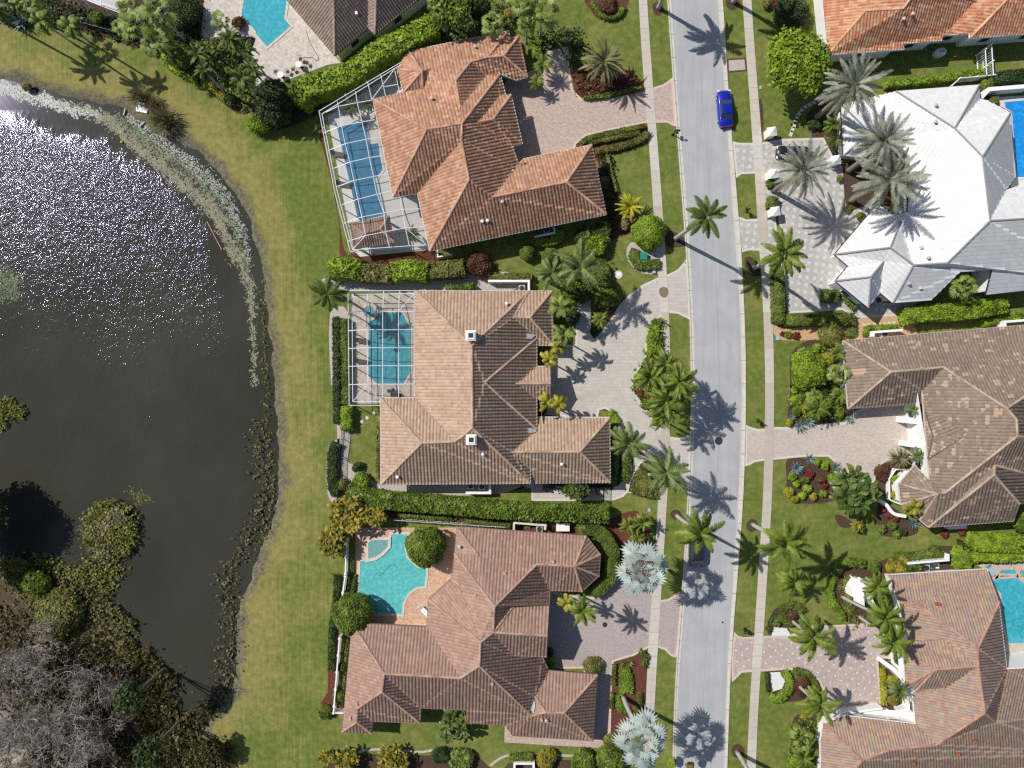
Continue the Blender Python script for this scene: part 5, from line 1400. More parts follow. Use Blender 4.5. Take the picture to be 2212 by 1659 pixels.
for lb, b, c, r, h in (('yellow-green palm left of the pair above the lake lawn', '00:640,380', '00:355,195', 28, 8), ('yellow-green palm right of the pair above the lake lawn', '00:780,370', '00:610,225', 31, 7.5)):
    palm('adon', lb, q1(b), q1(c), r, h, 'leaning_palm', group='palms above the lake lawn', trunk=(.13, .1), mat='palmbright')
palm('royal', 'dark palm at the left top edge whose shadow falls on the lake lawn', q1('00:60,200'), q1('00:-60,60'), 44, 8, 'leaning_palm', group='palms above the lake lawn', trunk=(.15, .1))
palm('fan', 'fan palm at the very top left edge above the lake lawn', q1('00:260,120'), q1('00:220,20'), 36, 6, 'leaning_palm', group='palms above the lake lawn', trunk=(.15, .1))
palm('coco', 'wind-bent dark green palm at the upper left corner of the square screened pool', q1('11:740,900'), q1('11:620,880'), 46, 7.5, 'leaning_palm', mat='palm', trunk=(.16, .12))
for lb, c, r, h in (('low palm beside the walk at the east wing of the terracotta house', '20:265,560', 25, 2.5), ('low palm below another at the east wing of the terracotta house', '20:215,710', 20, 2.2)):
    palm('pygmy', lb, q1(c), q1(c), r, h, 'low_palm', group='low palms by the terracotta east wing', trunk=(.1, .08))
# blue agaves
for i, (lb, c, r) in enumerate((('blue agave in the dark bed in the far top left corner', '00:200,200', 27), ('blue agave at the upper left tip of the bed above the pale pink drive', '32:200,285', 12), ('largest blue agave edging the top of the pale pink drive', '32:262,365', 16),
                  ('blue agave right of the largest one edging the top of the pale pink drive', '32:345,330', 15), ('blue agave alone near the garage wall above the pale pink drive', '32:695,305', 12),
                  ('blue agave topmost in the island bed below the pale pink drive', '32:350,645', 16), ('widest blue agave at the left of the bed below the pale pink drive', '32:240,725', 19),
                  ('blue agave at the right of the bed below the pale pink drive', '32:580,710', 14), ('blue agave by the turret of the weathered roof', '32:1245,1205', 15),
                  ('pale agave in red mulch at the bottom of the mauve drive', '23:1010,745', 13), ('second smaller pale agave in red mulch at the bottom of the mauve drive', '23:940,755', 9))):
    palm('agave', lb, q1(c), q1(c), r, 0.15, 'agave', 'agave', 'blue agaves', mat='fan' if i > 8 else None)

# ------------------------------------------------------------------ hedges
def H(label, s, wd, h, mat='hedge', **k):
    return hedge('hedge', label, q(s), wd, h, mat, **k)
H('tall shaggy hedge between the brown roof and the terracotta roof', '10:330,860 430,740 620,690 850,600 1050,440 1280,330 1540,190', 46, 3.2, 'bright', leaf=.24, dens=45, lump=.3)
H('bushy bright green block, middle of the row between terracotta and tan houses', '11:1170,690 1320,665 1480,690', 42, 2.4, 'bright', leaf=.22, dens=50, lump=.28)
H('olive bushy block between the two greener blocks above the square screened pool', '11:900,690 1030,700 1170,700', 38, 2.2, 'olive', leaf=.2, dens=55, lump=.25)
H('shaggy green block at the lake end of the row between terracotta and tan houses', '11:620,660 760,650 900,670', 44, 2.4, 'bright', leaf=.24, dens=45, lump=.35)
H('yellow-green block at the street end of the row between terracotta and tan houses', '11:1480,670 1640,665 1800,650', 36, 2.1, 'olive', leaf=.18, dens=55, lump=.15)
H('very long clipped hedge between the tan and rose houses', '12:780,935 1100,1010 1700,1060 2212,1105 22:400,1120 845,1135', 35, 2.4, 'hedge', leaf=.2, dens=60, lump=.16)
H('thin trimmed hedge just outside the square screened pool', '11:765,1095 770,1400 778,1659 12:770,180', 19, 1.0, 'trim', lump=.05)
H('dark low hedge strip on the lake side of the square screened pool', '11:690,1080 695,1659 12:700,340', 17, .7, 'dark', lump=.08)
H('short bright hedge block below the screened pool', '12:775,195 775,400', 23, 1.3, 'bright', lump=.08)
H('dark rounded hedge outside the black garden fence', '12:690,510 655,640 660,880 690,960', 22, .8, 'dark', lump=.08)
H('narrow olive hedge along the lake wall of the tan house', '12:1060,330 1050,820', 10, .9, 'olive', lump=.06)
H('clipped rectangle hedge above the tan roof', '11:1640,830 1880,810', 14, 1.2, 'trim', lump=.04)
H('short yellow-green hedge beside the enclosure above the tan roof', '11:2015,735 2212,725 21:170,725', 13, 1.2, 'olive', lump=.05)
H('curved hedge wrapping the octagonal end of the rose house', '22:570,1265 700,1255 820,1350 870,1480 850,1659 23:800,70 690,160', 31, 1.6, 'trim', leaf=.13, dens=80, lump=.06)
H('hedge strip along the right wall of the tan garage', '22:888,440 890,700 870,870', 18, 1.1, 'trim', lump=.05)
H('low ivy mound between the tan garage path and its walkway', '22:985,640 990,740 950,840', 22, .7, 'hedge', lump=.12)
H('low hedge at the round bed tip above the tan garage', '22:840,240 890,310 900,350', 18, .8, 'bright', lump=.08)
H('square-cornered clipped groundcover behind the small brick kerb by the second apron', '', 0, .7, 'olive', poly=q('22:1105,715 1165,740 1210,830 1262,850 1262,990 1200,985 1025,930 1050,840'), lump=.05)
H('green band in the island bed left of the west sidewalk', '21:1240,1150 1215,1300 1230,1400', 22, .8, 'bright', lump=.12)
H('thin green band along the sidewalk inside the island bed', '21:1280,1230 1285,1500', 11, .6, 'trim', lump=.05)
H('outer arm of the looped hedge below the first pink drive', '20:590,1235 680,1185 900,1135 1150,1083', 11, .7, 'trim', lump=.04)
H('middle arm of the looped hedge below the first pink drive', '20:660,1225 900,1180 1110,1140', 12, .6, 'olive', lump=.04)
H('lower arm of the looped hedge below the first pink drive', '20:1165,1130 1150,1170 1050,1225 850,1280 730,1300', 14, .7, 'olive', lump=.04)
H('thin hedge turning down beside the terracotta garage', '20:830,1330 845,1450 880,1560 910,1659', 9, .6, 'olive', lump=.04)
H('low hedge under the olive-gold date palm, along the first pink drive', '20:620,835 800,825 1000,770 1130,755', 9, .6, 'trim', lump=.04)
H('L-shaped clipped hedge around the green utility cabinet', '', 0, .7, 'trim', poly=q('21:1035,480 1105,500 1105,575 1200,580 1280,575 1280,655 1180,672 1080,665 1030,600 1010,540'), lump=.04)
H('rounded hedge beside the pale manhole on the tan house lawn', '', 0, 1.2, 'trim', poly=smooth_line(q('21:690,600 760,575 830,620 850,700 840,810 760,800 700,720'), 3, True), lump=.06)
H('low clipped groundcover in the bed above the round drive', '', 0, .5, 'trim', poly=smooth_line(q('21:700,900 850,830 960,900 910,980 790,1000 700,1000'), 3, True), lump=.08)
H('hedge base under the bay window of the terracotta garage', '21:200,425 300,430 400,395 415,320', 17, 1.0, 'bright', lump=.05)
H('long thick bright hedge below the white roof', '31:1200,1075 1400,1040 1700,1030 2080,965', 35, 2.2, 'bright', leaf=.2, dens=60, lump=.14)
H('straight hedge along the bottom of the diamond-paved forecourt', '31:160,1105 760,1092', 25, 1.2, 'trim', lump=.06)
H('tall narrow hedge along the left of the diamond-paved forecourt', '31:112,680 115,1135', 18, 1.3, 'trim', lump=.05)
H('low olive strip between the east sidewalk and the forecourt hedge', '31:38,660 50,1130', 8, .5, 'olive', lump=.04)
H('square hedge block at the garage corner of the white-roofed house', '31:485,885 620,900', 26, 1.2, 'trim', lump=.05, smooth=0)
H('hedge under the lower left eave of the white-roofed house', '31:640,870 760,1000', 12, .8, 'trim', lump=.05)
H('bright L-shaped hedge round the white equipment box by the weathered roof', '31:860,1250 862,1175 900,1168 1135,1160', 10, .8, 'bright', lump=.05, smooth=0)
H('bright hedge at the upper right edge, above the weathered roof', '31:1870,1130 2050,1080 2230,1080', 18, .9, 'bright', lump=.08)
H('olive hedge with yellow middle along the grass strip below the orange roof', '30:1040,715 1250,700 1500,670 1870,610', 15, 1.3, 'bright', lump=.1)
H('dark hedge at the right edge under the orange roof', '30:1950,680 2100,650 2260,640', 26, 1.4, 'dark', lump=.1)
H('short hedge between the two white piers of the forecourt', '30:10,1580 60,1570', 18, 1.1, 'trim', lump=.04)
H('small hedge beside the lower white pier of the forecourt', '31:5,80 90,90', 26, 1.1, 'trim', lump=.04)
H('thick bright hedge along the right edge below the weathered roof', '32:1800,1370 2000,1385 2260,1390', 36, 2.0, 'bright', leaf=.17, lump=.1)
H('second bright hedge just under the thick one at the right edge', '32:1840,1490 2000,1500 2260,1490', 22, 1.4, 'bright', leaf=.17, lump=.08)
H('low hedge along the white wall above the clay roof', '32:1130,1500 1530,1475', 15, 1.0, 'trim', lump=.05)
H('dark ribbon hedge at the top of the bottom right garden', '32:845,1560 740,1545 640,1580 580,1659', 17, .9, 'hedge', lump=.06)
H('ribbon hedge curving down the lawn beside the white-trunked palms', '33:560,20 540,120 560,220 640,340 650,385', 16, .8, 'grassy', lump=.04)
H('ring hedge at the upper left corner of the dotted drive', '33:120,300 190,260 270,270 310,320', 16, .7, 'trim', lump=.04)
H('half ring hedge left of the palm at the dotted drive', '33:70,440 90,380 160,380 210,440', 15, .7, 'trim', lump=.04)
H('dark thin hedge in the corner of the dotted drive near the sidewalk', '33:10,480 40,380 90,340', 9, .5, 'dark', lump=.04)
H('serpentine hedge around the white gravel patch', '33:150,830 200,940 160,1020 90,1075 30,1050', 17, .7, 'grassy', lump=.04)
H('dark thin hedge at the sidewalk beside the white gravel patch', '33:-5,840 15,1000', 8, .5, 'dark', lump=.04)
H('bowed hedge lining the lower left of the dotted court', '33:230,830 330,840 400,920 440,1000', 13, .6, 'trim', lump=.04)
H('narrow yellow hedge along the right of the dotted court', '33:1000,810 1015,1120', 10, .7, 'yellow', lump=.05)
H('young clipped green bed around the silver fan palm trunk', '', 0, .5, 'grassy', poly=q('23:935,800 1020,800 1050,900 1055,1000 1050,1025 980,1015 935,1045 950,1085 1000,1120 1030,1180 1010,1200 930,1185 900,1130 905,1040 925,980 935,900'), lump=.04)
H('narrow clipped bed right of the silver fan palm trunk', '23:1100,1020 1110,1120 1060,1170', 12, .5, 'trim', lump=.04)
H('thin green row on the left edge of the red-mulched strip by the rose house', '23:885,770 880,950', 9, .5, 'trim', lump=.04)
H('thin green row lower on the left edge of the red-mulched strip by the rose house', '23:870,1010 860,1150', 8, .5, 'trim', lump=.04)
H('green fringe at the right of the red-mulched strip by the rose house', '23:1100,660 1160,700 1140,800', 13, .5, 'trim', lump=.08)
H('thin hedge behind the white rail above the coral terrace', '12:1230,1135 1700,1170', 9, .8, 'trim', lump=.05)
H('thin hedge between the white rail and the equipment wall of the rose house', '12:1800,1185 2200,1230', 9, .8, 'trim', lump=.05)
H('low dark hedge along the outside of the white fence by the rose pool', '13:700,0 690,180 650,520 650,820', 14, .5, 'dark', lump=.06)
H('yellow flowering strip between the white fence and the rose house', '13:770,550 755,800 740,960 720,1100', 13, .6, 'olive', lump=.1)
H('planting strip between the white fence and the turquoise pool', '13:830,-10 825,150', 16, .5, 'trim', lump=.08)
H('hedge border along the top pool terrace lawn edge', '00:1400,430 1430,540 1530,620 1700,700', 11, .5, 'bright', lump=.08)
H('yellow border below the plume palms of the top terrace', '00:1760,720 1870,790 1960,870', 13, .5, 'yellow', lump=.1)
H('leafy hedge strip at the east wing of the terracotta house', '20:190,350 220,480', 22, 1.1, 'palmbright' if False else 'bright', lump=.15)
H('hedge ring around the rust-coloured bed at the top edge of the lawn', '20:690,0 760,110 840,150 930,120 970,40', 9, .6, 'hedge', lump=.05)
H('low hedge between the sidewalk and the clay roof border at the bottom right', '33:300,1480 350,1470', 30, .7, 'olive', lump=.1)
H('low groundcover row by the palms at the clay roof entrance wall', '33:680,20 720,120 700,250 740,340', 16, .6, 'olive', lump=.08)
H('hedge in front of the white equipment enclosure at the bottom edge', '23:-20,1590 180,1575', 15, 1.0, 'trim', lump=.05)
H('small green rectangle of groundcover left of the white pool wall at the right edge', '30:1950,720 1840,760', 8, .5, 'trim', lump=.05)

# ------------------------------------------------------------------ round shrubs
def Sh(label, s, r, h, mat='hedge', **k): return shrub(label, q1(s), r, h, mat, **k)
for lb, s, r in (('round clipped ball shrub left of the pair below the terracotta garage', '21:130,525', 16.5), ('round clipped ball shrub right of the pair below the terracotta garage', '21:328,550', 17.5)):
    Sh(lb, s, r, 1.7, 'trim', round_=True, dens=110, leaf=.12, name='ball_shrub', group='clipped ball shrubs below the terracotta garage')
Sh('maroon bush at the street end of the row between the terracotta and tan houses', '11:1920,620', 32, 2.0, 'maroon', lobes=7)
Sh('big flat-sided clipped tree-shrub over the sidewalk by the golden cycad', '21:1190,340', 36, 3.2, 'bright', round_=True, dens=80, leaf=.17, name='clipped_shrub')
Sh('glossy green bush left of the two below the terracotta garage corner', '21:640,370', 24, 1.8, 'paddle', leaf=.34, dens=26, jitter=1.1)
Sh('glossy green bush right of the two below the terracotta garage corner', '21:770,330', 24, 1.8, 'paddle', leaf=.34, dens=26, jitter=1.1)
Sh('glossy yellow-green bush lowest below the terracotta garage corner', '21:740,450', 25, 1.9, 'bright', leaf=.34, dens=26, jitter=1.1)
Sh('grey-brown spiky shrub in the red mulch under the golden cycad', '21:975,285', 12, .8, 'reed', leaf=.2, dens=60)
Sh('dry pale shrub beside the terracotta garage wall', '20:800,1570', 13, .9, 'reed', leaf=.2, dens=60)
Sh('bright round shrub beside the dark fence below the screened pool', '12:900,845', 22, 1.5, 'bright', lobes=7)
Sh('brownish clipped bush at the end of the black fence', '12:750,870', 13, 1.3, 'olive', round_=True)
Sh('small dark green bush by the flagstones next to the black fence', '12:885,720', 13, .8, 'dark')
Sh('tiny grass tuft at the lake edge below the leaning palms', '00:235,755', 10, .6, 'marsh')
Sh('small round bush outside the white fence at the lower left of the rose house', '13:590,1180', 15, 1.2, 'trim', round_=True)
Sh('round bush at the lower end of the white fence strip', '13:715,1045', 14, 1.2, 'trim', round_=True)
Sh('dark bush in the middle of the white fence strip', '13:745,790', 12, 1.0, 'dark')
Sh('square yellow-green bush at the lower edge of the mauve drive', '23:695,780', 20, 1.3, 'olive', round_=True)
Sh('leafy bush in the shade beside the rose house garage', '23:335,745', 14, 1.2, 'bright', lobes=6)
Sh('dark bush above another beside the rose house garage', '23:320,650', 12, 1.2, 'dark')
Sh('large broad-leaved plant over the path below the tan garage', '22:560,900', 32, 2.6, 'paddle', leaf=.55, dens=12, jitter=1.2, lobes=7, name='broad_leaved_plant')
Sh('rust-coloured groundcover mound in the hedge ring at the top edge', '20:830,40', 22, .7, 'maroon', lobes=6)
Sh('dark bush over the terracotta roof corner at the top', '10:1950,90', 26, 2.4, 'dark', lobes=7, leaf=.22)
Sh('yellow ornamental palm bush in the top strip between roofs', '10:2190,130', 13, 2.0, 'croton')
Sh('pinkish clipped shrub at the upper left corner of the weathered roof', '31:540,1235', 25, 1.6, 'olive', round_=True)
Sh('big yellow-green round tree-shrub left of the weathered roof', '31:330,1530', 44, 3.0, 'bright', lobes=9, leaf=.2)
Sh('bright yellow shrub beside the big yellow-green one', '31:525,1440', 17, 1.6, 'yellow', lobes=5)
Sh('second yellow bloom at the roof corner above the yellow shrub', '31:590,1310', 9, 1.4, 'yellow')
Sh('pale ground-hugging mound in the tan wood chips', '31:725,1225', 15, .5, 'trim')
Sh('small green shrub at the left end of the tan wood chips', '31:175,1230', 9, .6, 'bright')
Sh('red bromeliad left of two at the start of the tan wood chips', '31:125,1225', 5, .5, 'red', leaf=.2)
Sh('red bromeliad right of two at the start of the tan wood chips', '31:240,1240', 8, .5, 'red', leaf=.2)
gb = 'low shrubs of the bed above the pale pink drive'
for lb, s, r, m in (('round shrub at the top left of the bed above the pale pink drive', '32:225,50', 9, 'bright'), ('shrub at the left centre of the bed above the pale pink drive', '32:265,135', 16, 'bright'), ('dark shrub at the bottom left of the bed above the pale pink drive', '32:250,240', 13, 'hedge'),
                    ('yellowish shrub at the lower left tip of the bed above the pale pink drive', '32:180,338', 8, 'yellow'), ('yellow-green shrub in the lower centre of the bed above the pale pink drive', '32:330,205', 14, 'yellow'), ('shrub in the lower right of the bed above the pale pink drive', '32:625,250', 14, 'hedge'),
                    ('large dark shrub in the top centre of the bed above the pale pink drive', '32:480,20', 22, 'dark'), ('shrub right of centre in the bed above the pale pink drive', '32:500,180', 20, 'hedge'), ('small maroon shrub near the garage in the bed above the pale pink drive', '32:690,240', 8, 'maroon'),
                    ('green shrub between the sidewalk bed edge and the big round shrub', '31:420,1340', 10, 'bright'), ('low leafy shrub at the top of the bed above the pale pink drive', '32:340,40', 14, 'bright')):
    Sh(lb, s, r, .9, m, group=gb)
gb = 'low shrubs of the bed below the pale pink drive'
for lb, s, r, m in (('yellow-green shrub beside the widest agave, at its lower left', '32:205,805', 11, 'bright'), ('small shrub below the widest agave bed edge, second in the left column', '32:245,865', 8, 'bright'), ('large yellow shrub at the lower left of the agave bed', '32:190,935', 13, 'yellow'),
                    ('yellow shrub at the lowest left tip of the agave bed', '32:235,1000', 10, 'yellow'), ('shrub right of the topmost agave', '32:425,680', 9, 'bright'), ('shrub left of the right-hand agave', '32:495,712', 10, 'bright'), ('crimson shrub near the middle of the agave bed', '32:362,785', 11, 'red'),
                    ('rusty shrub right of the crimson one in the agave bed', '32:472,822', 10, 'maroon'), ('small crimson shrub below the rusty one in the agave bed', '32:482,885', 8, 'red'), ('green shrub below the crimson one in the agave bed', '32:350,900', 11, 'bright'), ('green shrub left of the lowest three in the agave bed', '32:300,965', 11, 'bright'),
                    ('yellow shrub lowest in the agave bed centre', '32:395,970', 9, 'yellow'), ('green shrub at the lower right of the agave bed', '32:482,945', 11, 'bright'), ('green shrub at the right edge of the agave bed', '32:560,815', 12, 'bright'), ('green shrub between the crimson one and the widest agave', '32:325,830', 10, 'hedge')):
    Sh(lb, s, r, .7, m, group=gb)
gb = 'plants of the turret bed'
for lb, s, r, m in (('pink flowering ground shrub in the curved bed by the white portico', '32:1000,770', 24, 'maroon'), ('yellow-green shrub inside the octagonal planter by the turret', '32:1110,830', 14, 'bright'), ('yellow shrub lower inside the octagonal planter by the turret', '32:1095,950', 11, 'yellow'), ('red shrub at the upper end of the curved white wall', '32:1010,1075', 7, 'red'),
                    ('crimson shrub in the middle of the curved white wall row', '32:1055,1125', 11, 'red'), ('crimson shrub at the lower end of the curved white wall row', '32:1095,1170', 9, 'red'), ('olive shrub in the dark bed below the banana clump', '32:990,1250', 11, 'trim'), ('olive shrub right of the one below the banana clump', '32:1075,1225', 12, 'trim'),
                    ('small shrub at the bottom of the bed by the turret', '32:1110,1300', 8, 'bright'), ('dark shrub near the lawn in the turret bed', '32:1170,1280', 9, 'dark'), ('red bromeliad on the lawn under the weathered roof eave', '32:1522,1298', 10, 'red'), ('red bromeliad cluster right under the weathered roof eave', '32:1670,1278', 9, 'red')):
    Sh(lb, s, r, .8, m, group=gb)
Sh('round hedge ball beside the dark ribbon hedge', '32:920,1585', 14, 1.1, 'hedge', round_=True)
Sh('round hedge ball above the low hedge by the white wall', '32:1445,1435', 10, 1.0, 'trim', round_=True)
Sh('big leafy bush left of the two beside the thick bright hedge', '32:1680,1530', 27, 1.8, 'bright', lobes=7)
Sh('leafy bush right of the two beside the thick bright hedge', '32:1790,1490', 15, 1.5, 'bright')
Sh('dark bush at the right edge by the weathered roof corner', '32:2180,1190', 26, 2.2, 'hedge', lobes=6)
Sh('orange and yellow flowering plant left of the air conditioners', '32:1130,1580', 24, 1.5, 'croton', leaf=.3)
Sh('broad-leaved orange-flecked plant above the clay roof edge', '32:1255,1600', 22, 1.6, 'paddle', leaf=.4, dens=16, jitter=1.2)
Sh('rust groundcover in the half ring hedge of the dotted drive', '33:200,335', 17, .5, 'maroon')
Sh('rust groundcover round the lower white palm trunk', '33:290,960', 22, .5, 'maroon', lobes=7)
Sh('yellow flowering shrub beside the lower dotted court corner', '33:320,1205', 13, .8, 'yellow')
Sh('tall leafy shrub in the white-edged planter of the dotted court', '33:1075,1070', 14, 1.4, 'croton')
Sh('yellow-green shrub against the white wall of the dotted court', '33:1090,900', 17, 1.0, 'yellow')
Sh('green border shrub low at the clay roof wall', '33:390,1500', 20, 1.1, 'olive')
Sh('green border shrub at the bottom edge by the clay roof', '33:250,1620', 20, 1.0, 'bright')
Sh('small clipped ball at the courtyard corner of the white-roofed house', '31:810,210', 9, .9, 'trim', round_=True)
Sh('small shrub at the tip of the courtyard bed on the diamond pavers', '31:690,150', 9, .6, 'olive')
Sh('small shrub right of the palm covering the small dark car', '30:620,1540', 9, .6, 'olive')
Sh('shrub at the right edge beside the blue pool wall', '30:1910,720', 17, 1.2, 'trim', round_=True)
Sh('grassy plant at the top left of the blue pool', '30:1950,870', 14, .8, 'olive')
Sh('dark shrub cluster at the top edge left of the orange roof', '30:170,130', 42, 2.2, 'dark', lobes=9)
Sh('purple-tinged shrub at the top edge left of the orange roof', '30:100,30', 16, 1.2, 'maroon')
Sh('sparse brown shrub at the top edge beside the east sidewalk', '20:2200,20', 14, .9, 'olive')
Sh('dark mass of shrubs at the lake end of the tall shaggy hedge', '10:150,880', 44, 3.4, 'dark', lobes=12, leaf=.28)
Sh('bright shrub at the lower left of the tall shaggy hedge', '10:20,1060', 24, 2.0, 'bright', lobes=6)
Sh('low green shrub on the island bed top tip', '21:1262,1130', 12, .7, 'trim')
Sh('red-leaved plant in the island bed', '22:1200,105', 10, .9, 'red', leaf=.25)
Sh('small red-leaved plant left in the island bed', '22:1105,75', 8, .9, 'red', leaf=.25)
Sh('green mound at the pointed lower end of the island bed', '22:1260,320', 14, .6, 'bright')
Sh('green mound on the left slope of the island bed', '22:1160,190', 12, .6, 'hedge')
Sh('brown dome of dry palm litter on the island bed', '21:1215,1490', 13, .6, 'olive', round_=True)
Sh('green bush at the top of the silver fan palm by the mauve drive', '22:1000,1450', 16, 1.0, 'hedge')
Sh('dark leafy bush under the entrance palms of the tan house', '21:600,880', 20, 1.6, 'dark')
Sh('second dark leafy bush under the entrance palms of the tan house', '21:530,1080', 18, 1.8, 'dark')
Sh('maroon shrub in the recess by the tan porch', '21:255,1400', 11, 1.0, 'maroon')
Sh('maroon shrub between the tan porch and garage', '22:270,230', 13, 1.0, 'maroon')
Sh('small dark bush in the corner of the island by the drive and tan entrance', '21:720,1200', 13, .8, 'dark')
Sh('green bush in the garden by the black gate of the white-roofed house', '30:430,1060', 22, .8, 'dark')
Sh('green shrub at the top pool, on the dark bed', '00:2060,200', 15, 1.0, 'maroon')
Sh('dense dark shrub mass behind the top left fan palms', '00:1590,120', 36, 2.6, 'dark', lobes=9)
Sh('dark shrub mass left of the plume palms of the top terrace', '00:1560,480', 28, 1.8, 'hedge', lobes=8)
Sh('dark shrub mass below the plume palms of the top terrace', '00:1990,860', 16, 1.2, 'dark')
Sh('dark shrubs in the far top left corner', '00:60,90', 30, 1.8, 'dark', lobes=8)
Sh('green shrub at the foot of the leaning palms above the lake lawn', '00:830,160', 16, 1.4, 'hedge')
Sh('big green bush at the bottom edge between croton hedge and white enclosure', '13:1600,1545', 20, 1.6, 'dark', lobes=6)
Sh('white-flecked shrub right of the big bush at the bottom edge', '13:1780,1590', 26, 1.4, 'fan', leaf=.3)
Sh('orange-flowering shrub at the bottom edge beside the white enclosure', '23:310,1590', 25, 1.3, 'croton', leaf=.3)
Sh('green leafy mass at the bottom edge below the rose garage', '23:620,1640', 30, 1.6, 'hedge', lobes=8, leaf=.22)
Sh('second green leafy mass at the bottom edge, left of the silver fan palm', '23:860,1600', 34, 1.8, 'hedge', lobes=8, leaf=.22)
Sh('olive plume shrub at the corner of the rose house path', '23:850,1420', 14, 1.2, 'olive')
Sh('spiky green shrub at the bottom edge inside the west verge', '23:1380,1600', 11, 1.8, 'bright')
Sh('pair-topped green tree tip rising over the asphalt at the bottom edge', '23:1525,1600', 12, 3.0, 'olive')
# round and leafy trees
for lb, s in (('round dense orange tree standing on the coral terrace', '12:1455,1425'), ('round dense tree at the lower left corner of the turquoise pool', '13:818,355')):
    tree(lb, q1(s), 43, 4.6, 'hedge', leaf=.2, dens=55, round_=True, name='round_tree', group='round clipped trees by the turquoise pool')
tree('broad bright green tree left of the orange roof and above the date palms', q1('30:240,560'), 72, 6.0, 'bright', lobes=26, leaf=.3, dens=26)
tree('yellow-green tree at the top edge over the long hedge', q1('10:1700,90'), 46, 5.5, 'hedge', lobes=14, leaf=.3)
tree('dark leafy tree at the top edge right of the one over the long hedge', q1('10:1900,30'), 26, 5, 'dark', lobes=8, leaf=.26)
# banana-like clumps
def clump(label, s, r, h, n, size, mat='paddle', name='banana_plant', group=None, cat_='plant', kind='paddle'):
    z = h * .8; x, y, _ = P(q1(s), z); rm = r / PXM * (1 - z / CAM_H)
    root = thing(name, label, cat_, (x, y, 0), 0, group); parts = []; mb = MB()
    for i in range(n):
        a = i * 2.4; d = rm * 0.75 * math.sqrt((i + .2) / n); px, py = d * math.cos(a), d * math.sin(a); hh = h * rnd.uniform(.55, .8)
        mb.tube([(px * .7, py * .7, -0.05), (px, py, hh)], [.09, .06], 6)
        me = crown_proto(kind, i % 3, mat)
        V = np.empty(len(me.vertices) * 3, np.float32); me.vertices.foreach_get('co', V); V = V.reshape(-1, 3)
        V = rot(V, rnd.uniform(0, 6.28)) * size * rnd.uniform(.8, 1.15) + np.array([px, py, hh])
        lt = len(me.polygons[0].vertices); Fq = np.empty(len(me.loops), np.int32); me.loops.foreach_get('vertex_index', Fq)
        parts.append((V, Fq.reshape(-1, lt)))
    V, F = cat(parts)
    mb.build('stems', M['bark'], root); link('leaves', mesh_np('leaves', V, F, L_[mat]), root)
    return root
clump('huge dark bird-of-paradise clump on the lawn below the pale pink drive', '32:760,930', 52, 5.5, 15, 1.5)
clump('yellowing banana shoot at the foot of the huge bird-of-paradise clump', '32:785,1240', 12, 1.8, 2, .9, 'croton')
clump('bird-of-paradise clump below the rose roof near the bottom edge', '13:1710,1290', 34, 3.2, 9, 1.25, name='banana_plant')
clump('tall croton thicket at the lake corner of the rose pool, upper part', '12:790,1130', 46, 3.4, 26, .85, 'croton', 'croton_thicket')
clump('tall croton thicket at the lake corner of the rose pool, lower part', '12:650,1380', 38, 3.2, 20, .8, 'croton', 'croton_thicket')
clump('croton thicket arm over the coral terrace steps', '12:1010,1130', 28, 3.0, 14, .8, 'croton', 'croton_thicket')
clump('orange croton row at the bottom edge, left half', '13:780,1610', 34, 2.2, 12, .8, 'croton', 'croton_thicket')
clump('orange croton row at the bottom edge, right half', '13:1180,1600', 40, 2.2, 16, .8, 'croton', 'croton_thicket')
clump('yellow croton ball at the left end of the bottom edge row', '13:610,1570', 17, 1.8, 5, .7, 'croton', 'croton_thicket')

# ------------------------------------------------------------------ lakeside: stuff and trees
def flecks(name, label, line, wd, dens, size, mat, z, kind='stuff', rag=0.35, cat_='algae', poly=None, tilt=0.0, jz=0.0):
    poly = poly or strip(smooth_line(line, 4), np.interp(np.linspace(0, 1, (len(line) - 1) * 4 + 1), np.linspace(0, 1, len(wd)), wd) if hasattr(wd, '__len__') else wd)
    W = xy(poly, z); x0, y0 = np.min(W, 0) - 1; x1, y1 = np.max(W, 0) + 1
    n = int((x1 - x0) * (y1 - y0) * dens)
    X = rng.uniform(x0, x1, n); Y = rng.uniform(y0, y1, n)
    d = dist_poly(X, Y, W); s_ = np.where(inside(X, Y, W), d, -d) + rag * (wob(X, Y, 1.9, 1) + wob(X, Y, 4.3, 2) + rng.normal(0, .6, n))
    k = s_ > 0
    patch = wob(X, Y, 3.1, 7) + 0.8 * wob(X, Y, 7.1, 3)
    k &= patch > -1.0
    X, Y = X[k], Y[k]; n = len(X)
    V, F = leaves(np.stack([X, Y, z + rng.uniform(0, max(jz, 0.02), n)], -1), np.tile([0, 0, 1.0], (n, 1)), size, tilt, 1.3)
    cx, cy = X.mean(), Y.mean()
    return tag(link(name, mesh_np(name, V - np.array([cx, cy, 0]), F, L_[mat]), None, (cx, cy, 0)), label, cat_, kind=kind)
flecks('floating_algae', 'algae mat coloured grey-white for the sun glare along the top left shore', q('00:-60,760 150,790 350,860 600,940 850,990'), [24, 26, 24, 18, 13], 100, .17, 'algaewhite', WATER_Z + .01, tilt=.05)
flecks('floating_algae', 'tan algae ribbon curving along the upper lake shore', q('00:850,1010 1000,1100 1130,1220 1300,1370 1500,1530 1650,1659 01:1800,130 1900,260 1960,400 2030,560 2090,640 2130,760 2165,900 2180,1100 2195,1400 2200,1659'), [16, 20, 22, 24, 24, 22, 26, 22, 16, 20, 12, 12, 7, 5, 4, 3], 100, .17, 'algae', WATER_Z + .01, tilt=.05)
flecks('floating_algae', 'thin pale scum between the algae ribbon and the bank', q('00:1100,1000 1300,1130 1480,1280 1650,1400 1820,1560 01:1950,60 2040,230 2110,400 2150,600'), [14, 18, 22, 22, 24, 22, 18, 12, 8], 60, .13, 'algaewhite', WATER_Z + .008, tilt=.05)
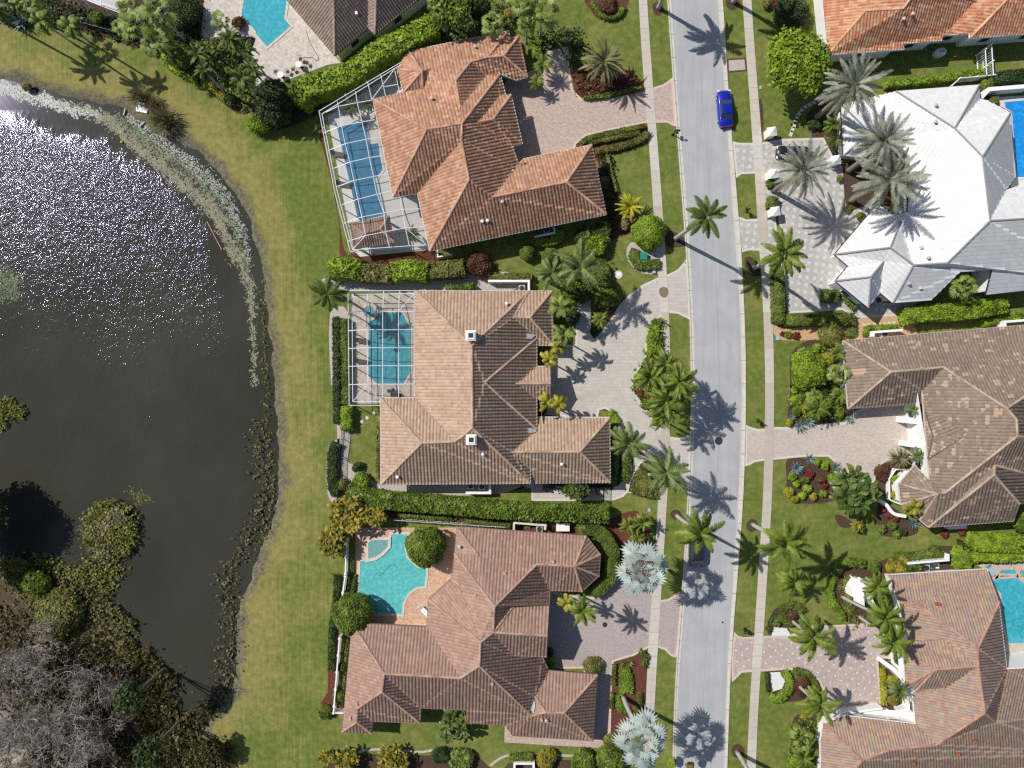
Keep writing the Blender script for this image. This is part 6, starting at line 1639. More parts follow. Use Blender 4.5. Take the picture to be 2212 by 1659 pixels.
flecks('floating_algae', 'dark green weed between the algae ribbon and the bank', q('00:500,880 850,980 1100,1080 1300,1250 1500,1400 1700,1560 01:1960,160 2060,420 2140,700 2190,1000'), [14, 16, 22, 24, 26, 26, 20, 14, 12, 10], 55, .18, 'algaegreen', WATER_Z + .004, tilt=.05)
flecks('marsh_plants', 'brown marsh plants fringing the right shore', q('12:20,350 35,600 60,800 90,950 40,1080 02:2160,1300 2060,1500 03:1960,80 1990,300 1990,500 1960,750 1940,950 1900,1060 1820,1080 1750,1180'), [2, 2, 3, 4, 5, 6, 9, 11, 14, 16, 22, 22, 18, 12, 16], 34, .26, 'marshdry', WATER_Z, tilt=.6, jz=.5, cat_='marsh plants', rag=1.1)
flecks('marsh_plants', 'green marsh growth low along the right shore', q('11:50,700 70,1200 90,1659 12:100,300 130,700 150,950 100,1180 60,1330 02:2180,1480'), [2, 3, 4, 4, 4, 5, 6, 6, 6], 30, .22, 'marsh', WATER_Z, tilt=.6, jz=.3, cat_='marsh plants')
flecks('marsh_plants', 'yellow-green reeds and pads filling the shallow bay left of the lake', None, 0, 42, .28, 'marsh', WATER_Z, tilt=.6, jz=.6, cat_='marsh plants', rag=.7,
       poly=q('02:0,1520 200,1540 330,1480 420,1500 520,1580 650,1590 760,1530 900,1520 1060,1540 1060,1640 03:1000,60 960,150 960,260 1160,380 1150,500 1110,570 900,560 700,540 500,450 300,330 150,150 0,-20'))
flecks('marsh_plants', 'brown dry reeds in the middle of the shallow bay', None, 0, 30, .28, 'marshdry', WATER_Z + .2, tilt=.8, jz=.8, cat_='marsh plants', rag=.6,
       poly=q('03:450,30 750,60 950,250 1150,400 1120,560 800,520 600,250'))
flecks('marsh_plants', 'grassy reed island in the lake', None, 0, 110, .24, 'marsh', WATER_Z + .1, tilt=.5, jz=1.0, cat_='marsh plants', rag=.5,
       poly=smooth_line(q('02:1000,1020 1130,1110 1190,1220 1150,1400 1050,1480 880,1500 770,1380 740,1250 790,1100 880,1030'), 3, True))
flecks('marsh_plants', 'pale dry grass crowning the reed island', None, 0, 80, .25, 'reed', WATER_Z + .8, tilt=.5, jz=.4, cat_='marsh plants', rag=.4,
       poly=smooth_line(q('02:960,1100 1060,1090 1100,1170 1010,1200 880,1330 950,1430 900,1470 800,1290 830,1200'), 3, True))
flecks('marsh_plants', 'sparse green pads trailing right of the reed island', None, 0, 14, .22, 'marsh', WATER_Z + .02, tilt=.2, cat_='marsh plants',
       poly=q('02:1080,900 1200,930 1320,1000 1260,1060 1120,1030'))
flecks('marsh_plants', 'leafy pads at the left edge of the lake, middle height', None, 0, 90, .26, 'marsh', WATER_Z + .05, tilt=.6, jz=.4, cat_='marsh plants', poly=q('02:-60,150 100,120 180,180 230,270 100,290 30,380 -60,400'))
flecks('marsh_plants', 'dull green pads at the left edge of the lake, upper height', None, 0, 60, .22, 'algaegreen', WATER_Z + .02, tilt=.3, cat_='marsh plants', poly=q('01:-60,680 60,640 180,760 150,900 60,950 -60,900'))
flecks('brushwood', 'tangled dead brush and dry leaves under the bare trees', None, 0, 34, .30, 'marshdry', .02, tilt=1.0, jz=.5, cat_='brush', rag=.9,
       poly=q('03:-60,260 250,330 500,480 760,560 960,620 1030,850 1080,1150 1220,1659 250,1659 150,1200 -60,950'))
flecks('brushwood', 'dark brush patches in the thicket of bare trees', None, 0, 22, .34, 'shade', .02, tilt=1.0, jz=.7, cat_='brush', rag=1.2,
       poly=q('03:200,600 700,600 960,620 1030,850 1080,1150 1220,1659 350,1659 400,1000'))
flecks('marsh_plants', 'brown growth darkened in colour for the shade on the shore below the bare trees', None, 0, 70, .3, 'shade', WATER_Z + .1, tilt=.8, jz=.8, cat_='marsh plants', rag=.7,
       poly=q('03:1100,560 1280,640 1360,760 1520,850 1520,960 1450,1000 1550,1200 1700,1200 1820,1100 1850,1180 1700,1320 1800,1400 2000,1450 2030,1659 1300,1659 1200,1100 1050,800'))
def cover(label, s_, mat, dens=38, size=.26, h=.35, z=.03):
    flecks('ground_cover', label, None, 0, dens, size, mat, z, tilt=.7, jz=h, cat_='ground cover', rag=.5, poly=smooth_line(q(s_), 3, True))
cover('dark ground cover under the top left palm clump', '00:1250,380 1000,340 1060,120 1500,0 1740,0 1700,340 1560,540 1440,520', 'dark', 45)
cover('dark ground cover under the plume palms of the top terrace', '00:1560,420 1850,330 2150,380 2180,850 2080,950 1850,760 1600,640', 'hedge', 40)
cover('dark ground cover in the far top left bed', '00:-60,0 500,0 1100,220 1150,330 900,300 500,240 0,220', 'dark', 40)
cover('dark ground cover behind the tall shaggy hedge', '10:1300,330 1600,200 1950,60 2212,40 20:60,60 20,230 10:2100,250 1800,330 1400,420 1000,700 560,930 540,860', 'dark', 30)
cover('low growth around the entrance palms of the tan house', '21:420,620 620,560 800,600 860,780 800,1000 560,920 480,1250 400,1250 420,900', 'hedge', 45, h=.6)
cover('low bushy growth filling the almond-shaped island bed', '21:1180,1330 1260,1130 1300,1180 1305,1500 1310,1659 22:1350,150 1355,290 1280,360 1170,210 1060,50 21:1060,1600 1140,1480', 'bright', 40, h=.5)
cover('rusty low growth under the olive-gold date palm', '20:560,600 750,590 1000,620 1110,720 1000,790 660,830 580,760', 'maroon', 30)
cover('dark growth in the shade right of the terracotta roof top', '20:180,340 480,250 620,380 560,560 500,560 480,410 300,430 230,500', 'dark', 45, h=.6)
cover('low growth among the palms left of the weathered roof', '31:430,1300 640,1330 660,1659 32:660,230 560,290 420,320 220,250 200,60 31:300,1500', 'hedge', 40, h=.5)
cover('low growth along the border left of the clay roof', '33:230,1260 330,1210 440,1300 440,1659 210,1659 210,1400', 'hedge', 40, h=.5)
cover('low growth around the white-trunked palms by the clay roof', '33:610,60 740,20 760,300 820,390 720,400 640,260', 'olive', 35, h=.4)
cover('dull low plants in the mulch around the looped hedge', '20:760,1300 860,1340 870,1659 21:930,80 860,380 800,300 780,60 20:760,1500', 'dark', 35, h=.5)
cover('grey-green low plants along the foot of the long hedge', '12:1150,1110 1700,1170 2200,1215 22:500,1215 500,1190 12:1700,1130', 'trim', 30)
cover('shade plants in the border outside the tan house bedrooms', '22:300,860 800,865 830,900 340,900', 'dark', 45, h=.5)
# reed clumps by the small white landing
def reeds(label, s, r, h, n=380):
    x, y, _ = P(q1(s), h * .5); rm = r / PXM; parts = []
    for i in range(n):
        e = rnd.uniform(.35, 1.4); L = h * rnd.uniform(.8, 1.5)
        V, F = spike(L, e, .085)
        parts.append((rot(V, rnd.uniform(0, 6.28)) + np.array([rnd.gauss(0, rm * .25), rnd.gauss(0, rm * .25), 0]), F))
    V, F = cat(parts)
    tag(link('reed_clump', mesh_np('reed_clump', V, F, L_['reed']), None, (x, y, -.05)), label, 'reeds', 'reed clumps by the white landing')
reeds('feathery reed clump upper left of the white landing', '00:1200,830', 20, 1.5)
reeds('feathery reed clump right of the white landing', '00:1320,895', 16, 1.3)
reeds('largest reed clump below and right of the white landing', '00:1410,1030', 27, 1.9, 520)
# bare winter trees
def bare_tree(label, s, h, spread, seed, lean=(0, 0)):
    rr = random.Random(seed); x, y, _ = P(q1(s), 0)
    root = thing('bare_tree', label, 'tree', (x, y, 0), 0, 'bare trees on the lake bank'); mb = MB(); tw = []
    def grow(p, d, L, r_, lv):
        q_ = p + d * L
        midp = p + d * (L * .5) + Vector((rr.gauss(0, .06), rr.gauss(0, .06), rr.gauss(0, .04))) * L
        if lv < 3: mb.tube([p, midp, q_], [r_, r_ * .85, r_ * .7], 6 if lv < 2 else 4, cap=False)
        else: tw.append((p, midp, q_, r_))
        if lv >= 6: return
        n = 3 if lv else 5
        n += rr.random() < .25
        if lv >= 5: n = 2
        for i in range(n):
            t = Vector((rr.gauss(0, 1), rr.gauss(0, 1), rr.gauss(0.1, .6))); t.normalize()
            nd = (d * (.9 if lv else .6) + t * (.75 + .12 * lv) * spread).normalized()
            st = q_ if i < 2 else p + (q_ - p) * rr.uniform(.45, .95)
            grow(st, nd, L * rr.uniform(.6, .82), r_ * .62, lv + 1)
    grow(Vector((0, 0, -.2)), Vector((lean[0], lean[1], 1)).normalized(), h * .30, .2, 0)
    V = []; F = []
    for p, m_, q_, r_ in tw:
        r_ = max(r_, .020); sd_ = (q_ - p).cross(Vector((0, 0, 1)));
        if sd_.length < 1e-6: continue
        sd_ = sd_.normalized() * r_; b = len(V); up = Vector((0, 0, r_ * 1.2))
        V += [p - sd_, p + sd_, m_ + sd_, m_ - sd_, q_ + sd_ * .6, q_ - sd_ * .6, p + up, m_ + up, q_ + up * .6]
        F += [(b, b + 6, b + 7, b + 3), (b + 6, b + 1, b + 2, b + 7), (b + 3, b + 7, b + 8, b + 5), (b + 7, b + 2, b + 4, b + 8)]
    mb.build('trunk', M['twig'], root)
    link('branches', mesh_np('branches', np.array([tuple(v) for v in V]), np.array(F), M['twig']), root)
bare_tree('bare grey tree nearest the yellow plant on the lake bank', '03:560,560', 9, 1.0, 1)
bare_tree('bare grey tree reaching furthest toward the lake water', '03:900,760', 10, 1.0, 2, (.1, 0))
bare_tree('bare grey tree at the left edge of the picture, mid bank', '03:150,760', 9, 1.0, 3)
bare_tree('bare grey tree in the middle of the thicket', '03:480,1000', 10, 1.05, 4)
bare_tree('bare pale tree above the dark shaded shore', '03:900,1150', 11, 1.05, 5)
bare_tree('bare pale tree at the bottom edge beside the dark shore', '03:1020,1500', 11, 1.05, 6)
bare_tree('bare grey tree at the bottom edge in the thicket middle', '03:600,1480', 10, 1.05, 7)
bare_tree('bare grey tree bordering the sandy corner', '03:220,1300', 9, 1.0, 8)
bare_tree('bare tree off the lower left margin that shades the sandy corner', '03:-150,1100', 9, 1.0, 9)
bare_tree('bare brown tree low between the thicket middle and the shore', '03:750,1280', 9, 1.1, 10)
tree('dark evergreen at the bottom edge shading the lake tip', q1('03:1330,1480'), 34, 9, 'dark', lobes=12, leaf=.3, dens=22, name='evergreen_tree', group='dark evergreens by the lake tip')
tree('dark evergreen just above the other one, over the lake tip', q1('03:1180,1000'), 34, 9, 'dark', lobes=12, leaf=.3, dens=20, name='evergreen_tree', group='dark evergreens by the lake tip')
tree('dark evergreen cut by the left edge whose shade darkens the lake corner', (-100, 1110), 92, 7, 'dark', lobes=24, leaf=.3, dens=20, name='evergreen_tree')
tree('second dark evergreen cut by the left edge, nearer the shallow bay', (-75, 1190), 64, 6, 'dark', lobes=18, leaf=.3, dens=20, name='evergreen_tree')
Sh('dull olive bush between the bare trees and the shallow bay', '03:480,330', 52, 2.2, 'olive', lobes=12, leaf=.25, dens=40)
Sh('green bush at the upper left of the shallow bay', '03:300,60', 30, 1.8, 'hedge', lobes=8, leaf=.25)
Sh('round reed bush at the left of the shallow bay', '02:140,1570', 20, 1.4, 'marsh', lobes=6)
Sh('single yellow bush among the bare trees', '03:385,548', 10, 1.2, 'yellow')
# ------------------------------------------------------------------ pools, decks and screen cages
def poolwater(name, c1, c2, c3, sc_=1.0):
    m = N(name, 0.06, 0.6); p_ = m.pos()
    vo = m.n('ShaderNodeTexVoronoi', feature='SMOOTH_F1'); m.l(p_, vo.inputs['Vector']); vo.inputs['Scale'].default_value = 2.6 * sc_
    f = m.math('ADD', m.math('MULTIPLY', vo.outputs['Distance'], 0.8), m.math('MULTIPLY', m.noise(p_, 6, 3, .7), 0.5))  # bright net of caustic light painted into the water colour
    c = m.ramp(f, [(0.2, c1), (0.6, c2), (1.0, c3)])
    m.col(c); m.bump(m.noise(p_, 3.5, 3, .6), .5, .05); return m.m
M['pool_deepblue'] = poolwater('slate_blue_pool_water', (0.035, 0.15, 0.27), (0.045, 0.185, 0.32), (0.07, 0.24, 0.38))
M['pool_teal'] = poolwater('teal_pool_water', (0.04, 0.23, 0.29), (0.055, 0.30, 0.36), (0.12, 0.40, 0.46))
M['pool_turq'] = poolwater('turquoise_pool_water', (0.07, 0.36, 0.35), (0.10, 0.44, 0.43), (0.18, 0.54, 0.52))
M['pool_aqua'] = poolwater('aqua_pool_water', (0.03, 0.28, 0.36), (0.045, 0.35, 0.43), (0.10, 0.44, 0.52))
M['pool_royal'] = poolwater('royal_blue_pool_water', (0.01, 0.17, 0.50), (0.015, 0.24, 0.64), (0.03, 0.36, 0.80))
M['spa'] = poolwater('grey_spa_water', (0.12, 0.26, 0.27), (0.16, 0.33, 0.34), (0.22, 0.42, 0.42))
M['deckwhite'] = plain('pale_concrete_deck', (0.56, 0.555, 0.53), 0.85, 0.2, 0.08, 0.8)
def pool(label, s, water, coping, wd=0.3, smooth=0, lift=0.0, name='swimming_pool', cat_='pool', poly=None, dz=0.0):
    pl = poly or q(s)
    if smooth: pl = smooth_line(pl, smooth, True)
    W = ccw(xy(pl, 0)); c = np.mean(W, 0)
    Wl = [(x - c[0], y - c[1]) for x, y in W]
    root = thing(name, label, cat_, (c[0], c[1], 0.0))
    mb = MB(); mb.ring(Wl, wd, 0.0 + dz, 0.085 + dz); mb.build('coping', coping, root)
    mb = MB(); mb.prism(Wl, -0.02 + dz, 0.052 + dz); mb.build('pool_water', water, root)
    return root
def deck(s, mat, z=0.034, sm=0):
    return sheet('pool_deck', smooth_line(q(s), sm, True) if sm else q(s), z, M[mat])
deck('10:620,1010 1180,640 1280,800 1010,860 11:1180,40 1400,10 1500,500 900,560 840,500', 'deckwhite')
deck('11:835,900 1400,860 1400,1659 12:1400,120 1075,120 1075,170 840,170', 'decktan')
deck('12:860,1240 1740,1240 1760,1659 13:1700,30 1510,210 1500,440 880,420 860,180', 'redpaver')
deck('00:1790,-300 1735,350 2000,295 2212,330 2150,500 2212,590 10:0,760 200,720 620,560 735,545 690,490 275,0 100,-300', 'marble')
deck('30:1990,840 2300,820 31:2500,-10 2060,-20 30:2100,1620 2000,900', 'deckwhite', z=0.03)
deck('32:1800,1560 2300,1540 33:2300,900 2060,850 1900,0 32:1900,1620', 'pinkbeige', z=0.03)
pool('long slate-blue pool under the slanted screen cage', '10:700,1092 955,1047 968,1190 985,1250 1058,1238 1068,1330 1080,1390 1095,1465 1050,1530 1030,1545 1060,1659 11:1110,200 905,252 880,232 830,0', M['pool_deepblue'], M['deckwhite'])
pool('teal pool with clipped corners under the square screen cage', '11:975,1130 1065,1043 1265,1043 1332,1180 1330,1560 1275,1655 1050,1657 975,1590', M['pool_teal'], M['stone'])
pool('round raised spa at the corner of the teal pool', '', M['spa'], M['stone'], .45, name='hot_tub', cat_='spa', poly=[(798 + 12.5 * math.cos(t * .3927), 674 + 12.5 * math.sin(t * .3927)) for t in range(16)], dz=.09)
pool('open turquoise free-form pool on the coral terrace', '12:1172,1298 1310,1300 1280,1380 1300,1500 1400,1590 1470,1592 1468,1659 13:1455,85 1385,95 1310,150 1270,230 1262,328 990,318 975,200 890,178 897,0 12:903,1530 1010,1522 1090,1480 1150,1400', M['pool_turq'], M['stone'])
pool('grey fan-shaped spa set into the turquoise pool', '12:972,1372 1002,1348 1142,1345 1140,1400 1090,1455 1030,1495 975,1508', M['spa'], M['stone'], .4, name='hot_tub', cat_='spa', dz=.09)
pool('aqua pool with slanted steps cut by the top edge', '00:2112,-300 2110,0 2088,130 2212,275 10:0,292 97,405 300,230 245,160 265,30 250,-120 100,-300', M['pool_aqua'], M['stone'])
pool('royal blue pool at the right edge beside the white roof', '30:2040,885 2420,850 2420,1540 2145,1530 2130,1330 2103,965 2050,935', M['pool_royal'], M['deckwhite'])
pool('small aqua spa pool at the right edge above the clay roof', '32:1985,1665 2010,1608 2130,1602 2150,1655', M['pool_aqua'], M['redpaver'], name='hot_tub', cat_='spa')
pool('aqua kidney pool at the right edge beside the clay roof', '33:1935,50 2010,-5 2140,0 2200,60 2420,60 2420,575 2072,578 2022,330 2012,150 1955,95', M['pool_aqua'], M['pinkbeige'])
pool('second spa corner at the far right edge above the clay roof', '32:2170,1610 2300,1605 2300,1665 2180,1665', M['spa'], M['redpaver'], name='hot_tub', cat_='spa', dz=.01)
# pool steps and cleaners
def slabs(name, label, cat_, s, hgt, mat, group=None, z0=0.03):
    W = ccw(xy(q(s), hgt)); c = np.mean(W, 0); mb = MB(); mb.prism([(x - c[0], y - c[1]) for x, y in W], z0, hgt)
    return tag(mb.build(name, mat, None, (c[0], c[1], 0)), label, cat_, group)

scr = bpy.data.materials.new('insect_screen'); scr.use_nodes = True
t_ = scr.node_tree; bs = t_.nodes['Principled BSDF']; bs.inputs['Base Color'].default_value = (0.10, 0.10, 0.10, 1); bs.inputs['Roughness'].default_value = 0.7
tb = t_.nodes.new('ShaderNodeBsdfTransparent'); mx = t_.nodes.new('ShaderNodeMixShader'); mx.inputs[0].default_value = 0.17
t_.links.new(tb.outputs[0], mx.inputs[1]); t_.links.new(bs.outputs[0], mx.inputs[2]); t_.links.new(mx.outputs[0], t_.nodes['Material Output'].inputs[0])
def cage(label, beams, outline, zt, posts, ctr):
    x0, y0, _ = P(ctr, 0); root = thing('screen_cage', label, 'pool cage', (x0, y0, 0))
    sh = lambda p, z: (P(p, z)[0] - x0, P(p, z)[1] - y0, z)
    for s, zs in beams:
        pl = q(s); zs = zs if hasattr(zs, '__len__') else [zs] * len(pl)
        mb = MB(); pp = [sh(p, z) for p, z in zip(pl, zs)]
        for a, b in zip(pp[:-1], pp[1:]): mb.bar(a, b, .075, .075)
        mb.build('beam', M['frame'], root)
    for p in q(posts):
        x, y, _ = sh(p, 2.8); MB().box((x, y, 1.4), (.10, .10, 2.8)).build('post', M['frame'], root)
    op = [sh(p, z) for p, z in zip(q(outline), zt)]
    mb = MB(); tri = tessellate_polygon([[Vector((a[0], a[1], 0)) for a in op]])
    mb.add([(a[0], a[1], a[2] - .04) for a in op], [tuple(t) for t in tri]); mb.build('roof_screen', scr, root)
    return root, sh
cg, sh = cage('long slanted white pool cage against the terracotta house', [
 ('10:1250,540 545,960 10:680,1659 11:815,515 1480,468', 2.8), ('10:1250,560 570,985 11:700,-15 835,500 1470,455', 3.1),
 ('10:705,880 740,1090 770,1240 810,1400 845,1560 865,1659 11:915,215 945,377', 3.6), ('10:860,790 875,890 915,1050 950,1200 980,1362 1015,1525 1040,1659 11:1105,180 1120,345 1155,480', [3.1] + [3.6] * 8 + [3.1][:1] if False else 3.6),
 ('10:965,710 1000,860', 3.5), ('11:1245,50 1290,310 1325,468', 3.5), ('10:592,1145 745,1085 1025,1035', [2.9, 3.6, 3.6]), ('10:625,1302 775,1240 945,1205 1060,1188', [2.9, 3.6, 3.6, 3.6]),
 ('10:660,1460 810,1400 980,1362 1090,1345', [2.9, 3.6, 3.6, 3.6]), ('10:695,1615 845,1560 1015,1525 1125,1505', [2.9, 3.6, 3.6, 3.6]), ('11:730,115 880,62 1065,15 1165,-8', [2.9, 3.6, 3.6, 3.6]),
 ('11:762,270 915,215 1105,180 1260,152 1415,145', [2.9, 3.6, 3.6, 3.6, 3.6]), ('11:800,425 945,377 1120,343 1290,312 1450,300', [2.9, 3.6, 3.6, 3.6, 3.6]), ('10:575,985 705,920 870,888 1005,865', [2.9, 3.6, 3.6, 3.6]),
 ('10:1078,650 1120,830', 3.5), ('10:1100,750 1225,730', 3.5), ('10:1195,590 1240,795', 3.4), ('10:1000,860 1195,600', 3.5), ('11:835,500 945,377', [3.1, 3.6]), ('11:1290,312 1475,460', [3.6, 3.1])],
 '10:1210,575 570,965 11:825,505 1478,462 1395,14 1185,46 10:1010,860 1240,800', [2.9, 2.9, 2.9, 2.9, 3.4, 3.4, 3.4, 3.4], '10:545,960 580,1100 625,1300 660,1460 695,1615 955,705 770,815 1180,580 11:730,115 762,270 800,425 815,515 985,505 1155,492 1320,480', (760, 400))
cg, sh = cage('square white pool cage against the tan house', [
 ('11:1370,853 795,853 12:805,185 1078,185', 2.8), ('11:1368,877 830,885 12:836,152 1078,152', 3.1), ('11:965,885 955,1030 12:968,5 972,152', [3.1, 3.6, 3.6, 3.1]), ('11:1102,855 1095,1030 12:1094,118', [2.8, 3.6, 3.6]), ('11:1240,855 1232,1030 12:1232,118', [2.8, 3.6, 3.6]),
 ('11:1368,853 12:1368,118', 3.5), ('11:800,1040 950,1030 1368,1032', [2.9, 3.6, 3.6]), ('11:800,1197 955,1190 1368,1190', [2.9, 3.6, 3.6]), ('11:800,1352 955,1345 1368,1345', [2.9, 3.6, 3.6]), ('11:800,1507 955,1500 1368,1500', [2.9, 3.6, 3.6]),
 ('12:805,5 965,0 1368,0', [2.9, 3.6, 3.6]), ('11:835,887 950,1030', [3.1, 3.6]), ('11:1365,880 1232,1030', [3.1, 3.6]), ('12:838,150 965,2', [3.1, 3.6]), ('12:1076,150 965,2', [3.1, 3.6])],
 '11:1370,855 800,855 12:808,183 1076,183 1076,120 1368,118', [2.9, 2.9, 2.9, 2.9, 3.4, 3.4], '11:795,853 965,853 1102,853 1240,853 797,1040 798,1197 800,1352 801,1507 12:803,5 805,185 970,185', (820, 750))
cg, sh = cage('corner of a white pool cage at the top left edge', [('00:560,-60 1037,110 1045,-60', 2.8), ('00:600,-70 1020,78 1025,-60', 3.1), ('00:875,-60 872,48', 3.1), ('00:700,-20 870,45', 3.1)],
 '00:570,-60 1035,108 1042,-60', [2.8, 2.8, 2.8], '00:1037,110 872,50 700,-12', (210, 0))
deck('00:500,-80 1040,100 1060,-80', 'deckwhite')
# pavilion roof inside the slanted cage
pv = tag(link('pool_pavilion', None), 'small rose-tiled pavilion roof under the lower end of the slanted cage', 'pavilion')
build_roof('a=11:808,272 b=11:1150,207 c=11:1197,438 d=11:848,490 e=11:930,358 f=11:1075,322', 'a b f e | b c f | c d e f | d a e', M['rose'], pv, anchors={k: 2.3 for k in 'abcd'}, capmat=M['rosecap'], pitch=.3, skip_wall=True, period=.32, rows=.36, fmat=M['gutterbrown'])
for p in q('11:830,300 1130,235 1170,420 870,470'):
    x, y, _ = P(p, 2.2); MB().box((x, y, 1.1), (.25, .25, 2.3)).build('column', M['stucco'], pv)
reroot(pv, (802, 502))

# ------------------------------------------------------------------ vehicles
def carpaint(name, c, met=0.5):
    m = N(name, 0.28, 0.5); m.col(c); m.b.inputs['Metallic'].default_value = met
    m.b.inputs['Coat Weight'].default_value = 1.0; m.b.inputs['Coat Roughness'].default_value = 0.04; return m.m
def car(label, p, rz, paint, L=4.7, Wd=1.82, H_=1.45, suv=False, name='parked_car'):
    x, y, _ = P(p, 0.5); root = thing(name, label, 'car', (x, y, 0.02), rz)
    hl = L / 2
    # body: stations (y, halfwidth, top z)
    st = [(-1.0, .62, .62), (-.97, .82, .80), (-.86, .93, .92), (-.62, .98, .95), (-.3, 1.0, .93), (0, 1.0, .92), (.3, 1.0, .93), (.5, .98, .92), (.75, .95, .84), (.92, .86, .74), (.985, .70, .62), (1.0, .5, .52)]
    V = []; F = []; prof = [(-1.0, .28, 0), (-1.02, .50, 0), (-1.0, .70, .0), (-.93, .88, 1), (-.80, 1.0, 1), (0, 1.05, 1), (.80, 1.0, 1), (.93, .88, 1), (1.0, .70, 0), (1.02, .50, 0), (1.0, .28, 0)]
    for sy, hw, tz in st:
        for px, pz, up in prof: V.append((px * hw * Wd / 2, sy * hl, .22 + (tz * (1.12 if suv else 1) - .22) * min(1.0, (pz - .28) / .72 + .0)))
    n = len(prof)
    for i in range(len(st) - 1):
        for k in range(n - 1): F.append((i * n + k, (i + 1) * n + k, (i + 1) * n + k + 1, i * n + k + 1))
    F.append(tuple(range(n))); F.append(tuple((len(st) - 1) * n + k for k in range(n))[::-1])
    b = MB(); b.add(V, F); b.build('body', paint, root, smooth=True)
    bz = .93 * (1.12 if suv else 1); top = H_
    r0, r1 = (-.88, -.62) if suv else (-.68, -.38)
    f1, f0 = .12, .42
    def ring(sy, hw, z): return [(-hw * Wd / 2, sy * hl, z), (hw * Wd / 2, sy * hl, z)]
    tb_ = MB()
    hwb, hwt = .86, .68
    V = ring(r0, hwb * .9, bz - .03) + ring(r1, hwt, top - .05) + ring(f1, hwt, top - .05) + ring(f0, hwb * .9, bz - .03) + ring(r1, hwb, bz - .02) + ring(f1, hwb, bz - .02)
    # windscreen, rear window, side windows
    g_ = MB(); g_.add(V, [(6, 7, 5, 4)]); ws = g_; ws.build('windscreen', M['glass'], root)
    g_ = MB(); g_.add(V, [(0, 1, 3, 2)]); g_.build('rear_window', M['glass'], root)
    for k, s_ in ((0, -1), (1, 1)):
        g_ = MB(); g_.add(V, [(0 + k, 2 + k, 8 + k), (8 + k, 2 + k, 4 + k, 10 + k), (10 + k, 4 + k, 6 + k)]); g_.build('side_window', M['glass'], root)
    rf = MB(); t0, t1 = r1 * hl, f1 * hl; w_ = hwt * Wd / 2
    rv = []
    for yy, dz in ((t0 - .06, -.05), (t0 + .15, 0.0), ((t0 + t1) / 2, .03), (t1 - .15, .0), (t1 + .05, -.05)):
        for xx, dx in ((-w_ - .02, -.03), (-w_ * .8, .01), (0, .025), (w_ * .8, .01), (w_ + .02, -.03)): rv.append((xx, yy, top + dz + dx))
    rf.add(rv, [(i * 5 + k, i * 5 + k + 1, i * 5 + k + 6, i * 5 + k + 5) for i in range(4) for k in range(4)])
    rf.build('roof_panel', paint, root, smooth=True)
    pl_ = MB()
    for s_ in (-1, 1):
        pl_.bar((s_ * hwt * Wd / 2, f1 * hl, top - .05), (s_ * hwb * .9 * Wd / 2, f0 * hl, bz - .02), .07, .06); pl_.bar((s_ * hwt * Wd / 2, r1 * hl, top - .05), (s_ * hwb * .9 * Wd / 2, r0 * hl, bz - .02), .09, .06)
    pl_.build('roof_pillars', paint, root)
    for sx in (-1, 1):
        for sy in (-.62, .62):
            wh = MB(); xx = sx * (Wd / 2 - .11)
            wh.tube([(xx - .11, sy * hl, .33), (xx + .11, sy * hl, .33)], .33, 18); wo = wh.build('wheel', M['rubber'], root)
            MB().tube([(xx + sx * .09, sy * hl, .33), (xx + sx * .12, sy * hl, .33)], .21, 14).build('rim', M['metal'], wo)
        MB().box((sx * (Wd / 2 + .06), .30 * hl, bz + .03), (.20, .10, .13)).build('mirror', paint, root)
        MB().box((sx * Wd * .36, .955 * hl, .64), (.36, .16, .12)).build('headlight', M['white'], root)
        MB().box((sx * Wd * .38, -.985 * hl, .76), (.32, .10, .13)).build('tail_light', plain('red_lens', (.35, .02, .02), .3) if 'tl' not in M else M['tl'], root)
    return root
M['tl'] = plain('red_lens', (.35, .02, .02), .3)
car('bright blue sedan parked at the right kerb of the street', q1('20:1838,940'), R(4), carpaint('blue_car_paint', (0.004, 0.02, 0.42), .35), 4.75, 1.9)
car('dark grey car half hidden under the royal palm at the left kerb', q1('22:1592,1410'), R(-2), carpaint('dark_grey_car_paint', (0.03, 0.03, 0.035), .4), 4.8, 1.9, 1.6, True)
car('small black car under the grey date palm on the diamond pavers', q1('30:215,1325'), R(88), carpaint('black_car_paint', (0.02, 0.02, 0.024), .4), 4.4, 1.8)

# ------------------------------------------------------------------ street furniture
for lb, s, rz in (('black lantern mailbox at the left kerb opposite the white-roofed house', '20:1388,1165', 0), ('black lantern mailbox in the east verge between the two diamond-paved aprons', '21:2025,170', 180),
                  ('black lantern mailbox in the east verge above the pale pink apron', '22:2120,315', 180), ('black lantern mailbox in the east verge above the dotted apron', '23:2010,455', 180)):
    x, y, _ = P(q1(s), 0); r_ = thing('mailbox', lb, 'mailbox', (x, y, 0), R(rz), 'black lantern mailboxes')
    MB().box((0, 0, .8), (.1, .1, 1.6)).box((0, 0, .06), (.3, .3, .12)).build('post', M['black'], r_)
    mb = MB(); mb.tube([(.32, -.28, 1.12), (.32, .28, 1.12)], .13, 10); mb.box((.32, 0, 1.03), (.24, .56, .16)); mb.bar((0, 0, 1.0), (.45, 0, .95), .06); mb.build('letter_box', M['black'], r_)
    mb = MB(); mb.bar((0, 0, 1.6), (.5, 0, 1.62), .06); mb.lathe((.5, 0, 1.35), [(.10, 0), (.16, .2), (.16, .24), (.03, .34)], 8); mb.build('lamp', M['black'], r_)
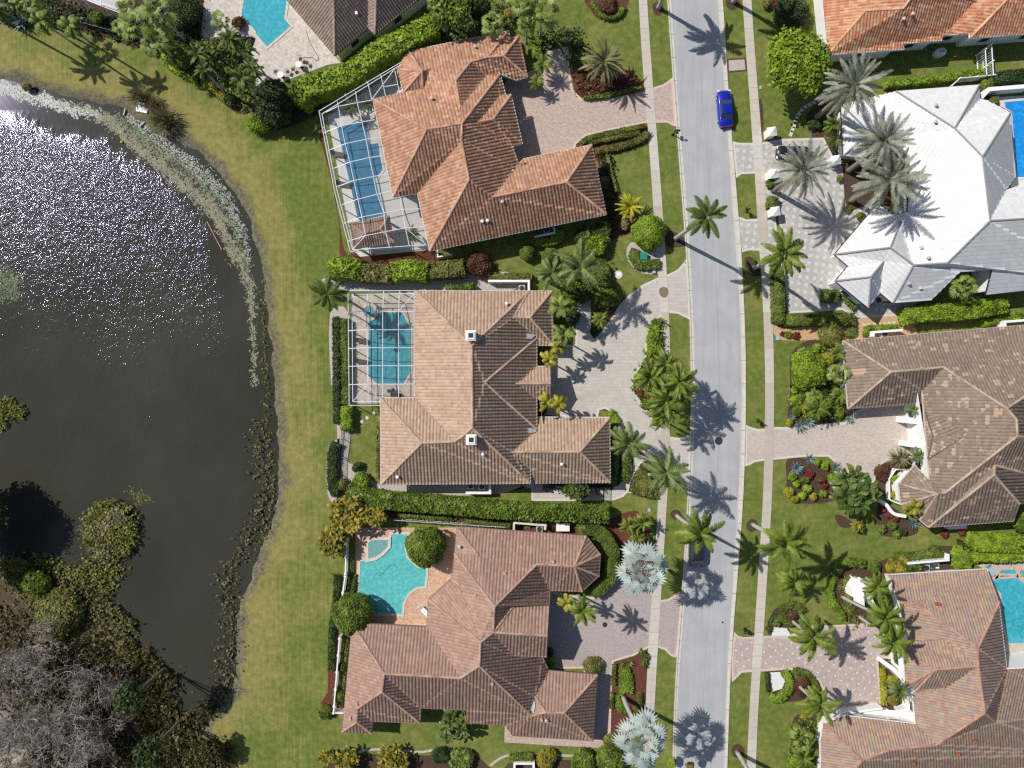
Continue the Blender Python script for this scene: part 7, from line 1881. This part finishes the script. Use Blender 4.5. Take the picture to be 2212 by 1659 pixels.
for lb, s in (('upper white pier at the mouth of the diamond-paved forecourt', '30:35,1135'), ('middle white pier at the mouth of the diamond-paved forecourt', '30:45,1500'), ('lower white pier at the mouth of the diamond-paved forecourt', '31:65,165'), ('white pier beside the bed under the slanted date palms', '30:590,1380')):
    x, y, _ = P(q1(s), 1.6); r_ = thing('gate_pier', lb, 'pier', (x, y, 0), R(8), 'white gate piers')
    MB().box((0, 0, .75), (.95, .95, 1.5)).build('shaft', M['whitestucco'], r_)
    MB().box((0, 0, 1.53), (1.15, 1.15, .1)).box((0, 0, 1.75), (1.1, 1.1, .35), 0, .1).build('cap', M['white'], r_)
def disc(name, label, cat_, s, r, z, mat, group=None, h=.02):
    x, y, _ = P(q1(s), 0); mb = MB(); mb.lathe((0, 0, 0), [(r, 0), (r, h), (r * .96, h + .006)], 20)
    return tag(mb.build(name, mat, None, (x, y, z)), label, cat_, group)
mh = disc('manhole_cover', 'round dark manhole cover in the asphalt above the lower aprons', 'manhole cover', '22:1785,492', .52, .012, M['dark'])
MB().lathe((0, 0, .02), [(.36, 0), (.36, .012)], 16).build('cover_plate', M['dark'], mh)
o = disc('access_lid', 'pale oval concrete lid in the lawn above the round drive', 'utility lid', '21:920,715', .55, .0, M['concrete'], h=.05)
MB().box((0.02, 0, .07), (.55, .5, .05), .1).build('cover_plate', M['white'], o)
disc('manhole_cover', 'small dark disc in the street below the mottled shade of the silver fan palm', 'manhole cover', '23:1820,400', .13, .012, M['dark'])
disc('drain_grate', 'dark square drain in the mauve drive', 'drain', '23:803,420', .33, .02, M['dark'])
st = plain('brown_leaf_stain', (0.21, 0.155, 0.11), .9, .1, .25, 4)
tag(sheet('leaf_stain', smooth_line(q('21:1270,845 1300,820 1340,830 1350,870 1325,915 1280,895'), 3, True), .0645, st, th=.003), kind='structure')
for nm, lb, s, d, m_ in (('utility_cabinet', 'green utility cabinet framed by the L-shaped hedge', '21:1137,552', (.85, .85, .7), 'teal'), ('utility_box', 'small blue-grey utility box beside the gravel rim at the west sidewalk', '21:1226,688', (.42, .4, .3), 'bluegrey'),
                         ('utility_box', 'pale blue utility lid in the lawn right of the long hedge', '22:1185,1088', (.36, .42, .06), 'bluegrey'), ('utility_box', 'pale blue utility lid at the tip of the tan wood chips', '31:85,1255', (.45, .75, .08), 'bluegrey'), ('utility_box', 'blue utility lid beside the large green tree at the east sidewalk', '20:2146,757', (.28, .4, .06), 'bluegrey')):
    x, y, _ = P(q1(s), d[2]); r_ = thing(nm, lb, 'utility box', (x, y, 0)); MB().box((0, 0, d[2] / 2), d).build('housing', M[m_], r_); MB().box((0, 0, d[2] + .02), (d[0] * 1.06, d[1] * 1.06, .04)).build('lid', M[m_], r_)
# equipment walls and air conditioners
def wallrun(label, s, h, mat='white', th=.16, name='garden_wall', cat_='wall', group=None, smooth=0):
    pl = q(s); pl = smooth_line(pl, smooth) if smooth else pl
    pp = [P(p, h) for p in pl]; c = pp[0]; mb = MB()
    lp = [(a[0] - c[0], a[1] - c[1]) for a in pp]; L, Rr = [], []
    for i, p in enumerate(lp):
        a, b = Vector(lp[max(i - 1, 0)]), Vector(lp[min(i + 1, len(lp) - 1)]); v = Vector(p)
        d0 = (v - a).normalized() if i else (b - v).normalized(); d1 = (b - v).normalized() if i < len(lp) - 1 else d0
        n0, n1 = Vector((-d0.y, d0.x)), Vector((-d1.y, d1.x)); m = (n0 + n1).normalized(); k = th / 2 / max(.4, m.dot(n0))
        L.append(tuple(v + m * k)); Rr.append(tuple(v - m * k))
    mb.prism(L + Rr[::-1], -.05, h)
    return tag(mb.build(name, M[mat], None, (c[0], c[1], 0)), label, cat_, group)
wallrun('low white wall boxing the equipment under the terracotta garage', '21:195,385 370,348 362,300', 1.5)
wallrun('low white wall under the corner of the terracotta roof by the cage', '11:1565,500 1570,560 1695,540', 1.4)
wallrun('cream L-shaped wall round two air conditioners below the tan house', '12:1812,942 2022,942 2020,868', 1.4, th=.28)
wallrun('cream wall round the air conditioner above the tan house', '12:0,0' if False else '11:2005,768 2212,768 21:145,768 145,850', 1.4, th=.28)
wallrun('cream wall round the equipment above the rose roof', '22:15,1262 18,1200 290,1222 285,1262', 1.4, 'stucco', th=.25)
wallrun('white wall round the pool equipment by the weathered roof', '31:910,1250 915,1210 1165,1192', 1.4, th=.3)
wallrun('white wall at the right edge above the weathered roof', '31:2050,1165 2050,1120 2260,1105', 1.4, th=.3)
wallrun('white wall screening air conditioners above the clay roof', '32:1205,1552 1560,1522 1560,1470', 1.6, th=.25)
wallrun('white enclosure wall cut by the bottom edge', '23:20,1700 22,1622 188,1622 188,1700', 1.3, th=.25)
wallrun('white ledge under the bottom eave of the weathered roof', '32:1560,1240 1720,1235', 1.0, th=.5)
wallrun('white stepped wall beside the royal blue pool', '30:1840,845 1912,770 2260,742', 1.5, 'whitestucco', th=.5)
wallrun('curved white wall lined with crimson plants', '32:985,1015 1030,1050 1065,1100 1110,1130 1195,1145', 1.0, 'whitestucco', th=.4, smooth=3)
wallrun('grey octagonal planter wall beside the turret', '32:1215,742 1105,738 1050,820 1052,1000 1195,1062', .8, 'whitestucco', th=.14)
wallrun('upper white portico arm of the weathered-roof house', '32:1205,312 1300,320 1365,338', 2.6, 'whitestucco', th=.8)
wallrun('lower white portico arm of the weathered-roof house', '32:1225,520 1380,530', 2.6, 'whitestucco', th=.7)
wallrun('white curved portico arm of the dotted court', '33:1025,765 1080,800 1130,850 1175,900', 2.2, 'whitestucco', th=.5)
wallrun('white wall of the tall entry box by the plume palms', '33:740,180 745,110 790,40', 2.2, 'whitestucco', th=.4)
wallrun('white wall right of the blue window at the plume palms', '33:880,150 890,200 925,265', 2.2, 'whitestucco', th=.35)
wallrun('white wall closing the bottom of the dotted court', '33:990,1145 690,1185 640,1205 650,1260', 1.4, 'whitestucco', th=.3)
wallrun('white wall framing the planter at the right of the dotted court', '33:1165,900 1215,1010 1215,1150 1130,1170', 1.2, 'whitestucco', th=.35)
slabs('entry_roof', 'flat white canopy slab beside the plume palms', 'canopy', '33:740,50 790,10 900,90 860,120 830,130 835,260 745,215', 2.3, M['whitestucco'], z0=2.1)
gac = 'air conditioners outside the houses'
for lb, s in (('left air conditioner inside the cream wall below the tan house', '12:1853,882'), ('right air conditioner inside the cream wall below the tan house', '12:1950,888'), ('air conditioner inside the wall above the tan house, near the entrance palms', '21:85,832'),
              ('air conditioner at the end of the equipment wall above the rose roof', '22:237,1255'), ('air conditioner in the corner under the white roof tip', '31:955,935'), ('large air conditioner in front of the orange-flecked plant', '32:1370,1590'),
              ('air conditioner boxed by the white wall under the terracotta garage', '21:300,325'), ('air conditioner at the white wall by the weathered roof', '31:1010,1235')):
    x, y, _ = P(q1(s), .8); r_ = thing('air_conditioner', lb, 'air conditioner', (x, y, 0), 0, gac)
    MB().box((0, 0, .42), (.82, .82, .84)).build('housing', M['metal'], r_)
    MB().lathe((0, 0, .84), [(.34, 0), (.34, .03), (.12, .05)], 16).build('fan_grille', M['dark'], r_)
x, y, _ = P(q1('22:440,1240'), 1.0); r_ = thing('generator', 'white box-shaped generator between the long hedge and the rose roof', 'generator', (x, y, 0)); MB().box((0, 0, .45), (1.65, .95, .9)).build('housing', M['white'], r_); MB().box((0, 0, .93), (1.72, 1.0, .07)).build('lid', M['white'], r_)
x, y, _ = P(q1('30:1505,440'), 1.0); r_ = thing('generator', 'pale rounded generator on the shaded grass below the orange roof', 'generator', (x, y, 0), R(8)); MB().lathe((0, 0, 0), [(.75, 0), (.78, .7), (.62, .95), (.2, 1.0)], 8).build('housing', M['white'], r_); r_.scale = (1.0, .72, 1); MB().box((0, 0, 1.0), (.8, .5, .06)).build('lid', M['bluegrey'], r_)
x, y, _ = P(q1('32:1450,1580'), .6); r_ = thing('pool_pump', 'white pool pump set beside the large air conditioner', 'pump', (x, y, 0)); MB().box((0, 0, .05), (1.5, .7, .1)).build('pad', M['white'], r_); MB().lathe((-.3, 0, .1), [(.2, 0), (.24, .4), (.1, .6)], 10).build('filter_tank', M['dark'], r_); MB().tube([(-.1, 0, .3), (.5, .1, .3)], .12, 8).build('motor', M['dark'], r_)

# fences and rails
def fence(label, s, h, mat, gap=.14, w_=.03, rail=.05, name='fence', group=None):
    pp = [P(p, h) for p in q(s)]; c = pp[0]; r_ = thing(name, label, 'fence', (c[0], c[1], 0), 0, group); pk = MB(); rl = MB(); ps = []
    for a, b in zip(pp[:-1], pp[1:]):
        va, vb = Vector((a[0] - c[0], a[1] - c[1], 0)), Vector((b[0] - c[0], b[1] - c[1], 0)); L = (vb - va).length; u = (vb - va) / L
        for z in (h * .12, h * .92): rl.bar(va + Vector((0, 0, z)), vb + Vector((0, 0, z)), rail, rail)
        for k in range(int(L / gap)): p = va + u * (k * gap); pk.box((p.x, p.y, h / 2), (w_, w_, h * .95), math.atan2(u.y, u.x))
        for k in range(int(L / 2.2) + 1): ps.append(va + u * min(L, k * 2.2))
    pk.build('pickets', M[mat], r_); rl.build('rail', M[mat], r_)
    for p in ps: MB().box((p.x, p.y, h / 2 + .03), (rail * 1.7, rail * 1.7, h + .06)).build('post', M[mat], r_)
    return r_
fence('white rail fence running from the croton thicket along the coral terrace', '12:1190,1178 2150,1240', 1.2, 'white')
fence('white picket fence beside the open turquoise pool', '12:780,1350 770,1659 13:742,190', 1.3, 'white', gap=.10, w_=.05, rail=.16)
fence('white picket fence along the yellow strip at the rose house', '13:720,540 668,1185 757,1187', 1.3, 'white', gap=.10, w_=.05, rail=.16)
fence('black metal fence behind the dark rounded hedge', '12:740,400 735,480 712,640 705,830 700,960', 1.2, 'black')
fence('black metal gate across the path below the tan garage', '22:800,862 795,1040', 1.4, 'black', name='gate')
fence('black railing at the top left corner of the white roof', '30:820,850 960,838 1100,840 1095,790', 1.1, 'black')
fence('white lattice fence above the white roof', '30:1590,740 1665,672 1980,642', 1.5, 'white', gap=.09, w_=.05, rail=.1)
fence('left white side of the arbour below the orange roof', '30:1885,420 1898,640', 2.0, 'white', gap=.3, rail=.09)
fence('right white side of the arbour below the orange roof', '30:1940,375 1957,645', 2.2, 'white', gap=.3, rail=.09)
fence('black fence along the lawn edge under the top plume palms', '10:-360,735 -150,850 0,900', 1.2, 'black')
fence('dark fence below the top left palm clump', '00:700,190 1000,270 1210,330', 1.2, 'dark')
fence('black gate at the corner by the thick bright hedge at the right', '32:1685,1360 1695,1430 1790,1400 1790,1355', 1.3, 'black', name='gate')
# stepping stones
gs = 'pale stepping stones of the curved garden path'
for i, s in enumerate('430,872 395,885 358,905 322,925 292,952 268,985 248,1020 236,1052 228,1085 212,1120 200,1155'.split()):
    words = ['topmost, nearest the grey palm trunk', 'second from the top', 'third from the top', 'fourth from the top', 'fifth from the top', 'at the bend of the path', 'just below the bend', 'second below the bend', 'third from the bottom end', 'second from the bottom end', 'last, nearest the forecourt'][i]
    x, y, _ = P(q1('30:' + s), 0); mb = MB(); mb.box((0, 0, .03), (.75, .42, .06)); tag(mb.build('stepping_stone', M['concrete'], None, (x, y, 0), R([10, 20, 30, 38, 48, 58, 68, 74, 78, 70, 66][i])), 'pale stepping stone ' + words, 'stepping stone', gs)
for lb, s in (('round stepping stone upper right of two in the tan house side lawn', '12:960,292'), ('round stepping stone lower left of two in the tan house side lawn', '12:915,325'), ('pinkish round stepping stone inside the black fence end', '12:785,445'), ('square stepping stone in the shade below the screened pool', '12:1017,252')):
    disc('stepping_stone', lb, 'stepping stone', s, .23, .0, M['stone'], h=.05)
for i, s in enumerate('830,1148 875,1145 920,1143 965,1142 1010,1140 1050,1136 1090,1132'.split()):
    disc('stepping_stone', 'pale stone in the tan wood chips, ' + ['leftmost of the row', 'second from the left of the row', 'third from the left of the row', 'middle one of the row', 'third from the right of the row', 'second from the right of the row', 'rightmost of the row'][i], 'stepping stone', '31:' + s, .22, .01, M['stone'], 'stones in the tan wood chips', h=.04)
# terrace furniture
for lb, s in (('white round table right of the two on the top pool terrace', '10:370,557'), ('white round table left of the two on the top pool terrace', '10:212,645')):
    x, y, _ = P(q1(s), .7); r_ = thing('round_table', lb, 'table', (x, y, .034), 0, 'terrace tables')
    MB().lathe((0, 0, .70), [(.40, 0), (.42, .02), (.40, .04)], 20).build('tabletop', M['white'], r_); MB().lathe((0, 0, 0), [(.25, 0), (.05, .06), (.04, .7)], 8).build('pedestal', M['dark'], r_)
def chair(label, s, rz, group='dark metal chairs of the top terrace', mat='black'):
    x, y, _ = P(q1(s), .45); r_ = thing('metal_chair', label, 'chair', (x, y, .034), R(rz), group)
    MB().lathe((0, 0, .42), [(.24, 0), (.25, .04)], 10).build('seat', M[mat], r_)
    mb = MB(); mb.tube([(-.24, -.22, .45), (-.26, -.27, .85), (0, -.32, .95), (.26, -.27, .85), (.24, -.22, .45)], .018, 6)
    for k in (-.13, 0, .13): mb.tube([(k, -.24, .45), (k, -.31, .92)], .012, 5)
    mb.build('backrest', M[mat], r_)
    for sx in (-1, 1):
        for sy in (-1, 1): MB().tube([(sx * .2, sy * .2, .43), (sx * .24, sy * .24, 0)], .016, 5).build('leg', M[mat], r_)
for lb, s, rz in (('metal chair above the right terrace table', '10:385,512', 180), ('metal chair right of the right terrace table', '10:440,545', 270), ('metal chair lower right of the right terrace table', '10:408,590', 320), ('metal chair upper left of the left terrace table', '10:168,620', 60), ('metal chair right of the left terrace table', '10:275,622', 250), ('metal chair below the left terrace table', '10:250,680', 10), ('metal chair between the two terrace tables', '10:320,600', 90)):
    chair(lb, s, rz)
def lounger(label, s, rz, mat='white', name='lounger', z=.036):
    x, y, _ = P(q1(s), .4); r_ = thing(name, label, 'lounger', (x, y, z), R(rz))
    MB().box((0, -.3, .34), (.62, 1.25, .07)).build('seat', M[mat], r_)
    mb = MB(); mb.bar((0, .32, .36), (0, .88, .72), .62, .06); mb.build('backrest', M[mat], r_)
    for sx in (-1, 1):
        for yy in (-.8, .4): MB().box((sx * .26, yy, .16), (.05, .05, .32)).build('leg', M[mat], r_)
lounger('white lounger on the coral terrace beside the rose roof', '13:1448,300', 45)
lounger('grey lounger next to the small aqua spa pool', '32:1920,1605', 35, 'bluegrey')
for lb, s, rz in (('upper lounger in the shade inside the square pool cage', '11:905,1285', 80), ('lower lounger in the shade inside the square pool cage', '11:905,1465', 80), ('dark lounger inside the slanted cage, upper', '10:700,1330', 80), ('dark lounger inside the slanted cage, lower', '10:750,1590', 80)):
    lounger(lb, s, rz, 'dark')
for lb, s, rz in (('metal chair left of the set at the lower end of the square cage', '12:1150,60', 90), ('metal chair right of the set at the lower end of the square cage', '12:1245,100', 270), ('metal chair above the set at the lower end of the square cage', '12:1185,55', 180)):
    chair(lb, s, rz, 'dark chairs in the square cage')
x, y, _ = P(q1('12:1195,90'), .7); r_ = thing('round_table', 'dark round table at the lower end of the square cage', 'table', (x, y, .034)); MB().lathe((0, 0, .70), [(.5, 0), (.5, .03)], 18).build('tabletop', M['dark'], r_); MB().lathe((0, 0, 0), [(.25, 0), (.05, .06), (.05, .7)], 8).build('pedestal', M['dark'], r_)
def hose(label, s, z, mat, rad=.03, name='hose', cat_='hose', sm=6):
    pp = [P(p, z) for p in smooth_line(q(s), sm)]; c = pp[0]
    tag(MB().tube([(a[0] - c[0], a[1] - c[1], 0) for a in pp], rad, 5).build(name, mat, None, (c[0], c[1], z)), label, cat_)
hose('dark garden hose trailing across the top pool terrace', '10:430,255 460,350 500,430 540,500 520,525 490,500 400,495', .06, M['dark'], .025)
hose('dark cleaning hose looped in the open turquoise pool', '13:1010,10 1060,-30 1120,-20 12:1200,1620 1215,1580 1170,1560 1110,1620 1060,1659', .075, M['dark'], .018)
hose('cleaning hose looped in the aqua kidney pool', '33:2230,530 2190,530 2180,470 2240,420 2200,370 2130,380 2120,420 2170,440 2230,410', .075, M['dark'], .02)
x, y, _ = P(q1('11:1215,1360'), 0); r_ = thing('pool_cleaner', 'dark blue robot cleaner in the teal pool', 'pool cleaner', (x, y, .05)); nb = plain('navy_plastic', (.01, .05, .16), .4)
MB().lathe((0, 0, 0), [(.33, 0), (.38, .12), (.2, .22)], 6).build('shell', nb, r_); MB().tube([(0, .3, .1), (.12, .5, .08)], .05, 6).build('connector', nb, r_)
# lake things
x, y, _ = P(q1('00:1222,935'), .3); r_ = thing('landing', 'small white platform with a bench lip at the lake edge', 'landing', (x, y, -.2), R(-12)); MB().box((0, 0, .35), (1.5, .95, .08)).build('platform', M['white'], r_); MB().box((.1, .55, .55), (1.2, .25, .5)).build('bench', M['white'], r_)
for px in (-.6, .6): MB().box((px, -.3, .1), (.1, .1, .6)).build('leg', M['white'], r_)
for lb, s, rz in (('weathered post lying at the lake edge left of the white platform', '00:1070,965', 75), ('weathered board lying at the lake edge below the reed clumps', '00:1222,1070', 40)):
    x, y, _ = P(q1(s), 0); tag(MB().box((0, 0, 0), (.9, .13, .1)).build('driftwood', M['stone'], None, (x, y, -.12), R(rz)), lb, 'driftwood')
a = Vector(P(q1('01:1792,258'), WATER_Z)); b = Vector(P(q1('01:1918,500'), WATER_Z)); tag(MB().tube([(0, 0, 0), tuple(b - a)], .06, 8).build('floating_pole', M['redfurn'], None, tuple(a + Vector((0, 0, .05)))), 'long pale pole floating beside the algae ribbon', 'pole')
x, y, _ = P(q1('00:1045,1222'), 0); r_ = thing('buoy', 'small yellow buoy on the dark upper lake water', 'buoy', (x, y, WATER_Z)); yb = plain('yellow_plastic', (.6, .42, .03), .4); MB().lathe((0, 0, -.05), [(.1, 0), (.19, .12), (.16, .24), (.05, .3)], 10).build('float', yb, r_); MB().tube([(0, 0, .2), (0, 0, .42)], .025, 5).build('handle', yb, r_)
x, y, _ = P(q1('01:1662,723'), 0); wb = tag(link('water_bird', blob_mesh('water_bird', [(0, 0, .12, .28, .14, .12), (.22, 0, .26, .07, .06, .09), (-.24, 0, .16, .12, .06, .04)], 'algaewhite', .05, 120, .2, 1.0), None, (x, y, WATER_Z)), 'white water bird resting on the lake near the algae ribbon', 'bird')
# palms and shrubs inside the slanted cage
for lb, s, r in (('palm behind the screen at the lower right corner of the slanted cage', '11:1350,370', 22), ('palm behind the screen at the top of the slanted cage', '10:820,930', 24), ('second palm behind the screen at the top of the slanted cage', '10:970,900', 20)):
    palm('coco', lb, q1(s), q1(s), r, 2.2, 'caged_palm', group='palms inside the slanted cage', mat='palm', trunk=(.1, .08))
# chimney-side odd pieces: white bay cap
slabs('paver_border', 'pale brick kerb around the clipped groundcover by the second apron', 'kerb', '22:1003,930 1003,940 1045,945 1045,935', .12, M['stone'])
